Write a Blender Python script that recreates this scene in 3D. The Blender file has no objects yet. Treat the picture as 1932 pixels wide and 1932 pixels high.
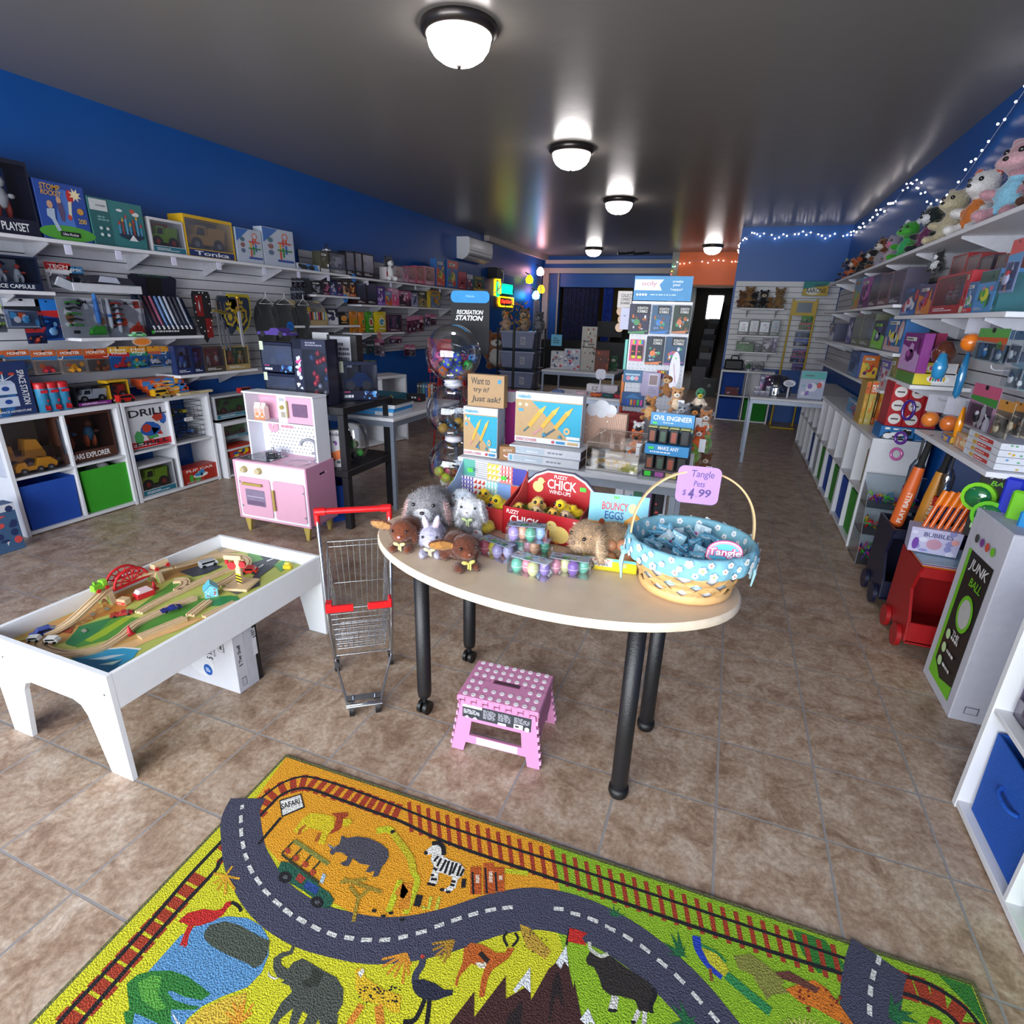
import bpy,bmesh,math,random
from mathutils import Matrix,Vector
S=bpy.context.scene
C=S.collection
PI=math.pi
cam=bpy.data.objects.new('camera',bpy.data.cameras.new('camera'));C.objects.link(cam)
_r,_u,_w=(0.9323421,0.3604055,0.0290885),(-0.1473559,0.3052667,0.9407967),(-0.3301886,0.8814307,-0.3377209)
cam.matrix_world=Matrix(((_r[0],_u[0],-_w[0],0),(_r[1],_u[1],-_w[1],0),(_r[2],_u[2],-_w[2],1.4633),(0,0,0,1)))
cam.data.sensor_width=36;cam.data.lens=36*1032.9/1932;cam.data.clip_start=.02
S.camera=cam
S.view_settings.view_transform='Standard';S.view_settings.look='None'
S.view_settings.gamma=1;S.view_settings.use_curve_mapping=False
S.view_settings.exposure=0.75
wd=bpy.data.worlds.new('world');S.world=wd;wd.use_nodes=True
bg=wd.node_tree.nodes['Background'];bg.inputs[0].default_value=(.90,.955,1,1);bg.inputs[1].default_value=9.0
LAMP_E=12
def portal(x0,x1,z0,z1,y,rx):
 l=bpy.data.lights.new('daylight_portal','AREA');l.shape='RECTANGLE';l.size=x1-x0;l.size_y=z1-z0
 l.cycles.is_portal=True
 o=bpy.data.objects.new('daylight_portal',l);C.objects.link(o)
 o.location=((x0+x1)/2,y,(z0+z1)/2);o.rotation_euler=(rx,0,0)
portal(-4.0,1.0,.25,2.45,-1.58,PI/2)
def lin(h):
 h=h.lstrip('#');v=[int(h[i:i+2],16)/255 for i in(0,2,4)]
 return tuple(c/12.92 if c<=.04045 else((c+.055)/1.055)**2.4 for c in v)
_M={}
def M(col,rough=.5,metal=0,bump=0,var=.06,scale=30,emit=0,alpha=1,trans=0,coat=0,sheen=0):
 key=(col,rough,metal,bump,var,scale,emit,alpha,trans,coat,sheen)
 if key in _M:return _M[key]
 m=bpy.data.materials.new('mat');m.use_nodes=True;nt=m.node_tree;b=nt.nodes['Principled BSDF']
 c=lin(col)
 b.inputs['Roughness'].default_value=rough;b.inputs['Metallic'].default_value=metal
 b.inputs['Transmission Weight'].default_value=trans;b.inputs['Alpha'].default_value=alpha
 if coat:b.inputs['Coat Weight'].default_value=coat;b.inputs['Coat Roughness'].default_value=.08
 if sheen:b.inputs['Sheen Weight'].default_value=sheen;b.inputs['Sheen Roughness'].default_value=.4
 if emit:
  b.inputs['Emission Color'].default_value=(*c,1);b.inputs['Emission Strength'].default_value=emit
 if var and not trans:
  tc=nt.nodes.new('ShaderNodeTexCoord');n=nt.nodes.new('ShaderNodeTexNoise');n.inputs['Scale'].default_value=scale;n.inputs['Detail'].default_value=3
  nt.links.new(tc.outputs['Object'],n.inputs['Vector'])
  r=nt.nodes.new('ShaderNodeMapRange');r.inputs['To Min'].default_value=1-var;r.inputs['To Max'].default_value=1+var
  r.inputs['From Min'].default_value=.3;r.inputs['From Max'].default_value=.7
  nt.links.new(n.outputs['Fac'],r.inputs['Value'])
  x=nt.nodes.new('ShaderNodeVectorMath');x.operation='SCALE';x.inputs[0].default_value=c
  nt.links.new(r.outputs['Result'],x.inputs['Scale']);nt.links.new(x.outputs[0],b.inputs['Base Color'])
  if bump:
   bp=nt.nodes.new('ShaderNodeBump');bp.inputs['Strength'].default_value=bump;bp.inputs['Distance'].default_value=.01
   nt.links.new(n.outputs['Fac'],bp.inputs['Height']);nt.links.new(bp.outputs[0],b.inputs['Normal'])
 else:b.inputs['Base Color'].default_value=(*c,1)
 _M[key]=m;return m
def clear(col='#ffffff',rough=.05,k=.10,tint=.97):
 """thin clear plastic: mostly see-through with a fresnel gloss"""
 key=('clear',col,rough,k,tint)
 if key in _M:return _M[key]
 m=bpy.data.materials.new('clear_plastic');m.use_nodes=True;nt=m.node_tree;nt.nodes.clear()
 o=nt.nodes.new('ShaderNodeOutputMaterial');t=nt.nodes.new('ShaderNodeBsdfTransparent');g=nt.nodes.new('ShaderNodeBsdfGlossy')
 c=lin(col);t.inputs[0].default_value=(c[0]*tint,c[1]*tint,c[2]*tint,1);g.inputs['Roughness'].default_value=rough
 f=nt.nodes.new('ShaderNodeLayerWeight');f.inputs['Blend'].default_value=.35
 a=nt.nodes.new('ShaderNodeMath');a.operation='MULTIPLY_ADD';a.inputs[1].default_value=.5;a.inputs[2].default_value=k;a.use_clamp=True
 mx=nt.nodes.new('ShaderNodeMixShader')
 nt.links.new(f.outputs['Fresnel'],a.inputs[0]);nt.links.new(a.outputs[0],mx.inputs[0])
 nt.links.new(t.outputs[0],mx.inputs[1]);nt.links.new(g.outputs[0],mx.inputs[2]);nt.links.new(mx.outputs[0],o.inputs[0])
 _M[key]=m;return m
WHITE='#e6e6ea';BLACK='#101014'
def mm(m):
 if isinstance(m,str):return M(m)
 return m
_G={}
def glyph(s,shear=0,bold=0):
 key=(s,shear,bold)
 if key in _G:return _G[key]
 c=bpy.data.curves.new('t','FONT');c.body=s;c.resolution_u=2;c.shear=shear;c.offset=bold;c.space_character=.95
 o=bpy.data.objects.new('t',c);C.objects.link(o)
 dg=bpy.context.evaluated_depsgraph_get();me=bpy.data.meshes.new_from_object(o.evaluated_get(dg))
 v=[(p.co.x,p.co.y)for p in me.vertices];f=[tuple(p.vertices)for p in me.polygons]
 bpy.data.objects.remove(o);bpy.data.curves.remove(c);bpy.data.meshes.remove(me)
 if v:
  x0=min(p[0]for p in v);x1=max(p[0]for p in v);y0=min(p[1]for p in v);y1=max(p[1]for p in v)
  v=[((p[0]-x0)/max(x1-x0,1e-6),(p[1]-y0)/max(y1-y0,1e-6))for p in v]
 _G[key]=(v,f);return _G[key]
class MB:
 def __init__(s,T=None):s.v=[];s.f=[];s.m=[];s.sm=[];s.mats=[];s.T=T or Matrix()
 def mi(s,m):
  m=mm(m)
  if m not in s.mats:s.mats.append(m)
  return s.mats.index(m)
 def add(s,vs,fs,m,smooth=False):
  k=len(s.v);T=s.T
  s.v+=[tuple(T@Vector(p))for p in vs];i=s.mi(m)
  for f in fs:s.f.append(tuple(a+k for a in f));s.m.append(i);s.sm.append(smooth)
  return s
 def box(s,x0,y0,z0,x1,y1,z1,m):
  if x1<x0:x0,x1=x1,x0
  if y1<y0:y0,y1=y1,y0
  if z1<z0:z0,z1=z1,z0
  return s.add([(x0,y0,z0),(x1,y0,z0),(x1,y1,z0),(x0,y1,z0),(x0,y0,z1),(x1,y0,z1),(x1,y1,z1),(x0,y1,z1)],[(0,3,2,1),(4,5,6,7),(0,1,5,4),(1,2,6,5),(2,3,7,6),(3,0,4,7)],m)
 def cbox(s,x0,y0,z0,x1,y1,z1,m,c=.003):
  """box with chamfered edges"""
  bm=bmesh.new()
  for X in(0,1):
   for Y in(0,1):
    for Z in(0,1):
     a=(x0,x1)[X];b=(y0,y1)[Y];d=(z0,z1)[Z];sx,sy,sz=1-2*X,1-2*Y,1-2*Z
     for q in((a,b+sy*c,d+sz*c),(a+sx*c,b,d+sz*c),(a+sx*c,b+sy*c,d)):bm.verts.new(q)
  bmesh.ops.convex_hull(bm,input=bm.verts[:])
  bmesh.ops.dissolve_limit(bm,angle_limit=.02,verts=bm.verts[:],edges=bm.edges[:])
  bm.verts.index_update();s.add([tuple(v.co)for v in bm.verts],[tuple(v.index for v in f.verts)for f in bm.faces],m);bm.free();return s
 def prism(s,pts,a0,a1,m,plane='xy',smooth=False):
  """polygon pts extruded along the third axis"""
  def P(p,a):return{'xy':(p[0],p[1],a),'xz':(p[0],a,p[1]),'yz':(a,p[0],p[1])}[plane]
  n=len(pts);vs=[P(p,a0)for p in pts]+[P(p,a1)for p in pts]
  ar=sum(pts[i][0]*pts[(i+1)%n][1]-pts[(i+1)%n][0]*pts[i][1]for i in range(n))
  fl=(ar>0)^(plane=='xz')^(a1<a0)
  fs=[tuple(range(n-1,-1,-1)),tuple(range(n,2*n))]+[(i,(i+1)%n,n+(i+1)%n,n+i)for i in range(n)]
  if not fl:fs=[f[::-1]for f in fs]
  s.add(vs,fs[:2],m);k=len(s.v)-2*n;i=s.mi(m)
  for f in fs[2:]:s.f.append(tuple(a+k for a in f));s.m.append(i);s.sm.append(smooth)
  return s
 def poly(s,pts,m):return s.add(pts,[tuple(range(len(pts)))],m)
 def cyl(s,p0,p1,r0,m,r1=None,n=16,caps=True,smooth=True):
  r1=r0 if r1 is None else r1;p0=Vector(p0);p1=Vector(p1);d=(p1-p0).normalized()
  a=d.orthogonal().normalized();b=d.cross(a);vs=[]
  for p,r in((p0,r0),(p1,r1)):
   for i in range(n):t=2*PI*i/n;vs.append(tuple(p+a*math.cos(t)*r+b*math.sin(t)*r))
  s.add(vs,[(i,(i+1)%n,n+(i+1)%n,n+i)for i in range(n)],m,smooth)
  if caps:s.add(vs,[tuple(range(n-1,-1,-1)),tuple(range(n,2*n))],m)
  return s
 def tube(s,pts,r,m,n=6,closed=False,smooth=True):
  P=[Vector(p)for p in pts];k=len(P);vs=[];up=None
  for i in range(k):
   if closed:d=P[(i+1)%k]-P[i-1]
   else:d=P[min(i+1,k-1)]-P[max(i-1,0)]
   d=d.normalized()if d.length else Vector((0,0,1))
   if up is None:up=d.orthogonal().normalized()
   a=(up-d*up.dot(d));a=a.normalized()if a.length>1e-6 else d.orthogonal().normalized();up=a;b=d.cross(a)
   rr=r[i]if isinstance(r,(list,tuple))else r
   for j in range(n):t=2*PI*(j+.5)/n;vs.append(tuple(P[i]+a*math.cos(t)*rr+b*math.sin(t)*rr))
  fs=[]
  for i in range(k if closed else k-1):
   for j in range(n):fs.append((i*n+j,i*n+(j+1)%n,((i+1)%k)*n+(j+1)%n,((i+1)%k)*n+j))
  s.add(vs,fs,m,smooth)
  if not closed:s.add(vs,[tuple(range(n-1,-1,-1)),tuple(range((k-1)*n,k*n))],m)
  return s
 def lathe(s,prof,m,n=24,o=(0,0,0),smooth=True,sy=1):
  vs=[];k=len(prof)
  for r,z in prof:
   for i in range(n):t=2*PI*i/n;vs.append((o[0]+r*math.cos(t),o[1]+r*sy*math.sin(t),o[2]+z))
  s.add(vs,[(i*n+j,i*n+(j+1)%n,(i+1)*n+(j+1)%n,(i+1)*n+j)for i in range(k-1)for j in range(n)],m,smooth)
  return s
 def ell(s,c,r,m,n=12,rot=None,smooth=True):
  if not isinstance(r,(tuple,list)):r=(r,r,r)
  k=max(4,n//2);R=rot or Matrix.Identity(3);vs=[]
  for i in range(1,k):
   ph=PI*i/k
   for j in range(n):t=2*PI*j/n;vs.append(tuple(Vector(c)+R@Vector((r[0]*math.sin(ph)*math.cos(t),r[1]*math.sin(ph)*math.sin(t),r[2]*math.cos(ph)))))
  a=len(vs);vs.append(tuple(Vector(c)+R@Vector((0,0,r[2]))));vs.append(tuple(Vector(c)-R@Vector((0,0,r[2]))))
  fs=[((i)*n+j,(i+1)*n+j,(i+1)*n+(j+1)%n,i*n+(j+1)%n)for i in range(k-2)for j in range(n)]
  fs+=[(a,j,(j+1)%n)for j in range(n)]+[(a+1,(k-2)*n+(j+1)%n,(k-2)*n+j)for j in range(n)]
  return s.add(vs,fs,m,smooth)
 def text(s,t,x0,z0,x1,z1,m,y=0,shear=0,bold=0,plane='xz',rot=0):
  v,f=glyph(t,shear,bold)
  if not v:return s
  q=[]
  for a,b in v:
   if rot:a,b=b,1-a
   if rot==2:a,b=1-a,1-b
   if rot==3:a,b=a,b
   X=x0+(x1-x0)*a;Z=z0+(z1-z0)*b
   q.append({'xz':(X,y,Z),'xy':(X,Z,y),'yz':(y,X,Z)}[plane])
  return s.add(q,f,m)
 def build(s,name,parent=None,loc=None,yaw=0,label=None):
  me=bpy.data.meshes.new(name);me.from_pydata(s.v,[],s.f)
  for m in s.mats:me.materials.append(m)
  me.polygons.foreach_set('material_index',s.m);me.polygons.foreach_set('use_smooth',s.sm);me.update()
  o=bpy.data.objects.new(name,me);C.objects.link(o)
  if parent:o.parent=parent
  if loc:o.location=loc
  if yaw:o.rotation_euler=(0,0,yaw)
  if label:o['label']=label
  return o
def tag(o,label,cat,group=None,kind=None):
 o['label']=label;o['category']=cat
 if group:o['group']=group
 if kind:o['kind']=kind
 return o
def thing(name,label,cat,loc=(0,0,0),yaw=0,group=None):
 o=bpy.data.objects.new(name,None);C.objects.link(o);o.location=loc;o.rotation_euler=(0,0,yaw)
 o.empty_display_size=.05
 return tag(o,label,cat,group)
def struct(o):o['kind']='structure';return o
def copy_tree(o,parent=None):
 c=o.copy();C.objects.link(c)
 if parent:c.parent=parent
 for ch in[q for q in o.children]:copy_tree(ch,c)
 return c
def Rz(a):return Matrix.Rotation(a,4,'Z')
def Tr(x,y,z):return Matrix.Translation((x,y,z))
def bez(pts,n=8,closed=False):
 """Catmull-Rom through points"""
 P=[Vector(p)for p in pts];k=len(P);out=[]
 for i in range(k if closed else k-1):
  g=(lambda j:P[j%k])if closed else(lambda j:P[max(0,min(k-1,j))])
  a,b,c,d=g(i-1),g(i),g(i+1),g(i+2)
  for j in range(n):
   t=j/n;out.append(tuple(.5*((2*b)+(c-a)*t+(2*a-5*b+4*c-d)*t*t+(3*b-a-3*c+d)*t**3)))
 if not closed:out.append(tuple(P[-1]))
 return out
def blob(parts,voxel=.004,fur=0,flen=.008,seed=1,ratio=None):
 """parts: (centre, radii, colour[, rotation]) fused into one skin; each face takes the colour of the nearest part"""
 b=MB()
 for p in parts:b.ell(p[0],p[1],'#ffffff',16,p[3]if len(p)>3 else None)
 o=b.build('tmp');md=o.modifiers.new('r','REMESH');md.mode='VOXEL';md.voxel_size=voxel;md.use_smooth_shade=True
 sm=o.modifiers.new('s','SMOOTH');sm.factor=.5;sm.iterations=4
 dg=bpy.context.evaluated_depsgraph_get();me=bpy.data.meshes.new_from_object(o.evaluated_get(dg))
 bpy.data.objects.remove(o);me.materials.clear()
 cols=[]
 for p in parts:
  if p[2]not in cols:cols.append(p[2])
 for c in cols:me.materials.append(M(c,.9,bump=.5,var=.16,scale=90,sheen=.5))
 inv=[(Vector(p[0]),p[1]if isinstance(p[1],(tuple,list))else(p[1],)*3,(p[3].inverted()if len(p)>3 and p[3]else None),cols.index(p[2]))for p in parts]
 def near(q):
  best=None
  for c,r,R,i in inv:
   d=q-c
   if R:d=R@d
   e=(d.x/r[0])**2+(d.y/r[1])**2+(d.z/r[2])**2;e=(math.sqrt(e)-1)*min(r)
   if best is None or e<best[0]:best=(e,i)
  return best[1]
 for f in me.polygons:f.material_index=near(f.center);f.use_smooth=True
 if fur:
  rnd=random.Random(seed);vs=[tuple(v.co)for v in me.vertices];fs=[tuple(f.vertices)for f in me.polygons];mi=[f.material_index for f in me.polygons];sm_=[True]*len(fs)
  pl=list(me.polygons);ws=[f.area for f in pl]
  for f in rnd.choices(pl,ws,k=fur):
   n=f.normal;q=f.center+Vector((rnd.uniform(-1,1),rnd.uniform(-1,1),rnd.uniform(-1,1)))*voxel
   t=n.orthogonal().normalized();t=Matrix.Rotation(rnd.uniform(0,6.28),3,n)@t
   d=(n*.6+Vector((rnd.uniform(-1,1),rnd.uniform(-1,1),rnd.uniform(-1.3,.7)))*.55).normalized()*flen*rnd.uniform(.6,1.2)
   k=len(vs);w=flen*.07;vs+=[tuple(q+t*w-n*.001),tuple(q-t*w-n*.001),tuple(q+d)];fs.append((k,k+1,k+2));mi.append(f.material_index);sm_.append(False)
  m2=bpy.data.meshes.new('fur');m2.from_pydata(vs,[],fs)
  for m in me.materials:m2.materials.append(m)
  m2.polygons.foreach_set('material_index',mi);m2.polygons.foreach_set('use_smooth',sm_);m2.update();return m2
 return me
def link(name,me,parent=None,loc=None,yaw=0):
 o=bpy.data.objects.new(name,me);C.objects.link(o)
 if parent:o.parent=parent
 if loc:o.location=loc
 if yaw:o.rotation_euler=(0,0,yaw)
 return o
def art(b,w,h,prims,y=-.0006,x0=0,z0=0,rgh=.35):
 """prims in unit coordinates on a face w x h lying in the local xz plane"""
 def X(a):return x0+(a-.5)*w
 def Z(a):return z0+a*h
 k=0
 def mc(c):return M(c,rgh,var=.04)if isinstance(c,str)else c
 for p in prims:
  yy=y-k*.0004;k+=1;t=p[0]
  if t=='r':b.poly([(X(p[1]),yy,Z(p[2])),(X(p[3]),yy,Z(p[2])),(X(p[3]),yy,Z(p[4])),(X(p[1]),yy,Z(p[4]))],mc(p[5]))
  elif t=='e':
   n=18;b.poly([(X(p[1])+p[3]*w*math.cos(2*PI*i/n),yy,Z(p[2])+p[4]*h*math.sin(2*PI*i/n))for i in range(n)],mc(p[5]))
  elif t=='p':b.poly([(X(q[0]),yy,Z(q[1]))for q in p[1]],mc(p[2]))
  elif t=='t':b.text(p[5],X(p[1]),Z(p[2]),X(p[3]),Z(p[4]),mc(p[6]),yy,shear=p[7]if len(p)>7 else 0,bold=.012,rot=p[8]if len(p)>8 else 0)
  elif t=='n':
   rnd=random.Random(p[1]);_,sd,n,a0,b0,a1,b1,cs,sz=p
   for _i in range(n):
    cx=rnd.uniform(a0,a1);cz=rnd.uniform(b0,b1);c=rnd.choice(cs);s1=sz*rnd.uniform(.4,1.2);s2=sz*rnd.uniform(.4,1.2);ph=rnd.uniform(0,6);m=rnd.choice((3,4,5,7,9))
    yy-=.00005
    b.poly([(X(min(1,max(0,cx+s1*math.cos(ph+2*PI*i/m)))),yy,Z(min(1,max(0,cz+s2*w/h*math.sin(ph+2*PI*i/m)))))for i in range(m)],mc(c))
  elif t=='l':
   _,a0,b0,a1,b1,n,c=p
   rnd=random.Random(int(a0*977+b0*331)+n)
   for i in range(n):
    zc=b0+(b1-b0)*(i+.5)/n;hh=(b1-b0)/n*.28;xx=a0
    while xx<a1-.01:
     e=min(a1,xx+rnd.uniform(.02,.08));b.poly([(X(xx),yy,Z(zc-hh)),(X(e),yy,Z(zc-hh)),(X(e),yy,Z(zc+hh)),(X(xx),yy,Z(zc+hh))],mc(c));xx=e+.015
     if i==n-1 and xx>a0+(a1-a0)*.6:break
  elif t=='c':
   _,a0,b0,a1,b1,c,c2=p;L=a1-a0;Hh=b1-b0
   b.poly([(X(a0+L*q[0]),yy,Z(b0+Hh*q[1]))for q in((0,.2),(.02,.5),(.22,.6),(.38,.95),(.68,1),(.82,.62),(.98,.5),(1,.2))],mc(c))
   b.poly([(X(a0+L*q[0]),yy-.0002,Z(b0+Hh*q[1]))for q in((.3,.62),(.42,.9),(.66,.92),(.75,.62))],mc('#1a222c'))
   for q in(.2,.8):b.poly([(X(a0+L*q)+L*w*.11*math.cos(2*PI*i/12),yy-.0003,Z(b0+Hh*.2)+L*w*.11*math.sin(2*PI*i/12))for i in range(12)],mc(c2))
 return b
def boxthing(name,label,cat,x,y,z,yaw,w,h,d,base,prims=(),side=None,top=None,group=None,tilt=0,rough=.55):
 """a printed carton: front face centred on x, y at height z"""
 b=MB()
 if tilt:b.T=Matrix.Rotation(-tilt,4,'X')
 b.cbox(-w/2,0,0,w/2,d,h,M(base,rough,var=.04),min(.0015,d*.2))
 if side:
  for sx in(-1,1):
   b.poly([(sx*(w/2+.0006),.002,.002),(sx*(w/2+.0006),d-.002,.002),(sx*(w/2+.0006),d-.002,h-.002),(sx*(w/2+.0006),.002,h-.002)][::sx],M(side,rough))
 if top:b.poly([(-w/2+.002,.002,h+.0006),(w/2-.002,.002,h+.0006),(w/2-.002,d-.002,h+.0006),(-w/2+.002,d-.002,h+.0006)],M(top,rough))
 art(b,w-.004,h-.004,prims,z0=.002,rgh=rough)
 o=b.build(name,loc=(x,y,z),yaw=yaw);return tag(o,label,cat,group)
RUGC=['#8fb81e','#e9a01c','#2f7a2a','#a8381c','#15141a','#45455a','#5b93c4','#dcb83a','#e39a2a','#2c7a30','#56a03a','#eef0ea','#4a5246','#c2221c','#4b5048','#33372f','#e8e6dc','#e3b822','#dc8a2a','#f0ece0','#dd9428','#b08426','#3e4254','#26283c','#c04030','#c4601c','#e6dcc8','#2a1a16','#43211f','#231616','#e6e8ea','#eceef0','#c8261c','#c09a34','#2b2522','#d8d4cc','#d0d0c0','#1f6b3c','#1e3fb4','#c9c22c','#2f8a4c','#8a4a2a','#8a8a3c','#d8761c','#8a2f16','#6a3a2e','#2a2420','#cdc86a','#b8391c','#d8861c','#e0a528','#ece8e0','#4c4a56','#8a8a92','#dcc41a','#a8401c','#b8641c','#c9cc20','#c9b81e','#d98a1c','#c0571c','#e8c8b0','#c9cc40','#a58a2a','#1f5a46','#23478c','#a8382a','#3a3a20','#b8482a','#b8d0e0','#5a5a60','#e8e6e0','#d8d8d4']
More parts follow.
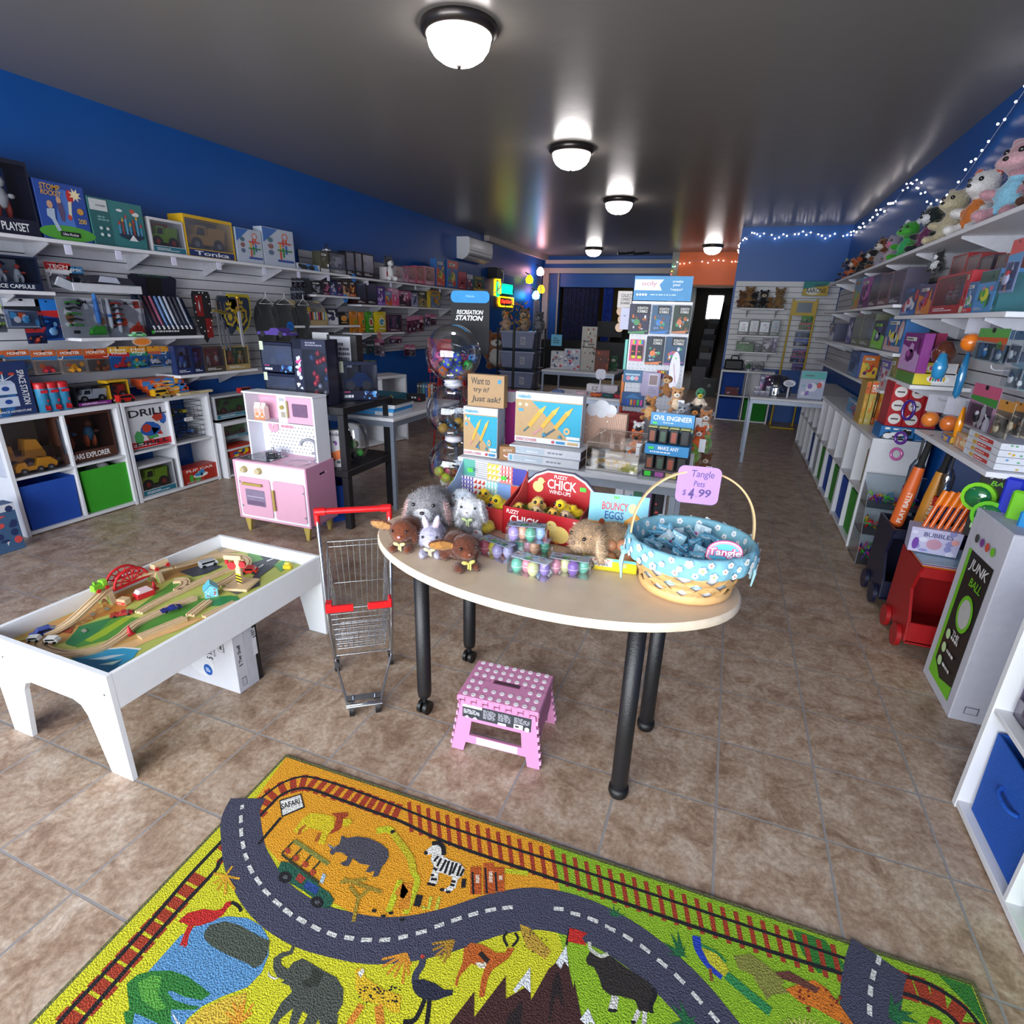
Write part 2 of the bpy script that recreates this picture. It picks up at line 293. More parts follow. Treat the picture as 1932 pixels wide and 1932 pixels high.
RUG="""p 0 0 -361,1228,-281,1192,374,1218,809,1285,810,1019,-60,669,-115,792,-182,935,-230,1000,-322,1093
p 1 0 -1188,926,-1239,1131,-709,1169,-280,1187,-227,1081,-204,1026,-282,979,-449,846,-645,787,-886,793,-1130,869,-1215,936
p 0 0 -281,1192,-153,1162,-139,1038,-204,1026
p 2 0 680,1230,765,1233,768,1115,748,1107,743,1149,717,1186
p 2 0 362,1204,436,1208,478,1157,409,1117,380,1147
l 3 26 -1165,364,-1098,367
l 3 26 -1164,396,-1096,398
l 3 26 -1164,430,-1096,431
l 3 26 -1165,462,-1100,464
l 3 26 -1166,495,-1101,496
l 3 26 -1168,528,-1104,528
l 3 26 -1170,561,-1106,562
l 3 26 -1170,594,-1110,594
l 3 26 -1171,626,-1110,627
l 3 26 -1172,659,-1113,660
l 3 26 -1174,692,-1113,694
l 3 24 -1189,823,-1175,829
l 3 24 -1166,794,-1129,789
l 3 24 -1136,763,-1117,760
l 3 20 -1128,892,-1128,901
l 3 20 -1167,921,-1121,921
l 3 20 -1190,956,-1127,955
l 3 20 -1187,993,-1129,978
l 3 20 -1170,1034,-1116,1001
l 3 20 -1144,1067,-1098,1019
l 3 20 -1113,1092,-1083,1033
l 3 20 -1070,1102,-1066,1040
l 3 20 -1034,1105,-1034,1043
l 3 20 -1000,1109,-1003,1045
l 3 20 -967,1111,-968,1047
l 3 20 -935,1114,-935,1051
l 3 20 -902,1116,-904,1053
l 3 20 -873,1116,-871,1055
l 3 20 -847,1116,-844,1056
l 3 20 -819,1116,-813,1056
l 3 20 -790,1120,-783,1058
l 3 20 -762,1121,-752,1061
l 3 12 -740,1139,-679,1050
l 3 12 -707,1141,-648,1052
l 3 12 -674,1143,-616,1054
l 3 12 -641,1145,-585,1056
l 3 12 -608,1146,-553,1057
l 3 12 -574,1148,-521,1059
l 3 12 -541,1150,-489,1061
l 3 12 -507,1152,-458,1063
l 3 12 -474,1154,-426,1065
l 3 12 -441,1155,-394,1067
l 3 12 -407,1157,-362,1068
l 3 12 -374,1159,-330,1070
l 3 12 -340,1161,-298,1072
l 3 12 -307,1163,-266,1074
l 3 12 -273,1165,-234,1076
l 3 12 -239,1166,-203,1078
l 3 12 -206,1168,-171,1080
l 3 12 -173,1170,-139,1081
l 3 12 -139,1172,-107,1083
l 3 12 -106,1174,-75,1085
l 3 12 -72,1176,-43,1087
l 3 12 -39,1177,-12,1089
l 3 12 -6,1179,20,1090
l 3 12 28,1181,52,1092
l 3 12 61,1183,83,1094
l 3 12 94,1185,115,1096
l 3 12 127,1186,146,1098
l 3 12 160,1188,177,1100
l 3 12 192,1190,209,1101
l 3 12 225,1192,240,1103
l 3 12 258,1194,271,1105
l 3 12 290,1195,302,1107
l 3 12 323,1197,333,1109
l 3 12 355,1199,364,1110
l 3 12 388,1201,394,1112
l 3 12 420,1202,425,1114
l 3 12 452,1204,456,1116
l 3 28 577,1182,577,1137
l 3 28 602,1204,605,1140
l 3 28 633,1205,637,1143
l 3 28 669,1200,659,1144
l 3 28 711,1183,678,1133
l 3 28 742,1138,688,1119
l 3 28 748,1107,690,1095
l 4 11 -1149,341,-1153,376,-1154,461,-1160,574,-1171,693,-1173,794,-1173,827
l 4 11 -1107,358,-1112,433,-1116,516,-1120,623,-1119,730,-1128,753,-1129,789
l 4 8 -1181,936,-1175,984,-1160,1034,-1126,1075,-1085,1092,-998,1102,-870,1108,-751,1110,-567,1112,-178,1138,177,1160,498,1181
l 4 10 -1134,888,-1134,942,-1128,1000,-1095,1039,-1053,1053,-964,1058,-840,1063,-725,1068,-542,1063,-166,1089,179,1112,486,1141
l 4 10 581,1190,641,1197,684,1189,717,1170,734,1135,737,1103
l 4 10 562,1146,620,1152,667,1144,689,1122,691,1084
l 5 108 -1216,945,-1191,891,-1143,848,-1079,798,-1020,768,-951,740,-881,725,-806,721,-734,729,-623,755,-535,797,-453,855,-367,929,-283,983,-203,1007,-119,1014,-35,1005,41,983,113,950,168,912,240,854
l 5 118 555,1218,533,1167,513,1103,502,1051,494,990
p 6 0 -1010,397,-1022,410,-1057,455,-1063,495,-1062,576,-1037,624,-991,656,-943,672,-896,672,-858,657,-831,629,-819,594,-827,559,-864,525,-892,492,-902,463,-898,442
p 7 0 -898,442,-897,465,-885,492,-856,524,-820,551,-800,519,-802,481
l 8 6 -791,503,-835,505
l 8 6 -791,503,-835,525
l 8 6 -791,503,-816,527
l 8 6 -791,503,-814,538
l 8 6 -791,503,-791,540
l 8 6 -791,503,-781,527
l 8 6 -791,503,-815,494
p 9 0 -1086,456,-1080,478,-1057,496,-1017,514,-972,521,-924,519,-893,517,-902,500,-941,490,-981,486,-987,481,-961,476,-919,483,-897,490,-901,481,-950,461,-932,447,-893,444,-917,435,-970,431,-1017,426,-1001,409,-1015,404,-1041,417,-1033,425
p 10 0 -1065,467,-1049,490,-1026,497,-1000,468,-962,459,-977,447,-1024,448
p 11 0 -948,459,-898,442,-893,444,-909,451
p 12 0 -1015,605,-1016,623,-987,645,-946,652,-876,652,-851,654,-834,628,-831,606,-843,593,-865,595,-920,590,-973,589,-1003,594
p 13 0 -1096,597,-1092,621,-1062,645,-1033,653,-1020,664,-1024,679,-1015,687,-1003,684,-1008,672,-1005,654,-1015,633,-1038,611,-1060,601,-1079,600
l 13 8 -1061,602,-1054,586,-1040,561
l 13 8 -1054,603,-1046,583,-1030,563
l 4 8 -1011,686,-985,685,-969,678
p 14 0 -731,519,-735,566,-727,592,-741,599,-763,596,-759,603,-778,601,-798,609,-815,627,-807,644,-791,655,-794,674,-786,671,-780,653,-791,643,-798,634,-787,624,-767,624,-766,639,-751,655,-719,655,-686,654,-652,655,-622,642,-606,618,-607,597,-592,566,-614,557,-638,575,-638,547,-662,538,-665,572,-680,573,-672,534,-686,528,-703,569,-715,544,-715,516,-725,512
p 15 0 -718,650,-683,650,-679,625,-704,609,-722,618,-705,630
p 16 0 -808,602,-793,597,-774,601,-782,594,-797,593
l 14 8 -607,597,-601,585,-592,566
p 17 0 -621,686,-607,696,-590,682,-541,678,-493,684,-480,654,-495,648,-523,652,-568,641,-596,653
l 18 16 -566,634,-571,583
l 18 18 -531,648,-497,608
p 4 0 -571,667,-570,666,-571,665,-573,665,-575,665,-576,665,-576,667,-575,668,-573,668,-572,668
p 4 0 -555,672,-555,671,-556,670,-557,669,-559,669,-560,670,-560,671,-560,672,-558,673,-556,673
p 4 0 -580,653,-580,652,-580,650,-582,650,-584,650,-585,651,-585,652,-584,653,-583,654,-581,653
p 4 0 -496,672,-496,671,-497,670,-499,669,-500,669,-501,670,-501,671,-500,672,-499,673,-497,673
p 4 0 -521,683,-520,682,-521,681,-523,680,-525,680,-526,681,-526,682,-525,684,-523,684,-522,684
p 4 0 -540,673,-540,672,-541,671,-542,670,-544,671,-545,671,-545,672,-544,674,-543,674,-541,674
p 4 0 -576,665,-576,664,-577,663,-579,662,-580,662,-581,663,-582,664,-581,665,-579,666,-577,666
p 4 0 -556,643,-556,642,-557,641,-558,640,-560,640,-561,641,-561,642,-560,643,-559,644,-557,644
p 4 0 -504,669,-504,668,-505,666,-506,666,-508,666,-509,667,-509,668,-508,669,-507,670,-505,669
p 4 0 -518,685,-518,684,-519,683,-520,683,-522,683,-523,683,-523,685,-522,686,-521,686,-519,686
p 4 0 -553,655,-553,654,-554,653,-556,652,-557,652,-559,653,-559,654,-558,655,-556,656,-555,656
p 4 0 -512,664,-512,663,-512,662,-514,661,-516,661,-517,662,-517,663,-516,664,-514,665,-513,665
p 4 0 -513,692,-513,690,-514,689,-515,689,-517,689,-518,689,-518,691,-517,692,-516,692,-514,692
p 4 0 -526,665,-526,663,-527,662,-529,662,-530,662,-531,662,-532,664,-531,665,-529,665,-527,665
p 4 0 -545,675,-545,674,-545,673,-547,672,-549,672,-550,673,-550,674,-549,675,-548,676,-546,676
p 4 0 -549,677,-549,675,-550,674,-552,674,-553,674,-555,674,-555,676,-554,677,-552,677,-551,677
p 4 0 -494,671,-493,670,-494,669,-496,668,-498,668,-499,669,-499,670,-498,671,-496,672,-495,672
p 4 0 -539,673,-538,672,-539,671,-541,670,-543,670,-544,671,-544,672,-543,673,-541,674,-540,674
p 4 0 -501,678,-501,677,-502,676,-504,675,-505,675,-506,676,-506,677,-505,679,-504,679,-502,679
p 4 0 -498,669,-498,668,-499,667,-501,667,-502,667,-504,667,-504,669,-503,670,-501,670,-500,670
p 4 0 -540,668,-540,667,-541,666,-542,665,-544,666,-545,666,-545,667,-544,669,-543,669,-541,669
p 4 0 -531,671,-531,670,-532,669,-534,668,-536,668,-537,669,-537,670,-536,671,-534,672,-533,672
p 4 0 -573,659,-573,658,-574,657,-575,656,-577,656,-578,657,-579,658,-578,659,-576,660,-574,660
p 4 0 -520,690,-520,689,-520,688,-522,687,-524,687,-525,688,-525,689,-524,691,-523,691,-521,691
p 4 0 -577,646,-577,645,-578,643,-579,643,-581,643,-582,644,-582,645,-581,646,-580,646,-578,646
p 4 0 -558,657,-558,656,-559,654,-560,654,-562,654,-563,655,-563,656,-562,657,-561,657,-559,657
p 4 0 -545,669,-544,668,-545,667,-547,666,-549,666,-550,667,-550,668,-549,669,-547,670,-546,670
p 4 0 -500,693,-500,691,-501,690,-503,690,-504,690,-505,690,-505,692,-505,693,-503,693,-501,693
p 4 0 -553,671,-552,670,-553,669,-555,668,-557,668,-558,669,-558,670,-557,671,-555,672,-554,672
p 4 0 -531,677,-531,676,-532,675,-534,674,-535,674,-537,675,-537,676,-536,677,-534,678,-533,678
p 4 0 -547,653,-547,652,-548,651,-549,651,-551,651,-552,651,-552,652,-551,654,-550,654,-548,654
p 4 0 -554,657,-554,656,-555,655,-556,655,-558,655,-559,655,-559,657,-558,658,-557,658,-555,658
p 4 0 -510,692,-510,691,-511,690,-513,689,-514,689,-516,690,-516,691,-515,692,-513,693,-511,693
p 4 0 -584,657,-583,656,-584,655,-586,655,-588,655,-589,655,-589,657,-588,658,-587,658,-585,658
p 19 0 -611,682,-606,695,-598,690,-599,676
l 20 6 -527,762,-574,728
l 20 6 -527,762,-565,715
l 20 6 -527,762,-546,706
l 20 6 -527,762,-527,708
l 20 6 -527,762,-502,704
l 20 6 -527,762,-498,725
l 20 6 -527,762,-504,745
l 21 6 -432,834,-471,794
l 21 6 -432,834,-459,784
l 21 6 -432,834,-446,784
l 21 6 -432,834,-434,780
l 21 6 -432,834,-428,794
l 21 6 -432,834,-478,806
l 22 16 -486,773,-480,755,-483,734,-477,717
p 23 0 -485,720,-463,731,-433,735,-408,732,-389,740,-386,730,-401,719,-416,706,-443,697,-464,699,-477,706
l 4 10 -440,698,-442,657,-464,643
l 4 10 -430,702,-414,656,-427,642
p 24 0 -482,774,-482,771,-483,769,-486,767,-489,768,-492,770,-492,773,-491,775,-488,776,-484,776
p 25 0 -392,763,-392,800,-402,828,-391,846,-361,854,-326,850,-304,859,-303,871,-286,878,-292,852,-306,832,-320,812,-323,791,-317,756,-328,751,-337,785,-338,810,-371,805,-376,795,-387,770,-383,750,-389,750
p 26 0 -364,811,-337,822,-338,808,-352,804
l 4 6 -304,874,-320,889,-316,904
l 4 6 -293,879,-286,900,-298,911
l 27 12 -362,835,-335,825
p 28 0 -376,653,-365,690,-342,756,-323,712,-286,814,-270,772,-236,810,-236,849,-216,791,-196,868,-186,883,-170,935,-149,884,-132,852,-133,868,-102,807,-96,804,-75,775,-27,752,-228,671
p 29 0 -170,784,-180,844,-176,873,-162,856,-142,806,-166,828,-165,761
p 29 0 -258,701,-253,746,-233,785,-223,743,-239,709
p 30 0 -184,887,-170,935,-153,891,-165,898,-169,879
p 30 0 -260,795,-238,854,-221,805,-243,812,-253,791
p 30 0 -104,801,-91,829,-60,794,-58,782,-73,789,-80,806,-89,797
p 28 0 -60,781,-47,819,-40,812,-42,773,-62,765
p 31 0 -150,749,-150,745,-154,741,-158,739,-163,740,-165,742,-165,746,-162,750,-157,752,-152,751
p 31 0 -134,760,-135,755,-139,750,-145,748,-151,748,-154,752,-153,757,-149,761,-143,764,-137,763
p 31 0 -116,765,-117,760,-121,755,-127,753,-133,753,-136,757,-135,762,-131,766,-125,769,-119,768
p 31 0 -104,762,-105,759,-108,755,-113,753,-117,754,-119,756,-119,760,-116,764,-111,765,-107,765
l 4 6 -171,975,-170,935
p 32 0 -172,978,-127,983,-137,967,-123,954,-169,944
p 33 0 -293,935,-267,937,-233,920,-201,907,-210,883,-236,888,-258,890,-281,915
p 4 0 -226,913,-226,912,-227,911,-228,910,-229,911,-230,911,-230,912,-229,913,-228,914,-227,914
p 4 0 -259,915,-259,914,-260,913,-261,912,-262,912,-263,913,-263,914,-262,915,-261,916,-260,915
p 4 0 -261,907,-261,906,-261,905,-262,905,-264,905,-264,906,-264,907,-263,908,-262,908,-261,908
p 4 0 -264,893,-264,892,-265,891,-266,891,-267,891,-267,892,-267,893,-267,894,-266,894,-264,894
p 4 0 -214,900,-214,899,-215,898,-216,897,-217,898,-218,898,-217,899,-217,900,-216,901,-214,900
p 4 0 -222,896,-222,895,-223,894,-224,894,-225,894,-226,895,-226,896,-225,896,-224,897,-223,897
p 4 0 -272,912,-272,911,-273,910,-274,909,-275,910,-276,910,-276,911,-275,912,-274,913,-273,913
p 4 0 -213,910,-213,909,-214,908,-215,907,-216,907,-216,908,-216,909,-216,910,-215,911,-213,910
p 4 0 -240,890,-240,889,-241,888,-242,887,-243,887,-244,888,-244,889,-243,890,-242,891,-241,890
p 4 0 -231,900,-231,899,-232,898,-233,898,-234,898,-234,899,-234,900,-234,901,-232,901,-231,901
p 4 0 -259,923,-259,922,-259,921,-261,920,-262,920,-262,921,-262,922,-262,923,-261,924,-259,923
p 4 0 -251,929,-251,928,-252,927,-253,926,-254,926,-255,927,-255,928,-254,929,-253,930,-252,930
p 4 0 -241,888,-241,887,-242,886,-243,886,-244,886,-245,887,-245,888,-244,889,-243,889,-242,889
p 4 0 -260,932,-260,931,-260,930,-262,930,-263,930,-263,931,-263,932,-263,933,-262,933,-260,933
p 4 0 -273,918,-273,917,-273,916,-275,916,-276,916,-276,917,-276,918,-276,919,-275,919,-273,919
p 4 0 -229,925,-229,924,-230,923,-231,923,-232,923,-233,924,-233,925,-232,926,-231,926,-230,926
p 4 0 -260,927,-261,926,-261,925,-262,925,-264,925,-264,926,-264,927,-263,928,-262,928,-261,928
p 4 0 -217,927,-217,926,-218,925,-219,924,-220,925,-221,925,-221,926,-220,927,-219,928,-218,928
p 34 0 -118,923,-113,943,-91,943,-63,954,-19,943,28,936,44,923,43,907,36,875,16,870,5,886,-31,880,-47,873,-68,878,-82,900,-96,914,-112,914
l 35 10 -41,875,-44,846
l 35 10 -35,877,-35,849
l 35 10 16,870,9,844
l 35 10 29,873,30,846
p 4 0 -38,847,-39,844,-41,842,-45,841,-48,841,-49,842,-49,845,-46,847,-43,849,-40,849
p 4 0 -29,850,-30,848,-33,845,-36,844,-39,844,-41,846,-40,848,-37,851,-34,852,-31,852
p 4 0 13,846,13,843,10,841,7,839,4,839,2,841,3,844,6,846,9,847,12,847
p 4 0 36,847,35,844,33,842,29,841,26,841,25,842,26,845,28,847,32,849,35,848
l 4 10 40,927,47,914,40,892,43,876
l 36 9 -118,965,-111,950,-86,945,-70,957
p 37 0 -69,1057,-92,1065,-73,1050
p 37 0 -67,1055,-80,1084,-75,1051
p 37 0 -67,1052,-60,1082,-74,1054
p 37 0 -69,1050,-44,1067,-72,1057
p 37 0 -70,1056,-90,1052,-71,1050
p 37 0 102,1034,53,1038,95,1018
p 37 0 106,1033,68,1070,92,1020
p 37 0 107,1031,85,1083,91,1022
p 37 0 102,1026,108,1055,95,1026
p 37 0 98,1023,116,1027,99,1029
p 37 0 99,1031,65,1015,99,1021
p 37 0 120,897,83,872,122,887
p 37 0 126,899,81,912,116,885
p 37 0 127,897,99,927,115,887
p 37 0 123,890,141,915,119,894
p 37 0 119,886,163,889,123,899
p 37 0 117,887,148,874,125,897
p 37 0 117,889,133,868,125,895
p 37 0 120,895,101,879,122,890
l 38 20 131,1086,137,1057,162,1031,193,1018
p 39 0 143,1063,178,1064,201,1047,212,1028,193,1019,162,1034
l 40 22 201,1024,245,1005,294,985
l 40 6 143,1069,178,1067,201,1053
l 41 7 165,1023,169,996
p 42 0 218,1075,258,1097,291,1086,311,1054,342,1045,293,1019,273,1050,229,1049
p 42 0 242,1079,293,1087,330,1062,289,1007,264,1041
p 43 0 331,1048,368,1077,396,1096,422,1088,444,1064,465,1036,464,1026,429,1027,395,1034,364,1032,344,1040
p 44 0 382,1074,381,1072,379,1070,377,1069,375,1069,374,1071,375,1073,377,1075,380,1076,381,1076
p 44 0 367,1062,366,1060,364,1058,362,1057,360,1057,360,1059,361,1061,363,1063,365,1064,367,1063
p 44 0 425,1086,424,1084,422,1082,420,1082,418,1082,417,1083,418,1085,420,1087,423,1088,424,1088
p 44 0 364,1043,363,1041,361,1039,359,1038,357,1039,357,1040,358,1042,360,1044,362,1045,364,1045
p 44 0 380,1023,380,1021,378,1019,375,1018,374,1018,373,1020,374,1022,376,1024,378,1025,380,1024
p 44 0 372,1044,371,1042,369,1040,366,1039,365,1040,364,1041,365,1043,367,1045,369,1046,371,1045
p 44 0 432,1075,431,1073,429,1071,427,1070,425,1070,424,1072,425,1074,427,1076,430,1077,432,1077
p 44 0 451,1079,450,1077,448,1075,446,1074,444,1075,444,1076,445,1078,447,1080,449,1081,451,1081
p 44 0 383,1055,382,1053,380,1051,378,1050,376,1051,376,1052,377,1054,378,1056,381,1057,383,1057
p 44 0 364,1047,363,1045,361,1043,359,1042,357,1042,357,1044,358,1046,360,1048,362,1049,364,1048
p 44 0 381,1029,380,1027,378,1025,376,1024,374,1024,374,1026,375,1028,376,1029,379,1030,381,1030
p 44 0 437,1072,436,1070,434,1068,431,1067,430,1068,429,1069,430,1071,432,1073,434,1074,436,1074
p 44 0 365,1056,364,1054,362,1052,359,1051,358,1052,357,1053,358,1055,360,1057,362,1058,364,1058
p 44 0 384,1067,383,1065,381,1063,379,1062,377,1062,377,1064,378,1066,380,1068,382,1069,384,1068
p 44 0 380,1029,379,1027,377,1025,374,1024,373,1025,372,1026,373,1028,375,1030,377,1031,379,1031
p 44 0 376,1072,375,1070,373,1068,371,1067,369,1067,368,1069,369,1071,371,1073,374,1074,375,1073
p 44 0 445,1072,444,1070,442,1068,440,1067,438,1067,437,1069,438,1071,440,1073,443,1074,444,1073
p 44 0 452,1083,451,1081,449,1080,447,1079,445,1079,444,1080,445,1082,447,1084,450,1085,452,1085
p 44 0 442,1066,441,1064,439,1062,436,1061,435,1061,434,1063,435,1065,437,1067,440,1068,441,1067
p 44 0 431,1057,430,1055,428,1053,426,1052,424,1052,424,1054,425,1056,427,1057,429,1058,431,1058
p 44 0 408,1083,408,1081,405,1079,403,1078,401,1078,401,1080,402,1082,404,1084,406,1085,408,1084
p 44 0 378,1028,377,1026,375,1024,373,1023,371,1024,370,1025,371,1027,373,1029,375,1030,377,1030
p 45 0 309,1076,342,1093,374,1088,405,1081,398,1067,367,1071,325,1068
p 46 0 318,970,345,984,375,987,393,978,387,961,316,933,330,957
p 47 0 322,960,297,959,324,964
p 47 0 326,966,304,970,329,970
p 47 0 331,971,314,980,335,975
p 47 0 337,976,327,990,342,980
p 47 0 344,981,340,999,350,984
p 47 0 352,985,355,1006,357,987
p 47 0 359,988,369,1011,365,990
p 47 0 367,990,383,1014,372,991
p 47 0 373,991,395,1014,377,990
p 47 0 379,990,404,1012,382,989
p 47 0 383,988,411,1007,385,986
p 47 0 386,985,415,1000,386,982
p 47 0 387,981,416,992,386,978
l 4 14 290,948,286,934,293,923
p 48 0 607,1050,614,1087,634,1121,653,1120,656,1103,656,1070
p 48 0 541,1045,564,1033,554,1029
p 37 0 562,1096,563,1140,545,1089
p 37 0 558,1090,588,1139,548,1096
p 37 0 546,1078,606,1094,560,1107
p 37 0 543,1082,575,1061,563,1103
p 37 0 547,1087,563,1071,559,1098
p 37 0 551,1082,601,1112,555,1103
p 49 0 22,814,23,825,42,837,103,860,123,861,154,867,156,835,24,782
l 4 7 32,832,31,812
l 4 7 44,837,43,817
l 4 7 56,841,55,822
l 4 7 68,846,67,827
l 4 7 81,851,79,831
l 4 7 93,856,90,836
l 4 7 105,861,102,841
l 4 7 117,866,114,846
l 4 7 129,871,126,851
l 50 6 -1080,731,-1093,703
l 50 6 -1080,731,-1068,692
l 50 6 -1080,731,-1040,693
l 50 6 -1080,731,-1027,713
l 50 6 -1080,731,-1039,740
l 50 6 -1080,731,-1116,723
l 50 6 -1080,731,-1085,759
p 51 0 -614,1007,-602,1036,-600,1051,-579,1051,-562,1037,-555,1019,-527,1017,-504,1021,-483,1010,-481,993,-489,975,-485,953,-494,935,-520,930,-507,942,-500,956,-506,976,-539,974,-546,971,-536,942,-558,930,-565,969,-568,982,-585,996,-589,1012,-604,1003
l 4 7 -544,1013,-545,977
l 4 7 -535,1014,-530,976
l 4 7 -523,1015,-516,977
l 4 7 -512,1017,-510,984
l 4 7 -499,1016,-495,983
l 4 7 -486,1009,-487,986
l 4 7 -574,995,-570,1015
l 4 7 -559,986,-559,1012
l 4 7 -567,978,-554,976
l 4 7 -563,957,-555,960
l 4 7 -558,947,-542,953
l 4 7 -504,964,-492,967
l 4 7 -502,955,-490,957
l 4 13 -605,1041,-589,1050,-570,1044,-557,1023
p 4 0 -602,1011,-601,1007,-603,1004,-606,1003,-610,1004,-613,1007,-614,1011,-612,1014,-609,1015,-605,1014
l 4 12 -474,984,-466,961
p 4 0 -549,936,-549,934,-551,931,-555,929,-559,929,-562,931,-562,934,-559,937,-555,938,-551,938
p 4 0 -538,939,-538,936,-540,933,-544,931,-549,931,-551,933,-551,936,-549,939,-544,940,-540,940
p 4 0 -510,936,-510,933,-513,930,-517,928,-521,929,-523,930,-523,933,-521,936,-517,938,-513,938
p 4 0 -492,937,-492,934,-495,932,-499,930,-503,930,-505,932,-505,935,-503,937,-499,939,-494,939
p 52 0 -861,897,-866,909,-853,932,-864,958,-845,956,-819,973,-783,982,-742,981,-713,973,-699,955,-698,933,-702,926,-696,896,-709,888,-713,905,-723,896,-735,893,-735,913,-764,906,-791,912,-788,888,-801,882,-815,885,-804,898,-808,910,-830,913,-847,908,-849,896
p 53 0 -885,919,-860,917,-857,925,-857,913,-870,911
p 54 0 -1005,911,-1008,955,-999,981,-963,993,-924,999,-900,968,-903,941,-892,913,-912,908,-924,945,-969,939,-981,909
p 55 0 -939,1006,-896,1028,-886,1019,-894,1005,-881,976,-887,960,-903,945,-900,968,-915,1000
p 54 0 -894,1005,-873,1014,-861,1003,-869,984,-884,987
l 56 10 -981,909,-988,925,-983,940
l 56 12 -920,910,-928,937
l 57 22 -777,1011,-751,1028,-733,1027
l 4 12 -736,1031,-683,997,-645,981
l 58 20 -728,1023,-647,981,-612,944
l 57 16 -612,944,-587,921,-576,840
l 57 16 -634,911,-619,826
l 59 30 -615,872,-609,902,-586,848
p 4 0 -648,817,-648,815,-651,812,-654,811,-658,810,-661,812,-661,815,-659,817,-655,819,-651,819
p 4 0 -619,816,-619,813,-621,811,-625,809,-629,809,-632,810,-632,813,-629,815,-625,817,-621,817
p 4 0 -605,830,-605,827,-607,825,-611,823,-615,823,-617,825,-618,827,-615,830,-611,831,-607,831
p 4 0 -569,828,-569,825,-571,823,-575,821,-579,821,-582,822,-582,825,-579,827,-575,829,-571,829
l 4 18 -565,897,-558,868
l 60 30 -458,1028,-427,958
l 61 10 -444,1009,-435,988
l 4 6 -461,1011,-433,956
l 60 30 -429,1053,-395,974
l 61 10 -414,1033,-402,1004
l 4 6 -432,1036,-400,972
l 60 30 -397,1053,-372,990
l 61 10 -384,1033,-379,1021
l 4 6 -401,1036,-378,988
l 57 14 -378,1051,-315,1069
l 62 8 -526,873,-535,905
l 62 8 -507,881,-514,914
l 62 8 -534,870,-545,874
l 63 10 -780,851,-663,863
l 63 10 -782,840,-720,876
l 63 10 -688,772,-713,828
l 63 10 -713,828,-751,842
l 63 10 -710,824,-698,859
p 64 0 -963,802,-971,823,-948,830,-896,825,-857,820,-820,809,-790,806,-767,796,-765,773,-791,767,-822,778,-859,783,-902,785,-933,788
p 65 0 -866,790,-866,810,-824,807,-818,787
p 66 0 -899,799,-901,817,-874,813,-876,795
l 67 6 -986,842,-981,888
l 67 6 -949,838,-944,880
l 67 6 -908,833,-906,875
l 67 6 -875,828,-870,868
l 67 6 -984,840,-832,817
l 42 12 -981,888,-843,870
p 68 0 -968,858,-965,853,-967,849,-972,847,-979,848,-984,852,-987,857,-986,861,-980,864,-974,862
p 68 0 -931,851,-929,846,-930,841,-935,839,-942,840,-947,844,-950,849,-948,854,-943,856,-937,855
p 68 0 -895,847,-892,841,-894,837,-899,835,-906,836,-911,840,-913,845,-912,849,-907,852,-900,850
p 68 0 -860,837,-858,832,-860,827,-865,825,-871,826,-876,830,-878,835,-877,839,-872,841,-865,840
p 69 0 -833,819,-842,844,-829,841,-822,818
p 4 0 -911,800,-907,791,-912,782,-922,778,-935,779,-946,785,-949,795,-945,803,-934,807,-921,806
p 70 0 -922,795,-920,792,-922,789,-926,787,-931,788,-935,790,-936,793,-934,796,-930,798,-925,798
p 4 0 -787,780,-785,772,-789,764,-800,760,-811,761,-821,767,-824,775,-819,783,-809,787,-797,786
p 70 0 -798,776,-797,773,-799,770,-803,768,-807,769,-810,771,-811,774,-810,777,-806,778,-801,778
l 4 9 -1071,932,-1068,837
p 4 0 -1120,978,-1074,1026,-1028,989,-1069,934
p 71 0 -1114,977,-1073,1021,-1035,990,-1071,940
t 4 SAFARI -1088,954,-1051,995,-1070,1011,-1105,969
l 72 10 -1213,919,-1202,907
l 72 10 -1188,889,-1168,870
l 72 10 -1153,856,-1132,837
l 72 10 -1117,826,-1096,811
l 72 10 -1082,801,-1061,789
l 72 10 -1044,778,-1018,766
l 72 10 -1001,760,-974,751
l 72 10 -958,744,-932,738
l 72 10 -913,733,-884,729
l 72 10 -871,727,-842,722
l 72 10 -824,723,-799,722
l 72 10 -871,725,-845,723
l 72 10 -825,722,-797,721
l 72 10 -779,722,-752,722
l 72 10 -733,725,-707,727
l 72 10 -687,733,-663,739
l 72 10 -645,744,-620,754
l 72 10 -603,761,-579,773
l 72 10 -562,784,-543,798
l 72 10 -527,810,-505,827
l 72 10 -491,842,-472,859
l 72 10 -458,871,-437,890
l 72 10 -423,901,-402,918
l 72 10 -387,929,-363,945
l 72 10 -349,953,-324,967
l 72 10 -223,1007,-198,1015
l 72 10 -179,1014,-154,1018
l 72 10 -135,1020,-107,1020
l 72 10 -89,1018,-62,1016
l 72 10 -43,1015,-18,1011
l 72 10 1,1008,26,1000
l 72 10 44,993,68,984
l 72 10 86,977,109,965
l 72 10 126,954,149,940
l 72 10 165,930,185,918
l 72 10 201,902,211,890
l 72 10 557,1219,548,1196
l 72 10 537,1178,527,1152
l 72 10 521,1136,514,1111
l 72 10 509,1091,504,1067
l 72 10 501,1046,499,1020"""
XL,XR,ZC,YF=-4.40,1.33,2.785,-1.6
BLUE=M('#04509f',.42,var=.03,scale=3)
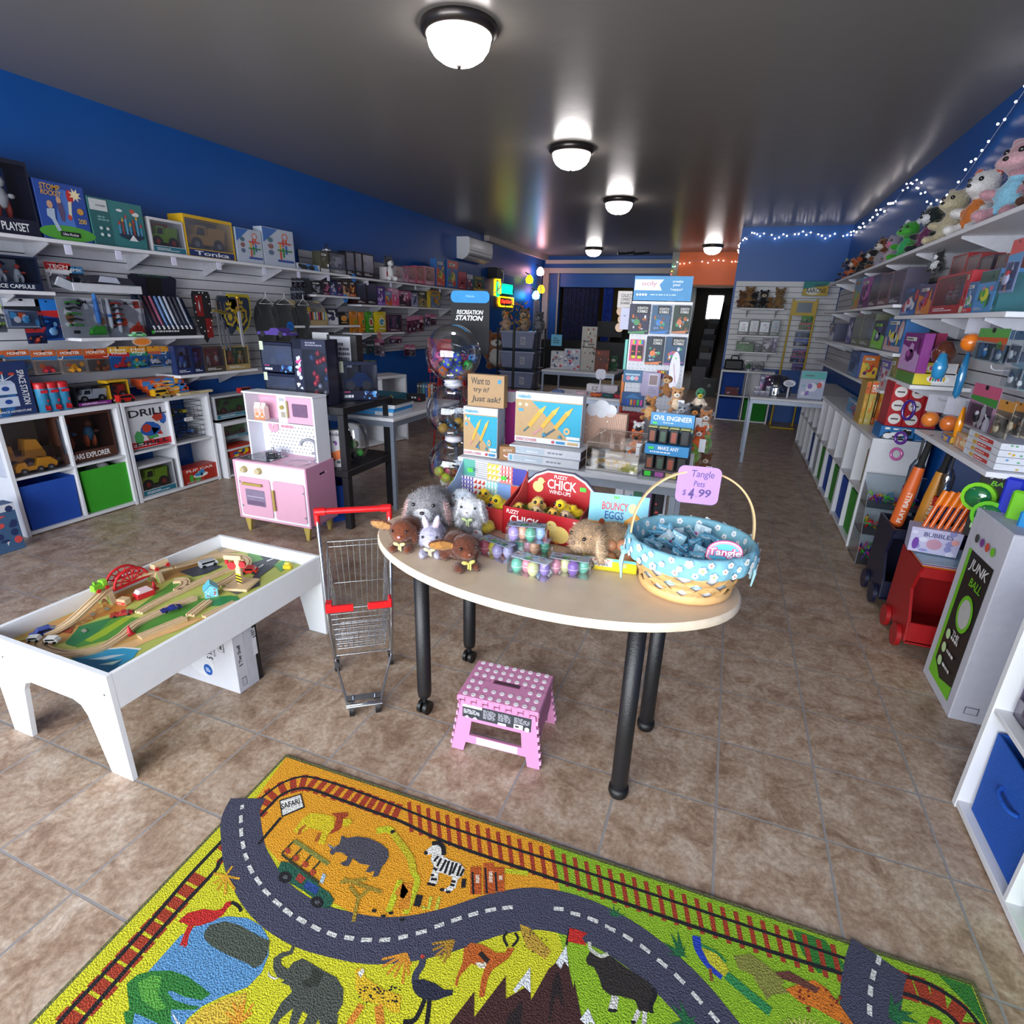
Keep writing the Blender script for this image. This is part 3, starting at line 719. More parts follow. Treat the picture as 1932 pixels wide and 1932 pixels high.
def tile_mat():
 m=bpy.data.materials.new('stone_tile');m.use_nodes=True;nt=m.node_tree;b=nt.nodes['Principled BSDF'];L=nt.links.new
 tc=nt.nodes.new('ShaderNodeTexCoord');mp=nt.nodes.new('ShaderNodeMapping');L(tc.outputs['Object'],mp.inputs['Vector'])
 mp.inputs['Location'].default_value=(-.1698,-2.1257+.315*30,0)
 br=nt.nodes.new('ShaderNodeTexBrick');br.offset=0;br.squash=1;br.inputs['Scale'].default_value=1
 br.inputs['Brick Width'].default_value=.315;br.inputs['Row Height'].default_value=.315;br.inputs['Mortar Size'].default_value=.0042;br.inputs['Mortar Smooth'].default_value=.25
 br.inputs['Color1'].default_value=(.93,.93,.93,1);br.inputs['Color2'].default_value=(1.07,1.07,1.07,1);br.inputs['Mortar'].default_value=(1,1,1,1);br.inputs['Bias'].default_value=0
 L(mp.outputs[0],br.inputs['Vector'])
 n1=nt.nodes.new('ShaderNodeTexNoise');n1.inputs['Scale'].default_value=9;n1.inputs['Detail'].default_value=9;n1.inputs['Roughness'].default_value=.75;n1.inputs['Distortion'].default_value=.6
 n2=nt.nodes.new('ShaderNodeTexNoise');n2.inputs['Scale'].default_value=60;n2.inputs['Detail'].default_value=6;n2.inputs['Roughness'].default_value=.7
 L(tc.outputs['Object'],n1.inputs['Vector']);L(tc.outputs['Object'],n2.inputs['Vector'])
 r1=nt.nodes.new('ShaderNodeValToRGB');e=r1.color_ramp.elements
 e[0].position=.30;e[0].color=(*lin('#7a6150'),1);e[1].position=.72;e[1].color=(*lin('#d0c0b2'),1)
 for p,c in((.42,'#967c68'),(.50,'#aa927e'),(.60,'#b8a594')):
  q=r1.color_ramp.elements.new(p);q.color=(*lin(c),1)
 L(n1.outputs['Fac'],r1.inputs[0])
 r2=nt.nodes.new('ShaderNodeValToRGB');e=r2.color_ramp.elements;e[0].position=.30;e[0].color=(.62,.58,.55,1);e[1].position=.62;e[1].color=(1.12,1.12,1.12,1)
 L(n2.outputs['Fac'],r2.inputs[0])
 def mul(a,c):
  x=nt.nodes.new('ShaderNodeMix');x.data_type='RGBA';x.blend_type='MULTIPLY';x.inputs[0].default_value=1;L(a,x.inputs[6]);L(c,x.inputs[7]);return x.outputs[2]
 c=mul(mul(r1.outputs[0],r2.outputs[0]),br.outputs['Color'])
 x=nt.nodes.new('ShaderNodeMix');x.data_type='RGBA';L(br.outputs['Fac'],x.inputs[0]);L(c,x.inputs[6]);x.inputs[7].default_value=(*lin('#8f8a89'),1)
 L(x.outputs[2],b.inputs['Base Color'])
 rr=nt.nodes.new('ShaderNodeMapRange');L(n1.outputs['Fac'],rr.inputs[0]);rr.inputs[3].default_value=.30;rr.inputs[4].default_value=.5;L(rr.outputs[0],b.inputs['Roughness'])
 h=nt.nodes.new('ShaderNodeMath');h.operation='MULTIPLY_ADD';L(br.outputs['Fac'],h.inputs[0]);h.inputs[1].default_value=-1.2;L(n2.outputs['Fac'],h.inputs[2])
 bp=nt.nodes.new('ShaderNodeBump');bp.inputs['Strength'].default_value=.35;bp.inputs['Distance'].default_value=.003;L(h.outputs[0],bp.inputs['Height']);L(bp.outputs[0],b.inputs['Normal'])
 return m
def ceil_mat():
 m=bpy.data.materials.new('ceiling_paint');m.use_nodes=True;nt=m.node_tree;b=nt.nodes['Principled BSDF']
 b.inputs['Base Color'].default_value=(*lin('#7f7a75'),1);b.inputs['Roughness'].default_value=.30;b.inputs['Specular IOR Level'].default_value=.6
 tc=nt.nodes.new('ShaderNodeTexCoord');n=nt.nodes.new('ShaderNodeTexNoise');n.inputs['Scale'].default_value=5;n.inputs['Detail'].default_value=3
 nt.links.new(tc.outputs['Object'],n.inputs['Vector']);bp=nt.nodes.new('ShaderNodeBump');bp.inputs['Strength'].default_value=.12;bp.inputs['Distance'].default_value=.02
 nt.links.new(n.outputs['Fac'],bp.inputs['Height']);nt.links.new(bp.outputs[0],b.inputs['Normal']);return m
def S_(name,b,**k):return struct(b.build(name,**k))
S_('floor',MB().box(XL-.2,YF-.2,-.1,XR+.3,19,0,tile_mat()))
S_('ceiling',MB().box(XL-.2,YF-.2,ZC,XR+.3,13.6,ZC+.1,ceil_mat()))
S_('wall_left',MB().box(XL-.12,YF-.2,0,XL,13.5,ZC,BLUE))
S_('wall_right',MB().box(XR,YF-.2,0,XR+.12,9.7,ZC,BLUE))
S_('wall_rear_right',MB().box(-.11,9.6,0,XR+.12,12.9,ZC,BLUE))
OR=M('#e8651a',.5,var=.03,scale=4)
b=MB();b.box(-1.28,12.8,2.17,-.11,12.92,ZC,OR);S_('wall_rear_orange',b)
S_('trim_1',MB().box(-1.28,12.77,2.12,-.11,12.93,2.17,M('#6b4a30',.5)))
b=MB();b.box(XL-.1,13.4,2.13,-1.28,13.52,ZC,BLUE);b.box(XL-.1,13.4,0,-4.0,13.52,2.13,BLUE)
b.box(-1.42,13.4,0,-1.28,13.52,2.13,BLUE);S_('wall_rear_left',b)
S_('trim_2',MB().box(-1.42,12.78,0,-1.28,13.4,ZC,M('#8b8682',.5)))
CR=M('#b9aca4',.45)
S_('trim_3',MB().box(-4.33,13.28,2.62,-1.42,13.40,2.70,CR))
S_('trim_4',MB().box(-4.33,13.30,2.42,-1.42,13.40,2.53,CR))
S_('trim_5',MB().box(-4.38,13.28,0,-4.24,13.40,2.53,CR))
S_('trim_6',MB().box(XL,9.9,2.70,XL+.10,13.40,ZC,CR))
S_('trim_7',MB().cyl((-4.02,13.36,1.0),(-4.02,13.36,2.45),.022,CR))
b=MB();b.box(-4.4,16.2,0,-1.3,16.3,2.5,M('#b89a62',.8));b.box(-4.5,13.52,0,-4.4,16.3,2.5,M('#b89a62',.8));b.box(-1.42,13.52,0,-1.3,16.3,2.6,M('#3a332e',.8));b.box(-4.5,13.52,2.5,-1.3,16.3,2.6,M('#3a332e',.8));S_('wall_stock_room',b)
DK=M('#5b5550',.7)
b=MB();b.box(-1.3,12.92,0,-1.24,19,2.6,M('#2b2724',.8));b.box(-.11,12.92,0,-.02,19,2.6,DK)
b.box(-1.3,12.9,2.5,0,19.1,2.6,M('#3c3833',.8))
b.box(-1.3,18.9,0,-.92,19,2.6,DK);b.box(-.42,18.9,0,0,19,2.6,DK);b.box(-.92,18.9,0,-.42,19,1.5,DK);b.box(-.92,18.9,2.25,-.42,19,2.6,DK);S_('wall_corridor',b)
b=MB();b.box(-.92,18.93,1.50,-.42,18.97,1.54,WHITE);b.box(-.92,18.93,2.21,-.42,18.97,2.25,WHITE);b.box(-.92,18.93,1.5,-.89,18.97,2.25,WHITE);b.box(-.45,18.93,1.5,-.42,18.97,2.25,WHITE)
b.box(-.89,18.945,1.54,-.45,18.95,2.21,clear());S_('window_2',b)
b=MB();b.box(XL-.2,YF-.12,0,XR+.2,YF,.25,BLUE);b.box(XL-.2,YF-.12,2.45,XR+.2,YF,ZC,BLUE);b.box(XL-.2,YF-.12,.25,-4.0,YF,2.45,BLUE);b.box(1.0,YF-.12,.25,XR+.2,YF,2.45,BLUE);S_('wall_front',b)
b=MB()
for x in(-4.0,-2.36,-.72,.95):b.box(x,YF-.09,.25,x+.05,YF-.03,2.45,M('#9a9a9c',.4,.6))
for z in(.25,2.40):b.box(-4.0,YF-.09,z,1.0,YF-.03,z+.05,M('#9a9a9c',.4,.6))
b.box(-4.0,YF-.065,.3,1.0,YF-.06,2.4,clear(k=.03));S_('window_1',b)
def lamp(x,y,label):
 t=thing('ceiling_light',label,'ceiling light',(x,y,ZC),0,'dome lights in a row down the ceiling')
 b=MB();b.lathe([(.0,0),(.185,0),(.19,-.012),(.187,-.03),(.172,-.045),(.16,-.05),(.155,-.035),(0,-.035)],M('#4a4442',.3,.8),32);b.build('canopy_ring',t)
 b=MB();b.lathe([(.158,-.045),(.156,-.06),(.147,-.09),(.125,-.12),(.09,-.143),(.05,-.155),(.0,-.158)],M('#fff8f6',.3,var=0,emit=LAMP_E),32);b.build('glass_dome',t)
 b=MB();b.lathe([(.0,-.155),(.012,-.158),(.010,-.168),(.006,-.176),(0,-.178)],M('#4a4442',.3,.8),12);b.build('finial',t)
for x,y,l in((-1.47,2.98,'dome ceiling light nearest the front, largest in view'),(-1.48,5.10,'dome ceiling light, second of the row back from the front'),(-1.49,7.25,'dome ceiling light, third of the row, above the tall pen display'),(-2.88,11.9,'dome ceiling light near the back counter and white trim'),(-.60,11.7,'dome ceiling light in front of the orange wall')):lamp(x,y,l)
def slatwall(label,L,z0,z1,loc,yaw,col='#c9c9cf'):
 """board L long, front at local y = 0"""
 b=MB();b.box(0,.012,z0,L,.02,z1,'#26262a');z=z1
 while z>z0+.01:
  b.box(0,0,max(z0,z-.07),L,.012,z,M(col,.5,var=.03));z-=.0765
 return tag(b.build('slatwall_panel',loc=loc,yaw=yaw),label,'wall panel')
slatwall('white slatwall board behind the toy cars and knight shields',3.35,.84,1.90,(XL+.023,1.72,0),PI/2)
slatwall('grey slatwall board behind the dark figure boxes, left wall',4.3,.95,2.05,(XL+.023,5.08,0),PI/2,'#b4b4bb')
slatwall('white slatwall board on the rear wall behind the teddy bears',1.40,.80,2.05,(-.08,9.577,0),0,'#d8d8dc')
slatwall('white slatwall board behind the hanging toys, right wall',6.6,.90,1.93,(XR-.023,9.4,0),-PI/2)
def wshelf(label,L,depth,z,loc,yaw,brackets=(),th=.022,col='#dcdce2',group=None):
 t=thing('wall_shelf',label,'shelf',(loc[0],loc[1],0),yaw,group)
 b=MB();b.cbox(-L/2,0,z-th,L/2,depth,z,M(col,.4,var=.02),.002);b.build('shelf_board',t)
 for x in brackets:
  b=MB();b.prism([(.03,z-th),(depth,z-th),(depth,z-.13),(depth-.012,z-.13),(.03,z-th-.012)],x-.004,x+.004,M('#c0c0c8',.4,.5),'yz');b.build('bracket',t)
 return t
def lshelf(label,y0,y1,depth,z,nb=3,**k):return wshelf(label,y1-y0,depth,z,(XL+.023+depth,(y0+y1)/2),PI/2,[(-.5+(i+.5)/nb)*(y1-y0)for i in range(nb)],**k)
def rshelf(label,y0,y1,depth,z,nb=3,**k):return wshelf(label,y1-y0,depth,z,(XR-.023-depth,(y0+y1)/2),-PI/2,[(-.5+(i+.5)/nb)*(y1-y0)for i in range(nb)],**k)
lshelf('long white top shelf of boxed toys, near half of left wall',1.5,5.55,.28,1.835,6)
lshelf('long white top shelf from the husky plush to its far end',5.56,9.3,.28,1.825,5)
lshelf('short white shelf under the space capsule box',1.6,2.47,.28,1.52,2)
lshelf('white shelf holding the grey fold-up car packs',2.56,3.53,.28,1.235,2)
lshelf('low white shelf under the orange and brown toy packs',3.25,4.06,.28,.93,2)
lshelf('narrow white shelf of small dark boxes, upper left wall',5.05,5.82,.20,1.613,2)
lshelf('white shelf under the pink and yellow activity boxes',5.84,8.6,.20,1.535,3)
lshelf('white shelf holding the wooden key ring rack',4.60,5.68,.28,1.305,2)
lshelf('white shelf under the orange, green and yellow pouches',5.70,6.65,.28,1.215,2)
rshelf('long white top shelf of big plush animals, right wall',2.6,8.3,.30,1.945,7)
rshelf('white shelf under the blue pig playset, right wall',2.9,4.66,.30,1.537,3)
rshelf('white shelf under the far sparkling doll boxes, right wall',4.78,8.2,.30,1.615,4)
rshelf('white middle shelf of small game boxes, right wall',4.45,8.5,.30,1.30,4)
rshelf('short white shelf under the stacked yellow boxes',3.90,4.50,.30,1.148,2)
rshelf('white lower shelf behind the orange game pack',4.62,8.2,.28,1.04,4)
rshelf('lowest white shelf jutting out above the bats',2.62,3.60,.30,.94,2)
for z,l in((1.672,'rear white shelf carrying the teddy bears'),(1.288,'rear white shelf of small figure boxes'),(1.05,'rear white shelf with the green case')):
 wshelf(l,.60,.22,z,(.33,9.36),0,(-.2,.2))
t=thing('air_conditioner','white wall-mounted air conditioner high on the blue left wall','air conditioner',(XL,9.28,0),PI/2)
b=MB();b.T=Matrix.Rotation(PI,4,'Z')
pf=[(0,2.32),(-.10,2.30),(-.17,2.335),(-.225,2.40),(-.235,2.50),(-.23,2.62),(-.20,2.635),(0,2.635)]
b=MB();b.prism([(p[0],p[1])for p in pf],-.47,.47,M('#d9d9dc',.3,coat=.5,var=.02),'yz');b.build('body',t)
b=MB();b.box(-.42,-.222,2.36,.42,-.165,2.375,'#55555a');b.build('air_vent',t)
b=MB();b.box(-.47,-.238,2.44,.47,-.232,2.445,'#8a8a90');b.build('seam',t)
def ribbon(b,pts,w,z,m,smooth=1):
 P=[Vector((p[0],p[1]))for p in(bez([(q[0],q[1],0)for q in pts],5)if smooth and len(pts)>2 else pts)]
 L=[];R=[]
 for i in range(len(P)):
  d=P[min(i+1,len(P)-1)]-P[max(i-1,0)];d=d.normalized()if d.length else Vector((1,0));n=Vector((-d.y,d.x))*w/2
  L.append((P[i].x+n.x,P[i].y+n.y,z));R.append((P[i].x-n.x,P[i].y-n.y,z))
 k=len(P);b.add(L+R,[(k+i,k+i+1,i+1,i)for i in range(k-1)],m)
def pile(c):return M(c,.97,bump=1,var=.3,scale=260)
b=MB();ox,oy=-1.229,1.129;ux=Vector((.9995,.0318));uy=Vector((.055,-.9985))
def rc(a,c):return(ox+ux.x*a+uy.x*c,oy+ux.y*a+uy.y*c)
q=[rc(-.006,-.006),rc(1.99,-.006),rc(1.99,1.36),rc(-.006,1.36)]
b.prism(q[::-1],.0005,.0070,M('#5d5f38',.9,bump=.6,scale=200));q=[rc(.004,.004),rc(1.98,.004),rc(1.98,1.35),rc(.004,1.35)]
b.prism(q[::-1],.0070,.0078,pile('#d3cf22'))
zz=.0080
for line in RUG.split('\n'):
 k,c,w,fl=line.split(' ');v=[int(a)/1000 for a in fl.split(',')];pts=[(v[i],v[i+1])for i in range(0,len(v),2)]
 def cl(p):
  d=Vector((p[0]-ox,p[1]-oy));a=d.dot(ux);e=d.dot(uy);a=min(1.978,max(.004,a));e=min(1.348,max(.004,e));return rc(a,e)
 pts=[cl(p)for p in pts];zz+=.0000035;m=pile(RUGC[int(c)])
 if k=='p':b.poly([(p[0],p[1],zz)for p in pts],m)
 elif k=='l':ribbon(b,pts,int(w)/1000,zz,m,int(w)<200)
 else:
  g,f=glyph(w,0,.02);A,B,Cc,D=[Vector(p)for p in pts]
  b.add([tuple(A+(B-A)*x+(D-A)*y)+(zz,)for x,y in g],f,m)
rnd=random.Random(3)
tag(b.build('play_rug'),'yellow safari play rug printed with animals, road and railway','rug')
PW=M('#eceef2',.35,var=.015)
BIR=M('#d6bfa6',.42,var=.05,scale=14)
t=thing('oval_table','oval pale wood display table on black legs, covered with Easter toys','table',(-.507,1.648,0),-.12)
b=MB();n=72;a_,b_=.645,.37
ring=lambda sx,z:[(sx*a_*math.cos(2*PI*i/n),sx*b_*math.sin(2*PI*i/n),z)for i in range(n)]
o_=ring(1,.673)+ring(1.003,.677)+ring(1.003,.694)+ring(.994,.70)
b.add(o_,[(k*n+i,k*n+(i+1)%n,(k+1)*n+(i+1)%n,(k+1)*n+i)for k in range(3)for i in range(n)],M('#dcc9b2',.4),True)
b.add(ring(.994,.70),[tuple(range(n))],BIR);b.add(ring(1,.673),[tuple(range(n-1,-1,-1))],BIR);b.build('table_top',t)
BL=M('#17171a',.45,bump=.15,scale=200)
b=MB();b.box(-.37,-.165,.62,.37,-.145,.672,BL);b.box(-.37,.145,.62,.37,.165,.672,BL);b.box(-.37,-.16,.62,-.35,.16,.672,BL);b.box(.35,-.16,.62,.37,.16,.672,BL);b.build('under_frame',t)
for(wx,wy,cast)in((-.905,1.52,1),(-.89,1.89,1),(-.133,1.425,0),(-.095,1.774,0)):
 d=Vector((wx+.507,wy-1.648));lx=d.x*math.cos(.12)-d.y*math.sin(.12);ly=d.x*math.sin(.12)+d.y*math.cos(.12)
 b=MB();b.lathe([(0,.672),(.027,.672),(.027,.10 if cast else .035),(.024,.08 if cast else .03),(0,.08 if cast else .03)],BL,20,(lx,ly,0));lg=b.build('leg',t)
 if cast:
  b=MB()
  for s in(-1,1):b.cyl((lx+s*.006,ly,.027),(lx+s*.021,ly,.027),.027,M('#0c0c0e',.4),n=20)
  b.cyl((lx,ly,.05),(lx,ly,.085),.010,M('#3a3a3e',.3,.8));b.build('caster',lg)
 else:MB().lathe([(0,.034),(.031,.034),(.033,.015),(.028,0),(0,0)],M('#0c0c0e',.5),20,(lx,ly,0)).build('rubber_foot',lg)
t=thing('train_table','low white play table holding a wooden train track','play table',(-1.92,1.35,0))
X0,X1,Y0,Y1=-.30,.31,-.49,.48
def arch(mir=1):
 return[(X0,0),(X0+.10,0),(X0+.145,.215),(X0+.165,.248),(X0+.20,.262),(X1-.20,.262),(X1-.165,.248),(X1-.145,.215),(X1-.10,0),(X1,0),(X1,.405),(X0,.405)]
for y in(Y0,Y1-.016):b=MB();b.prism(arch(),y,y+.016,PW,'xz');b.build('end_panel',t)
for x in(X0+.0005,X1-.0155):
 b=MB();b.cbox(x,Y0+.016,.275,x+.015,Y1-.016,.4045,PW,.0015);b.build('side_rail',t)
for x,y in((X0+.08,Y0-.0004),(X1-.03,Y0-.0004)):b=MB();b.cyl((x,y,.33),(x,y-.001,.33),.004,M('#8a8a90',.3,.8),n=10);b.build('screw_cap',t)
ZB=.345
b=MB();b.box(X0+.016,Y0+.017,ZB-.012,X1-.016,Y1-.017,ZB,M('#b9bf62',.5,var=.04))
def bp(pts,c,z):b.poly([(x+1.92*1,y-1.35,ZB+z)for x,y in pts],M(c,.45,var=.05,scale=20))
bp([(-2.2,0.942),(-2.2,1.059),(-2.2,1.375),(-2.2,1.495),(-2.046,1.207),(-2.078,1.136),(-2.082,1.028),(-2.033,0.953),(-2.089,0.905),(-2.2,0.882)],'#c9853a',0.00030)
bp([(-2.2,0.925),(-2.2,1.069),(-2.2,1.286),(-2.111,1.254),(-2.101,1.126),(-2.023,0.98),(-2.106,0.909),(-2.2,0.882)],'#d8a05a',0.00042)
bp([(-2.2,1.539),(-2.186,1.637),(-2.038,1.583),(-2.116,1.49),(-2.129,1.31),(-2.2,1.286),(-2.2,1.35)],'#b98a4a',0.00054)
bp([(-2.018,0.983),(-2.074,1.083),(-2.01,1.223),(-2.101,1.478),(-2.019,1.461),(-2.001,1.303),(-1.996,1.172),(-1.926,1.204),(-1.857,1.399),(-1.767,1.472),(-1.775,1.328),(-1.798,1.233),(-1.836,1.136),(-1.904,1.044),(-1.947,0.978)],'#56933a',0.00066)
bp([(-2.006,0.976),(-2.079,1.068),(-2.031,1.157),(-1.982,1.072),(-1.963,0.977)],'#2f7d4a',0.00078)
bp([(-1.79,1.382),(-1.8,1.441),(-1.748,1.473),(-1.707,1.451),(-1.723,1.397),(-1.767,1.369)],'#2f8a4e',0.00090)
bp([(-1.969,1.016),(-1.996,1.172),(-1.967,1.192),(-1.937,1.067),(-1.937,1.018)],'#9bb52f',0.00102)
bp([(-1.831,0.995),(-1.873,0.999),(-1.836,1.136),(-1.761,1.277),(-1.713,1.298),(-1.734,1.181),(-1.784,1.085),(-1.759,1.004)],'#c9a05e',0.00114)
bp([(-1.841,1.013),(-1.791,1.156),(-1.731,1.29),(-1.724,1.238),(-1.762,1.107),(-1.778,1.018)],'#e3b57c',0.00126)
bp([(-1.936,0.949),(-1.873,0.999),(-1.81,1.041),(-1.744,1.061),(-1.742,1.047),(-1.818,1.01),(-1.874,0.954)],'#eceee6',0.00138)
bp([(-1.931,0.94),(-1.881,0.982),(-1.803,1.036),(-1.745,1.05),(-1.718,1.011),(-1.715,0.939),(-1.755,0.921),(-1.895,0.934)],'#3aa0c9',0.00150)
bp([(-1.905,0.93),(-1.812,0.959),(-1.74,0.991),(-1.697,0.927),(-1.737,0.909)],'#1c6f96',0.00162)
bp([(-1.843,0.946),(-1.795,0.994),(-1.758,1.016),(-1.792,0.968)],'#c9dce0',0.00174)
bp([(-1.783,0.94),(-1.74,0.991),(-1.742,0.958)],'#bcd4c0',0.00186)
bp([(-2.2,1.659),(-2.2,1.81),(-2.079,1.81),(-2.157,1.737),(-2.186,1.637),(-2.2,1.598)],'#c2a27a',0.00198)
bp([(-2.2,1.781),(-2.2,1.81),(-2.166,1.81),(-2.159,1.759)],'#9a8c7c',0.00210)
bp([(-2.148,1.533),(-2.113,1.649),(-2.019,1.651),(-2.023,1.57),(-2.049,1.521)],'#3f434e',0.00222)
bp([(-1.842,1.489),(-1.793,1.582),(-1.843,1.672),(-1.927,1.673),(-1.972,1.81),(-1.845,1.81),(-1.813,1.746),(-1.79,1.638),(-1.728,1.575),(-1.754,1.478)],'#3f434e',0.00234)
bp([(-2.033,1.81),(-1.958,1.81),(-1.912,1.784),(-1.941,1.707)],'#63a04a',0.00246)
bp([(-1.827,1.76),(-1.822,1.81),(-1.766,1.81),(-1.745,1.716)],'#4f9a54',0.00258)
bp([(-1.796,1.81),(-1.77,1.81),(-1.739,1.81)],'#d8c98a',0.00270)
bp([(-1.927,1.81),(-1.845,1.81),(-1.825,1.803)],'#5d6a78',0.00282)
bp([(-1.863,1.671),(-1.875,1.746),(-1.864,1.735),(-1.852,1.66)],'#e8e8e4',0.00294)
bp([(-1.802,1.497),(-1.768,1.538),(-1.758,1.528),(-1.792,1.488)],'#e8e8e4',0.00306)
bp([(-1.872,1.526),(-1.826,1.529),(-1.816,1.519),(-1.862,1.516)],'#e8e8e4',0.00318)
bp([(-1.889,1.782),(-1.881,1.81),(-1.87,1.81),(-1.878,1.77)],'#e8e8e4',0.00330)
bp([(-2.196,0.916),(-2.173,0.957),(-2.144,0.951),(-2.162,0.913)],'#c9b24a',0.00342)
bp([(-2.117,1.032),(-2.084,1.053),(-2.053,1.022),(-2.081,1.016)],'#a54a30',0.00354)
bp([(-2.093,1.062),(-2.093,1.071),(-2.077,1.069),(-2.076,1.06)],'#d8c06a',0.00366)
bp([(-2.1,1.085),(-2.101,1.094),(-2.084,1.092),(-2.084,1.083)],'#d8c06a',0.00378)
bp([(-2.108,1.109),(-2.109,1.118),(-2.092,1.116),(-2.091,1.107)],'#d8c06a',0.00390)
bp([(-2.15,1.161),(-2.151,1.171),(-2.133,1.169),(-2.132,1.159)],'#d8c06a',0.00402)
bp([(-2.152,1.19),(-2.153,1.2),(-2.136,1.197),(-2.135,1.187)],'#d8c06a',0.00414)
bp([(-2.097,1.114),(-2.097,1.123),(-2.081,1.121),(-2.08,1.112)],'#d8c06a',0.00426)
bp([(-2.116,1.065),(-2.117,1.074),(-2.101,1.072),(-2.1,1.063)],'#d8c06a',0.00438)
bp([(-2.167,1.213),(-2.168,1.223),(-2.15,1.221),(-2.149,1.21)],'#d8c06a',0.00450)
bp([(-2.13,1.215),(-2.13,1.225),(-2.113,1.222),(-2.112,1.212)],'#d8c06a',0.00462)
bp([(-2.126,1.136),(-2.13,1.151),(-2.103,1.146),(-2.099,1.131)],'#9a9a8a',0.00474)
bp([(-2.118,1.183),(-2.122,1.199),(-2.094,1.193),(-2.091,1.177)],'#9a9a8a',0.00486)
bp([(-2.038,1.048),(-2.041,1.062),(-2.015,1.057),(-2.012,1.043)],'#9a9a8a',0.00498)
b.build('printed_board',t)
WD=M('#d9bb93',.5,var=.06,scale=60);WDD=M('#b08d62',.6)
def track(pts,label,w=.036,h=.010,n=6,arcs=True):
 P=bez(pts,n)if arcs and len(pts)>2 else[tuple(p)for p in pts];b=MB();prof=[(-.5,0),(-.5,1),(-.34,1),(-.34,.55),(-.20,.55),(-.20,1),(.20,1),(.20,.55),(.34,.55),(.34,1),(.5,1),(.5,0)]
 vs=[];k=len(prof)
 for i,p in enumerate(P):
  d=Vector(P[min(i+1,len(P)-1)])-Vector(P[max(i-1,0)]);nn=Vector((-d.y,d.x,0)).normalized()
  for a,c in prof:q=Vector(p)+nn*(-a*w);vs.append((q.x,q.y,p[2]+c*h))
 for j in range(k):
  fs=[(i*k+j,i*k+(j+1)%k,(i+1)*k+(j+1)%k,(i+1)*k+j)for i in range(len(P)-1)]
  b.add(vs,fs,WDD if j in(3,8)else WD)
 b.add(vs,[tuple(range(k))[::-1],tuple(range((len(P)-1)*k,len(P)*k))],WD)
 e=Vector(P[-1]);d=(e-Vector(P[-2])).normalized();b.cyl(e+d*.004+Vector((0,0,.001)),e+d*.004+Vector((0,0,h-.001)),.006,WD,n=10)
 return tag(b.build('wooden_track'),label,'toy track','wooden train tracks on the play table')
z=.3462
track([(-2.15,1.51,.375),(-2.155,1.59,z+.012),(-2.145,1.69,z),(-2.07,1.75,z),(-1.98,1.747,z),(-1.921,1.69,z),(-1.886,1.587,z),(-1.88,1.50,z)],'curved wooden track round the far end of the play table')
track([(-2.113,.975,z),(-2.10,1.05,.360),(-2.125,1.15,.385),(-2.165,1.24,.394),(-2.166,1.33,.396),(-2.155,1.42,.392),(-2.15,1.50,.378)],'raised wooden track running over the two bridge arches')
track([(-2.105,.965,z),(-2.06,.930,z),(-1.984,.924,z),(-1.915,.942,z),(-1.863,.996,z),(-1.870,1.075,z),(-1.900,1.150,z),(-1.902,1.233,z),(-1.892,1.313,z),(-1.875,1.384,z)],'long winding wooden track along the painted seashore')
track([(-1.968,1.215,z),(-1.98,1.32,z),(-1.977,1.42,z),(-1.975,1.508,z),(-1.965,1.60,z),(-1.95,1.66,z)],'wooden track leading from the points to the far loop')
track([(-2.082,1.455,z),(-2.05,1.475,z),(-2.01,1.45,z),(-1.995,1.40,z)],'short forked wooden track near the red bridge')
track([(-1.808,1.10,z),(-1.775,1.255,z)],'straight wooden track lying loose by the near rail',arcs=False)
track([(-1.776,1.277,z),(-1.805,1.385,z)],'short straight wooden track beside the blue house',arcs=False)
track([(-1.715,1.29,z),(-1.70,1.42,z)],'wooden track lying against the near rail',arcs=False)
for y,l in((1.225,'wooden bridge arch under the green engine'),(1.43,'wooden bridge arch under the plain wooden wagon')):
 b=MB();pts=[(-.033,0)]+[(-.018+0*i,0)for i in range(1)]+[(.018*math.cos(a),.026*math.sin(a))for a in[PI-PI*i/8 for i in range(9)]]+[(.033,0),(.022,.048),(-.022,.048)]
 b.prism(pts,-.011,.011,WD,'xz');b.prism([(-.030,.002),(-.018,.002),(-.014,.03),(-.021,.046)],-.0115,.0115,'#7da04a','xz');b.prism([(.030,.002),(.018,.002),(.014,.03),(.021,.046)][::-1],-.0115,.0115,'#7da04a','xz')
 tag(b.build('bridge_arch',loc=(-2.155,y,.3458),yaw=PI/2*.1),l,'toy bridge')
t=thing('arch_bridge','red arched wheel bridge over the raised track','toy bridge',(-2.17,1.325,.392),PI/2)
for y in(-.024,.024):
 b=MB();b.tube([(.07*math.cos(PI*i/16),y,.06*math.sin(PI*i/16))for i in range(17)],.005,'#c0151c');b.tube([(.045*math.cos(PI*i/12),y,.037*math.sin(PI*i/12))for i in range(13)],.003,'#c0151c')
 b.box(-.075,y-.004,-.006,.075,y+.004,.004,'#c0151c')
 for i in range(1,7):a=PI*i/7;b.tube([(.012*math.cos(a),y,.008),(.068*math.cos(a),y,.058*math.sin(a))],.0028,'#c0151c')
 b.build('arch',t)
def wheels(t,L,W,r,col,zc=None):
 for x in(-L/2,L/2):
  for y in(-W/2,W/2):b=MB();b.cyl((x,y-.003,zc or r),(x,y+.003,zc or r),r,M('#17171a',.6)if col is None else col,n=14);b.build('wheel',t)
t=thing('toy_engine','lime green wooden train engine left of the red bridge','toy train',(-2.165,1.215,.4035),PI/2+.15)
b=MB();b.cbox(-.032,-.013,.006,.028,.013,.018,'#7cc42a');b.cyl((-.03,0,.024),(.005,0,.024),.011,'#7cc42a');b.cbox(.004,-.013,.016,.026,.013,.040,'#8fd436');b.cyl((-.018,0,.034),(-.018,0,.046),.005,'#6ab020');b.build('body',t)
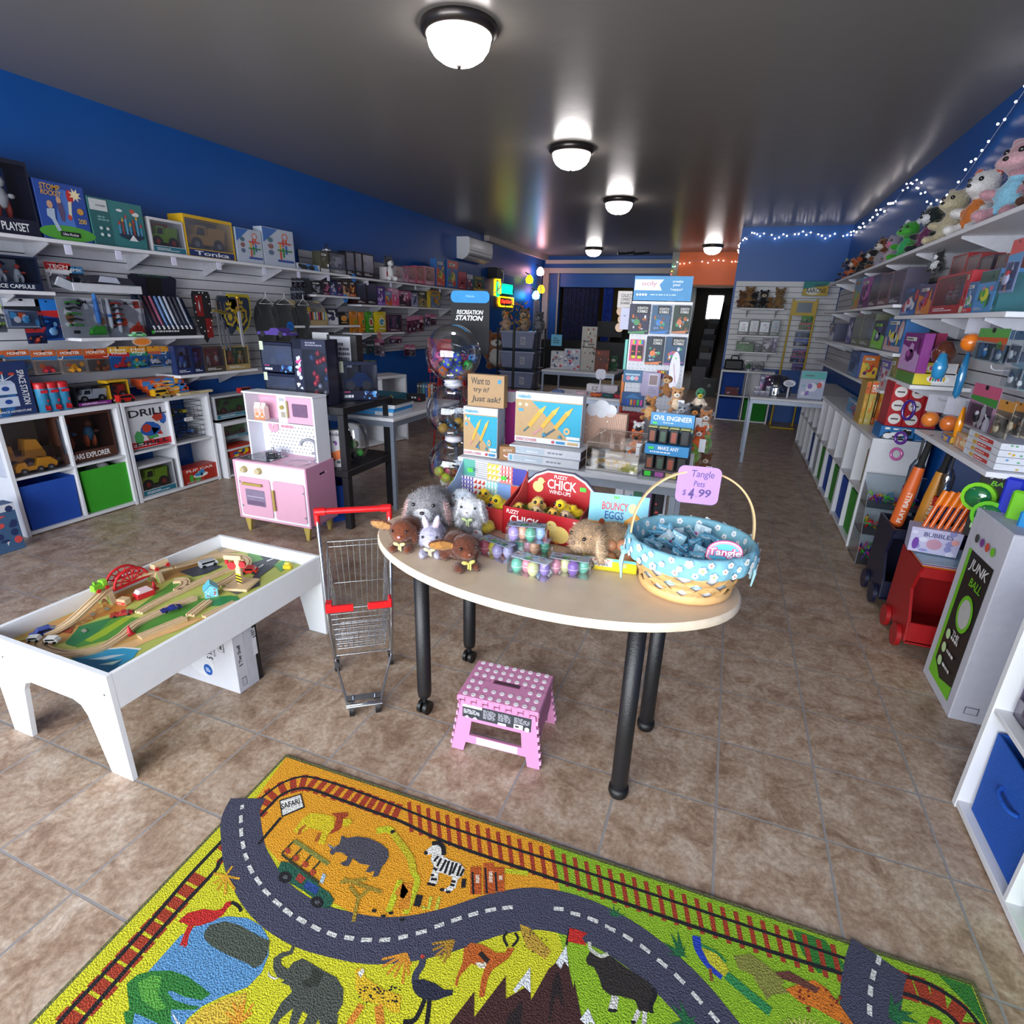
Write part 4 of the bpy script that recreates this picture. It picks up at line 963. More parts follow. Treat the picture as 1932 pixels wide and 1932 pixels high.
wheels(t,.036,.028,.008,M('#c8202a',.4))
for y,l,c in((1.455,'plain wooden train wagon with red wheels behind the bridge','#d9bb93'),):
 t=thing('toy_wagon',l,'toy train',(-2.15,y,.398),PI/2)
 b=MB();b.cbox(-.035,-.014,.008,.035,.014,.030,c);b.build('body',t);wheels(t,.05,.03,.009,M('#c8202a',.4))
t=thing('toy_crane','wooden toy crane tower with red discs and hazard stripes','toy crane',(-1.80,1.545,.346),.3)
b=MB();b.cbox(-.05,-.055,0,.055,.055,.012,WD);b.build('base',t)
b=MB();b.cbox(-.011,-.010,.012,.011,.010,.125,WD)
for i in range(3):b.poly([(-.0112,-.0106,.03+i*.014),(.0112,-.0106,.022+i*.014),(.0112,-.0106,.029+i*.014),(-.0112,-.0106,.037+i*.014)],'#e8c21c')
for i in range(3):b.poly([(-.0112,-.0106,.023+i*.014),(.0112,-.0106,.015+i*.014),(.0112,-.0106,.022+i*.014),(-.0112,-.0106,.03+i*.014)],'#1c1c1c')
b.build('mast',t)
b=MB();b.cbox(-.055,-.010,.122,.02,.010,.142,WD);b.build('arm',t)
b=MB();b.cyl((-.022,-.014,.098),(-.022,-.002,.098),.017,'#c8202a',n=20);b.cyl((.024,-.014,.105),(.024,-.002,.105),.014,'#c8202a',n=20);b.cyl((-.048,0,.10),(-.048,0,.12),.007,'#c8202a');b.build('disc',t)
def toycar(name,label,x,y,z,yaw,L,W,H,col,kind=0,wcol='#17171a',group=None,par=None):
 t=thing(name,label,'toy car',(x,y,z),yaw,group)if par is None else par
 r=H*.22;b=MB();o=(0,0,0)if par is None else(x,y,z)
 pr=[[(-.5,.16),(-.5,.48),(-.30,.58),(-.16,1),(.26,1),(.40,.62),(.5,.5),(.5,.16)],[(-.5,.16),(-.5,.95),(-.46,1),(.34,1),(.44,.62),(.5,.55),(.5,.16)],[(-.5,.16),(-.5,.40),(-.1,.5),(0,.75),(.2,.75),(.3,.45),(.5,.35),(.5,.16)]][kind]
 b.prism([(p[0]*L,p[1]*H)for p in pr],-W/2,W/2,M(col,.25,coat=.6),'xz')
 if kind<2:
  for s in(-1,1):
   q=[(-.24,.62),(-.14,.92),(.22,.92),(.32,.62)]if kind==0 else[(-.4,.6),(-.4,.9),(.3,.9),(.38,.6)]
   b.poly([(p[0]*L,s*(W/2+.0006),p[1]*H)for p in q],M('#151a20',.1))
 if par is not None:b.T=Matrix()
 b.build('body',t);wheels(t,L*.62,W+.002,r*1.1,M(wcol,.5));return t
toycar('toy_car','dark blue toy sports car at the near left of the play table',-2.135,.985,.3455,1.2,.078,.034,.026,'#1c3f9a')
toycar('toy_car','chrome and black striped toy van beside the track',-2.085,1.632,.3455,1.2,.075,.030,.030,'#b8bac0',1)
toycar('toy_car','red and white toy race car in the middle of the board',-2.02,1.185,.3455,.9,.072,.030,.018,'#b02a30',2)
toycar('toy_car','blue and black toy race car beside the seashore track',-1.865,1.272,.3585,1.2,.07,.030,.018,'#232a78',2)
toycar('toy_car','red toy car with big black wheels behind the crane',-1.865,1.655,.3455,.5,.07,.034,.030,'#c0281e',0)
toycar('toy_bus','small white toy carriage at the left end of the track',-2.10,.940,.3565,.6,.036,.022,.018,'#e8e8e6',1)
toycar('toy_bus','small white toy bus next to the white carriage',-2.035,.958,.3565,.5,.040,.024,.020,'#eeeeea',1)
t=thing('toy_house','small light blue toy house with leaf pattern','toy house',(-1.845,1.435,.3456),.9)
b=MB();b.prism([(-.024,0),(.024,0),(.024,.032),(0,.054),(-.024,.032)],-.024,.024,M('#7fc8d8',.5),'xz');art(b,.048,.05,[('n',3,12,.1,.1,.9,.7,['#2f7a5a','#e8f4f4','#c04a4a'],.07)],y=-.0246);b.build('walls',t)
b=MB();b.prism([(-.028,.030),(0,.058),(.028,.030),(.028,.034),(0,.062),(-.028,.034)],-.026,.026,M('#5ab0c4',.5),'xz');b.build('roof',t)
b=MB();b.cbox(-.035,-.018,0,.035,.018,.024,'#c8202a');b.prism([(-.03,.024),(.03,.024),(.02,.036),(-.02,.036)],-.017,.017,'#e6c8d0','xz');tag(b.build('toy_station',loc=(-2.075,1.318,.3456),yaw=1.4),'red toy station building with pink printed roof','toy building')
b=MB();b.cbox(-.02,-.016,0,.02,.016,.026,WD);art(b,.038,.02,[('r',0,.2,1,.8,'#d84a3a'),('l',.15,.35,.85,.65,1,'#f0e8e0')],y=-.0166);tag(b.build('toy_block',loc=(-2.09,1.245,.3456),yaw=.2),'small wooden block with red lettered front','toy block')
for x,y,l in((-1.862,1.104,'red traffic cone on the painted seashore'),(-2.098,1.378,'red traffic cone beside the bridge arch')):
 b=MB();b.cbox(-.013,-.013,0,.013,.013,.004,'#c8202a');b.lathe([(.010,.003),(.003,.034),(0,.035)],'#c8202a',14);tag(b.build('traffic_cone',loc=(x,y,.3456)),l,'toy cone')
b=MB();b.cbox(-.018,-.014,0,.018,.014,.02,'#e0c22a');b.cbox(-.012,-.01,.02,.012,.01,.032,'#d8d060');tag(b.build('toy_block',loc=(-1.745,1.76,.3456),yaw=.4),'small yellow toy block in the far corner','toy block')
TZ=.7006
def plush(name,label,cat,parts,x,y,z,yaw,s=1,fur=0,flen=.008,eyes=(),nose=None,extra=None,group=None,vox=.004):
 P=[tuple([tuple(c*s for c in p[0]),tuple(c*s for c in(p[1]if isinstance(p[1],tuple)else(p[1],)*3)),p[2]]+list(p[3:]))for p in parts]
 me=blob(P,vox,fur,flen,seed=len(label)*7+fur)
 if extra or eyes or nose:
  t=thing(name,label,cat,(x,y,z),yaw,group);link('body',me,t)
  for e in eyes:b=MB();b.ell(tuple(c*s for c in e),.0045*s*1.2,M('#0c0a0a',.1,coat=1),10);b.build('eye',t)
  if nose:b=MB();b.ell(tuple(c*s for c in nose[0]),tuple(c*s for c in nose[1]),M(nose[2],.5),10);b.build('nose',t)
  if extra:extra(t,s)
  return t
 o=link(name,me,None,(x,y,z),yaw);return tag(o,label,cat,group)
def R3(ax,a):return Matrix.Rotation(a,3,ax)
def bunny(main,inner,muzzle=None,belly=None,tail='#e8e4e0',ears='flop',pose='lie'):
 mz=muzzle or main;bl=belly or main;P=[]
 if pose=='lie':
  P+=[((0,.055,.048),(.048,.066,.046),main),((0,-.03,.075),(.044,.042,.042),main),((0,-.062,.062),(.024,.018,.018),mz),((.028,-.052,.014),(.016,.03,.014),main),((-.028,-.052,.014),(.016,.03,.014),main),((.046,.06,.02),(.018,.036,.02),main),((-.046,.06,.02),(.018,.036,.02),main),((0,.125,.05),.018,tail)]
 else:
  P+=[((0,.01,.05),(.044,.042,.054),main),((0,-.022,.048),(.028,.022,.036),bl),((0,-.005,.118),(.040,.038,.036),main),((0,-.036,.108),(.020,.016,.015),mz),((.034,-.032,.064),(.013,.024,.013),main),((-.034,-.032,.064),(.013,.024,.013),main),((.034,-.045,.014),(.018,.034,.014),main),((-.034,-.045,.014),(.018,.034,.014),main),((0,.055,.03),.016,tail)]
 hy,hz=(-.03,.075)if pose=='lie' else(-.005,.118)
 for sx in(-1,1):
  if ears=='flop':P+=[((sx*.047,hy+.004,hz-.014),(.010,.020,.046),main,R3('Y',-sx*.25)),((sx*.054,hy-.002,hz-.018),(.006,.014,.036),inner,R3('Y',-sx*.25))]
  elif ears=='side' and sx<0:P+=[((sx*.075,hy,hz+.016),(.048,.008,.020),main,R3('Y',-sx*.15)),((sx*.078,hy-.005,hz+.016),(.040,.006,.014),inner,R3('Y',-sx*.15))]
  elif ears=='side':P+=[((sx*.043,hy+.012,hz-.02),(.010,.016,.038),main)]
  else:P+=[((sx*.020,hy+.008,hz+.052),(.014,.008,.036),main,R3('Y',sx*.25)),((sx*.020,hy+.002,hz+.052),(.009,.006,.028),inner,R3('Y',sx*.25))]
 return P
def bow(c,y=-.045,z=.05):
 def f(t,s):
  b=MB();b.ell((-.012*s,y*s,z*s),(.012*s,.004*s,.007*s),M(c,.5),8,R3('Y',.3));b.ell((.012*s,y*s,z*s),(.012*s,.004*s,.007*s),M(c,.5),8,R3('Y',-.3));b.box(-.004*s,(y-.003)*s,(z-.022)*s,.001*s,y*s,z*s,c);b.box(.003*s,(y-.003)*s,(z-.026)*s,.008*s,y*s,z*s,c);b.build('bow',t)
 return f
EY=lambda y,z,x=.026:((x,y,z),(-x,y,z))
plush('plush_bunny','large fluffy grey lop-eared plush bunny at the left of the oval table','plush bunny',bunny('#8b878b','#c9a6a4','#d8d6da',tail='#d0ced2'),-.965,1.70,TZ,.25,1.38,16000,.013,EY(-.064,.085),((0,-.080,.068),(.007,.004,.005),'#2a2022'))
plush('plush_bunny','brown plush bunny with a tan ear hanging over the table edge','plush bunny',bunny('#6b3216','#a87a48','#7a3c1c',tail='#6b3216',ears='side'),-.955,1.505,TZ,.25,.92,7000,.007,EY(-.068,.085),((.004,-.082,.068),(.007,.005,.005),'#d8a0a8'),bow('#e0d488',-.070,.036))
plush('plush_bunny','lavender grey plush bunny with a striped bow, between two brown bunnies','plush bunny',bunny('#a8a4bc','#e0c8d0','#bdb9cc',tail='#c8c6d8',ears='up'),-.845,1.50,TZ,.35,.88,6000,.006,EY(-.066,.087),((0,-.080,.070),(.005,.004,.004),'#d8b0c0'),bow('#e6dc9a',-.072,.040))
plush('plush_bunny','dark brown plush bunny lying at the front edge of the oval table','plush bunny',bunny('#5a2a14','#b07a3c','#6a341a',tail='#5a2a14',ears='side'),-.712,1.455,TZ,.75,.98,9000,.007,EY(-.068,.085),((0,-.081,.068),(.006,.005,.005),'#8a5a50'),bow('#d8c86a',-.070,.036))
plush('plush_bunny','white and grey plush bunny sitting before the patchwork box','plush bunny',bunny('#d9d8dc','#9a989c','#efeeee',belly='#8e8c90',ears='flop',pose='sit'),-.790,1.685,TZ,.15,.95,10000,.010,EY(-.036,.126),((0,-.052,.112),(.005,.003,.004),'#9a8a8c'),bow('#c8d89a',-.046,.082))
plush('plush_bunny','pale grey plush bunny peeping out behind the white and grey one','plush bunny',bunny('#c8d0dc','#e0d8dc','#e8ecf0',ears='flop',pose='sit'),-.873,1.80,TZ,-.3,.88,4000,.008,EY(-.036,.126),((0,-.052,.112),(.005,.003,.004),'#5a5a60'))
plush('plush_bunny','tan plush bunny with white puff tail facing away beside the chick box','plush bunny',bunny('#a98a6a','#c8ac8c','#b89a7a',tail='#f2f0f0'),-.325,1.665,TZ,-.62,1.22,16000,.012,EY(-.066,.085),((0,-.080,.068),(.006,.004,.005),'#8a6a5a'))
def chick(x,y,z,yaw,label,s=1,col='#e0bb4a',group='fuzzy wind-up chicks'):
 return plush('toy_chick',label,'toy chick',[((0,.006,.024),(.024,.028,.022),col),((0,-.014,.046),.017,col),((0,-.034,.044),(.005,.007,.004),'#e08a2a'),((.022,.006,.026),(.006,.016,.010),col),((-.022,.006,.026),(.006,.016,.010),col)],x,y,z,yaw,s,1500,.005,((.009,-.027,.050),(-.009,-.027,.050)),vox=.003,group=group)
def tray(name,label,x,y,z,yaw,w,d,hf,hb,base,inner,th=.004,top=None):
 t=thing(name,label,'display box',(x,y,z),yaw)
 b=MB();b.box(-w/2,0,0,w/2,d,th,M(inner));b.build('base',t)
 b=MB();b.box(-w/2,0,0,w/2,th,hf,M(base,.35));return t,b
t,b=tray('display_box','red carton of fuzzy wind-up chicks with lettered rounded back board',-.548,1.745,TZ,-.10,.295,.185,.108,.22,'#a8141e','#7a3a20')
art(b,.295,.108,[('t',.05,.78,.22,.92,'FUZZY','#f4e8e4',.1),('t',.10,.42,.50,.74,'CHICK','#f4eeea'),('t',.18,.22,.46,.36,'WIND-UPS','#f0d8d8'),('e',.76,.36,.13,.30,'#e6c672'),('e',.66,.62,.07,.18,'#ecd080'),('e',.58,.58,.02,.04,'#e08a3a'),('e',.64,.66,.008,.02,'#1a1010'),('p',[(.70,.10),(.74,.0),(.78,.10)],'#d07a2a'),('e',.95,.88,.02,.03,'#e8d8d8')])
b.build('front_panel',t)
for sx in(-1,1):
 b=MB();b.prism([(0,0),(.185,0),(.185,.165),(.15,.15),(0,.108)],sx*.1475-.002,sx*.1475+.002,M('#8c1a1c',.4),'yz');b.build('side_panel',t)
b=MB();o=[(-.147,0),(.147,0),(.147,.155),(.105,.195),(.055,.218),(-.055,.218),(-.105,.195),(-.147,.155)]
b.prism(o,.181,.187,M('#1c1a3c',.4),'xz');b.prism([(p[0]*.97,p[1]*.975)for p in o],.1795,.181,M('#efe6e2',.4),'xz');b.prism([(p[0]*.93,p[1]*.945)for p in o],.178,.1796,M('#a8141e',.4),'xz')
b.T=Tr(0,.1775,0);art(b,.294,.22,[('t',.42,.85,.60,.91,'FUZZY','#f4e8e4'),('t',.33,.66,.73,.83,'CHICK','#f6f0ec'),('t',.36,.57,.66,.64,'WIND-UPS','#f0d8d8'),('e',.20,.66,.075,.10,'#ecd080'),('e',.24,.77,.045,.06,'#ecd080'),('e',.295,.77,.012,.012,'#d88a2a'),('r',.78,.70,.86,.77,'#4ad83a')]);b.build('back_panel',t)
rnd=random.Random(5);b=MB()
for i in range(260):
 x,y=rnd.uniform(-.13,.13),rnd.uniform(.012,.17);z0=rnd.uniform(.05,.085);a=rnd.uniform(0,6.28);q=[(x+.012*math.cos(a+j)*j*.6,y+.008*math.sin(a+j*1.3)*j*.5,z0+.006*math.sin(j*2+a))for j in range(4)]
 b.tube(q,.0009,rnd.choice(['#5ab02a','#3f8a24','#86c83c']),3)
tag(b.build('paper_grass',loc=(-.548,1.745,TZ),yaw=-.10),'shredded green paper grass filling the chick cartons','paper grass',kind='stuff')
b=MB();b.box(-.14,.006,.004,.14,.178,.055,M('#4a7a2a',.9));b.build('filler_pad',t)
cs,sn=math.cos(-.10),math.sin(-.10)
def inbox(lx,ly):return(-.548+cs*lx-sn*ly,1.745+sn*lx+cs*ly)
for i,(lx,ly,yw,s,l)in enumerate([(-.055,.10,.5,1.25,'big yellow fuzzy chick at the back left of the red carton'),(.045,.115,-.4,1.25,'bright yellow fuzzy chick with red comb, back right of the red carton'),(.09,.13,-1.2,.9,'small yellow chick in the right corner of the red carton'),(-.115,.055,.9,.9,'yellow chick at the left side of the red carton'),(-.03,.045,.1,1.,'tan chick with a price tag, front of the red carton'),(.03,.05,.3,1.,'golden chick in the front centre of the red carton'),(.085,.05,-.2,1.,'buff chick with green sticker, front right of the red carton')]):
 px,py=inbox(lx,ly);chick(px,py,TZ+.057,yw-.1,l,s,['#d6b45a','#e8c81c','#e8c81c','#d8b040','#c8a878','#d9a83a','#c0a080'][i])
t,b=tray('display_box','open carton with patchwork quilt print holding bunnies and chicks',-.835,1.79,TZ,-.14,.30,.17,.085,.2,'#c03a3a','#c8b890')
b.build('front_panel',t)
b=MB();b.T=Tr(0,.165,0);b.box(-.15,0,0,.15,.005,.205,M('#e4e0e6',.4))
pr=[]
cols=['#4f9a8c','#d8d8dc','#e0b24a','#c84040','#3a3a90','#5a4a9a','#e8e6ea','#8fc8c8','#7a9ad0','#d84838','#e8c078','#e8e4e4','#4a4aa0','#4f9a80','#d8503c']
k=0
for r in range(3):
 for c in range(5):
  x0,x1,z0,z1=c/5,(c+1)/5,(2-r)/3,(3-r)/3;pr.append(('r',x0,z0,x1,z1,cols[k]));
  if k in(1,):pr+=[('r',x0,z0+(z1-z0)*i/8,x1,z0+(z1-z0)*(i+.4)/8,'#8a8a98')for i in range(8)]
  if k in(2,6,12):pr+=[('p',[(x0+.2*i/3+.005,z0+(z1-z0)*j/3+.01),(x0+.2*(i+.9)/3,z0+(z1-z0)*j/3+.01),(x0+.2*(i+.9)/3,z0+(z1-z0)*(j+.9)/3)],'#f0ecec' if k!=6 else '#c8402c')for i in range(3)for j in range(3)]
  if k in(3,5,7):pr+=[('r',x0+.2*i/4,z0,x0+.2*(i+.5)/4,z1,'#f0eeee')for i in range(4)]+[('r',x0,z0+(z1-z0)*i/4,x1,z0+(z1-z0)*(i+.4)/4,{3:'#d88080',5:'#8a80c0',7:'#a8dcdc'}[k])for i in range(4)]
  k+=1
art(b,.30,.205,pr+[('r',.14,.80,.22,.87,'#4ad83a'),('r',.66,.76,.74,.83,'#4ad83a')]);b.build('back_panel',t)
b=MB();b.prism([(0,0),(.165,0),(.165,.20),(.10,.13),(0,.085)],-.152,-.148,M('#9ab0d0',.4),'yz');b.build('side_panel',t);b=MB();b.prism([(0,0),(.165,0),(.165,.20),(.10,.13),(0,.085)],.148,.152,M('#c04848',.4),'yz')
for i in range(6):b.prism([(.03+i*.02,.01),(.045+i*.02,.01),(.05+i*.02,.09),(.04+i*.02,.09)],-.1535,-.152,M('#4a2a2a',.5),'yz')
b.build('side_panel',t)
for(x,y,yw,l,c,s)in((-.735,1.83,-.4,'yellow chick inside the patchwork carton, right corner','#d6c01c',1.3),(-.83,1.90,.2,'bright yellow chick against the patchwork back board','#e8c41c',1.2),(-.75,1.72,-.5,'chick with a round price card, in front of the patchwork carton','#c8b43a',1.2)):chick(x,y,TZ+(.045 if y>1.75 else 0),yw,l,s,c)
b=MB();b.prism([(-.03,0),(.03,0),(.032,.02),(.02,.04),(-.02,.04),(-.032,.02)],0,.002,M('#d8dce0',.3),'xz');art(b,.06,.04,[('e',.5,.7,.12,.2,'#c84850'),('l',.15,.15,.85,.5,3,'#3a4a8a')]);tag(b.build('price_card',loc=(-.755,1.655,TZ),yaw=-.1),'small rounded price card standing before the yellow chick','price card')
def eggpack(x,y,yaw,label,cols,z=TZ,lift=0,extra_rot=0):
 t=thing('egg_pack',label,'egg pack',(x,y,z),yaw,'clear packs of pastel bubble eggs')
 for i,c in enumerate(cols):
  a=MB();cx=-.042+.028*i;cy=(-.012,.004,-.010,.014)[i%4];prof=[]
  for j in range(11):th=PI*j/10;rr=.0185*math.sin(th)*(1-.10*math.cos(th));prof.append((rr,.0255-.0255*math.cos(th)))
  a.lathe(prof,M(c,.35,coat=.4,var=.15,scale=40),18,(cx,cy,.001));a.lathe([(.0187,.0245),(.0187,.0262)],M('#efe9e0',.4),18,(cx,cy,.001));a.build('egg',t)
 b=MB();b.box(-.062,-.014,.052,.062,.030,.0535,M('#cfd8e4',.3));b.T=Tr(0,0,0)
 q=MB();rn=random.Random(len(label))
 for i in range(26):xx,yy=rn.uniform(-.055,.055),rn.uniform(-.010,.026);s=rn.uniform(.003,.008);b.add([(xx-s,yy-s*.6,.0538),(xx+s,yy-s*.5,.0538),(xx+s*.8,yy+s*.6,.0538),(xx-s*.7,yy+s*.5,.0538)],[(0,1,2,3)],rn.choice(['#6a9ad8','#9ac84a','#d86a8a','#e0c84a','#5ab8b0','#e8eef4']))
 b.add([(-.02,-.004,.0541),(.002,-.004,.0541),(.002,.006,.0541),(-.02,.006,.0541)],[(0,1,2,3)],'#4ad84a');b.build('card',t)
 b=MB();b.box(-.066,-.032,.004,.066,.034,.056,clear('#f4f8ff',.08,.06));b.build('clear_bag',t)
eggpack(-.485,1.475,-.15,'clear pack of pastel eggs nearest the table edge',['#6fc0a0','#dc8a98','#e0dc9a','#9a80c0'])
eggpack(-.635,1.555,-.35,'clear pack of eggs beside the dark brown bunny',['#d86a7a','#e0d04a','#b8a8d0','#c0b8d8'])
eggpack(-.375,1.53,.1,'clear pack with yellow and purple eggs by the tan bunny',['#dc8a98','#e0dc9a','#8a60b0','#6fc0a0'])
eggpack(-.535,1.63,.05,'clear pack of eggs in front of the chick carton',['#6ac0a0','#d890a0','#e6a87a','#62b890'])
eggpack(-.545,1.60,.2,'clear pack of peach and green eggs lying on top of the others',['#b89ad8','#e8a884','#62b890','#a8c8e8'],z=TZ+.0575)
t,b=tray('display_box','blue and yellow carton of bouncy brown rubber eggs',-.262,1.60,TZ,.10,.17,.18,.045,.2,'#d8c21c','#e0cf3a')
art(b,.17,.045,[('r',0,.8,1,1,'#6ab8cc'),('r',.08,.35,.55,.95,'#e8e0c8'),('t',.1,.68,.5,.92,'BOUNCY','#c82a3a'),('t',.18,.40,.48,.62,'EGGS','#1c3c7a'),('e',.75,.6,.07,.2,'#ecd08a'),('e',.12,.35,.10,.4,'#1c3a30')]);b.build('front_panel',t)
b=MB();b.T=Tr(0,.176,0)@Matrix.Rotation(-.08,4,'X');b.box(-.10,0,0,.10,.004,.20,M('#7ab8cc',.35))
art(b,.20,.20,[('r',0,0,1,.5,'#d6a52c'),('r',0,0,1,.22,'#c9c21c'),('t',.22,.72,.66,.86,'BOUNCY','#c22a34'),('t',.28,.56,.60,.70,'EGGS','#1a4a8a'),('e',.74,.78,.07,.09,'#e8c890'),('p',[(.62,.35),(.95,.35),(.95,.55),(.8,.7),(.62,.55)],'#c88a2c'),('e',.77,.40,.07,.09,'#3a2a1c'),('e',.15,.38,.16,.12,'#b87028'),('e',.24,.50,.05,.06,'#8a3a1c'),('e',.4,.36,.05,.05,'#e8c890'),('e',.52,.3,.05,.05,'#e8c890'),('e',.45,.95,.05,.02,'#4ad83a')]);b.build('back_panel',t)
b=MB();b.prism([(0,0),(.18,0),(.18,.10),(0,.045)],-.086,-.083,M('#cdb61c',.4),'yz');b.build('side_panel',t);b=MB();b.prism([(0,0),(.18,0),(.18,.10),(0,.045)],.083,.086,M('#cdb61c',.4),'yz');b.build('side_panel',t)
k=0
for(lx,ly,lz)in((-.055,.05,.02),(-.005,.045,.02),(.048,.05,.02),(-.035,.095,.022),(.02,.095,.022),(.06,.10,.022),(-.01,.07,.058),(.035,.075,.058)):
 b=MB();b.ell((0,0,0),(.022,.027,.022),M('#b87f5e',.4,var=.04),16);o=b.build('rubber_egg',loc=(-.262+lx*.995-ly*.1,1.60+ly*.995+lx*.1,TZ+lz+.006),yaw=k*.7);tag(o,'brown rubber egg in the bouncy eggs carton','toy egg','brown rubber eggs in the carton');k+=1
bx,by=-.030,1.605
t=thing('gift_basket','woven basket with flowery blue cloth liner, full of toy packs','basket',(bx,by,TZ))
WV=M('#d8a768',.5,var=.08,scale=50);WV2=M('#caa06a',.5,var=.08,scale=50)
def br(z):return .128+.05*(z/.13)
b=MB();b.lathe([(0,.002),(.134,.002),(.138,.010),(.138,.026),(.134,.030),(.128,.026)],M('#dcaf74',.5),48);b.build('base_hoop',t)
b=MB();N=13
for i in range(N):
 for sgn in(1,-1):
  L=[];K=14
  for j in range(K+1):
   z=.028+.108*j/K;a0=2*PI*(i+(0 if sgn==1 else .5))/N;a=a0+sgn*1.05*j/K;r=br(z)+.0022*sgn*math.cos(PI*j*N/K*.334*2+i*PI);wd=.036/br(z)/2
   L.append(((r*math.cos(a-wd),r*math.sin(a-wd),z),(r*math.cos(a+wd),r*math.sin(a+wd),z)))
  vs=[p for q in L for p in q];b.add(vs,[(2*j,2*j+1,2*j+3,2*j+2)for j in range(K)],WV if sgn==1 else WV2)
b.build('woven_side',t)
b=MB();b.lathe([(.120,.012),(.172,.14)],M('#dfe6f0',.8),48);b.lathe([(0,.012),(.12,.012)],M('#c8d8e4',.8),48);b.build('inner_lining',t)
b=MB();LB=M('#7fb6c8',.85,bump=.3,var=.06,scale=60);n=96;rows=[]
for(r0,z0,am)in((.150,.095,.0),(.166,.115,.001),(.184,.105,.004),(.188,.112,.004),(.190,.135,.004),(.184,.158,.003),(.176,.164,.002),(.168,.158,.002),(.150,.10,0),(.14,.06,0)):
 rows.append([((r0+am*math.sin(17*2*PI*i/n)*.8)*math.cos(2*PI*i/n),(r0+am*math.sin(17*2*PI*i/n)*.8)*math.sin(2*PI*i/n),z0)for i in range(n)])
rows=rows[2:]
b.add([p for r in rows for p in r],[(k*n+i,k*n+(i+1)%n,(k+1)*n+(i+1)%n,(k+1)*n+i)for k in range(len(rows)-1)for i in range(n)],LB,True)
rn=random.Random(8)
def cloth_flower(a,z,s,c,r=.1925,inn=False):
 m=M('#eef0f0',.85)
 def q(u,v):rr=(r if not inn else .1485+(z+v-.10)*.31);aa=a+u/rr;return(rr*math.cos(aa),rr*math.sin(aa),z+v)
 for k in range(5):
  ph=k*1.257+a;cx,cy=s*.62*math.cos(ph),s*.62*math.sin(ph);ring_=[q(cx+s*.5*math.cos(2*PI*j/9),cy+s*.5*math.sin(2*PI*j/9))for j in range(9)];b.poly(ring_ if not inn else ring_[::-1],m)
 r2=r+(.0004 if not inn else-.0004);s2=s*.28;k2=(r+.0005 if not inn else .148+(z-.10)*.31);b.poly([(k2*math.cos(a+s2*math.cos(.785*j)/r),k2*math.sin(a+s2*math.cos(.785*j)/r),z+s2*math.sin(.785*j))for j in range(8)][::-1 if inn else 1],M(c,.8))
k=0
for ring_i,zz_ in enumerate((.120,.137,.152)):
 for i in range(22):
  a=2*PI*(i+ring_i*.37)/22+rn.uniform(-.04,.04);cloth_flower(a,zz_+rn.uniform(-.002,.002),.0085 if(i+ring_i)%3 else .0112,rn.choice(['#9ab83c','#d0c878','#c83a3a','#3a6ab8','#e0d8a0']),.1945 if ring_i<2 else .1905);k+=1
for i in range(34):cloth_flower(2*PI*i/34,(.148,.128)[i%2],.009,rn.choice(['#9ab83c','#c83a3a','#3a6ab8']),inn=True)
b.build('cloth_liner',t)
b=MB();n=40;vs=[]
hp=[(.178*math.cos(PI*i/n),0,.15+.212*math.sin(PI*i/n)**.82)for i in range(n+1)]
for i,p in enumerate(hp):
 d=Vector(hp[min(i+1,n)])-Vector(hp[max(i-1,0)]);d.normalize();nn=Vector((-d.z,0,d.x))
 for(u,v)in((-.0025,-.006),(.0025,-.006),(.0025,.006),(-.0025,.006)):q=Vector(p)+nn*u;vs.append((q.x,v,q.z))
b.T=Rz(.28);b.add(vs,[(i*4+j,i*4+(j+1)%4,(i+1)*4+(j+1)%4,(i+1)*4+j)for i in range(n)for j in range(4)],M('#d9b585',.4));b.build('handle',t)
for sx in(-1,1):
 b=MB();b.T=Rz(.28);x=sx*.192
 b.ell((x,-.012,.105),(.012,.012,.009),M('#8fc4d4',.5),10);b.ell((x,.012,.105),(.012,.012,.009),M('#8fc4d4',.5),10)
 for yy,lz in((-.008,.085),(.008,.07)):b.tube([(x,yy,.10),(x+sx*.006,yy*1.5,.06),(x+sx*.002,yy*1.2,.10-lz)],[.004,.006,.003],M('#a8d4e0',.4),4)
 b.build('ribbon_bow',t)
b=MB();pts=[]
for cx,cz,a0 in((.041,.037,0),(-.041,.037,PI/2),(-.041,-.037,PI),(.041,-.037,1.5*PI)):pts+=[(cx+.018*math.cos(a0+PI/2*i/5),cz+.018*math.sin(a0+PI/2*i/5))for i in range(6)]
b.prism(pts,-.0012,.0012,M('#a880c8',.6,var=.02),'xz')
PU=M('#4a3470',.6)
for(x0,x1,z0,z1,s,bo)in((-.022,.040,.018,.044,'Tangle',0),(-.012,.018,-.004,.013,'Pets',0),(-.040,-.030,-.035,-.016,'$',0),(-.024,-.008,-.042,-.010,'4',.04),(-.003,.000,-.034,-.031,'.',0),(.004,.038,-.034,-.010,'99',.02)):b.text(s,x0,z0,x1,z1,PU,-.0016,shear=.1,bold=bo)
tag(b.build('price_sign',loc=(bx-.002,by-.012,TZ+.322),yaw=.10),'purple rounded card price sign with handwritten lettering on the basket handle','sign')
b=MB();pts=[(.048*math.cos(a),.012+.034*math.sin(a))for a in[PI*i/16 for i in range(17)]]+[(-.05,-.008),(-.03,-.022),(.03,-.026),(.052,-.01)]
b.prism(pts,-.001,.001,M('#d8588a',.4),'xz');b.prism([(p[0]*.95,p[1]*.93)for p in pts],-.0014,-.001,M('#f0ecf2',.4),'xz');b.prism([(p[0]*.89,p[1]*.86)for p in pts],-.0018,-.0014,M('#e890b4',.4),'xz');b.prism([(p[0]*.80,p[1]*.78)for p in pts],-.0022,-.0018,M('#5fbcd8',.4),'xz')
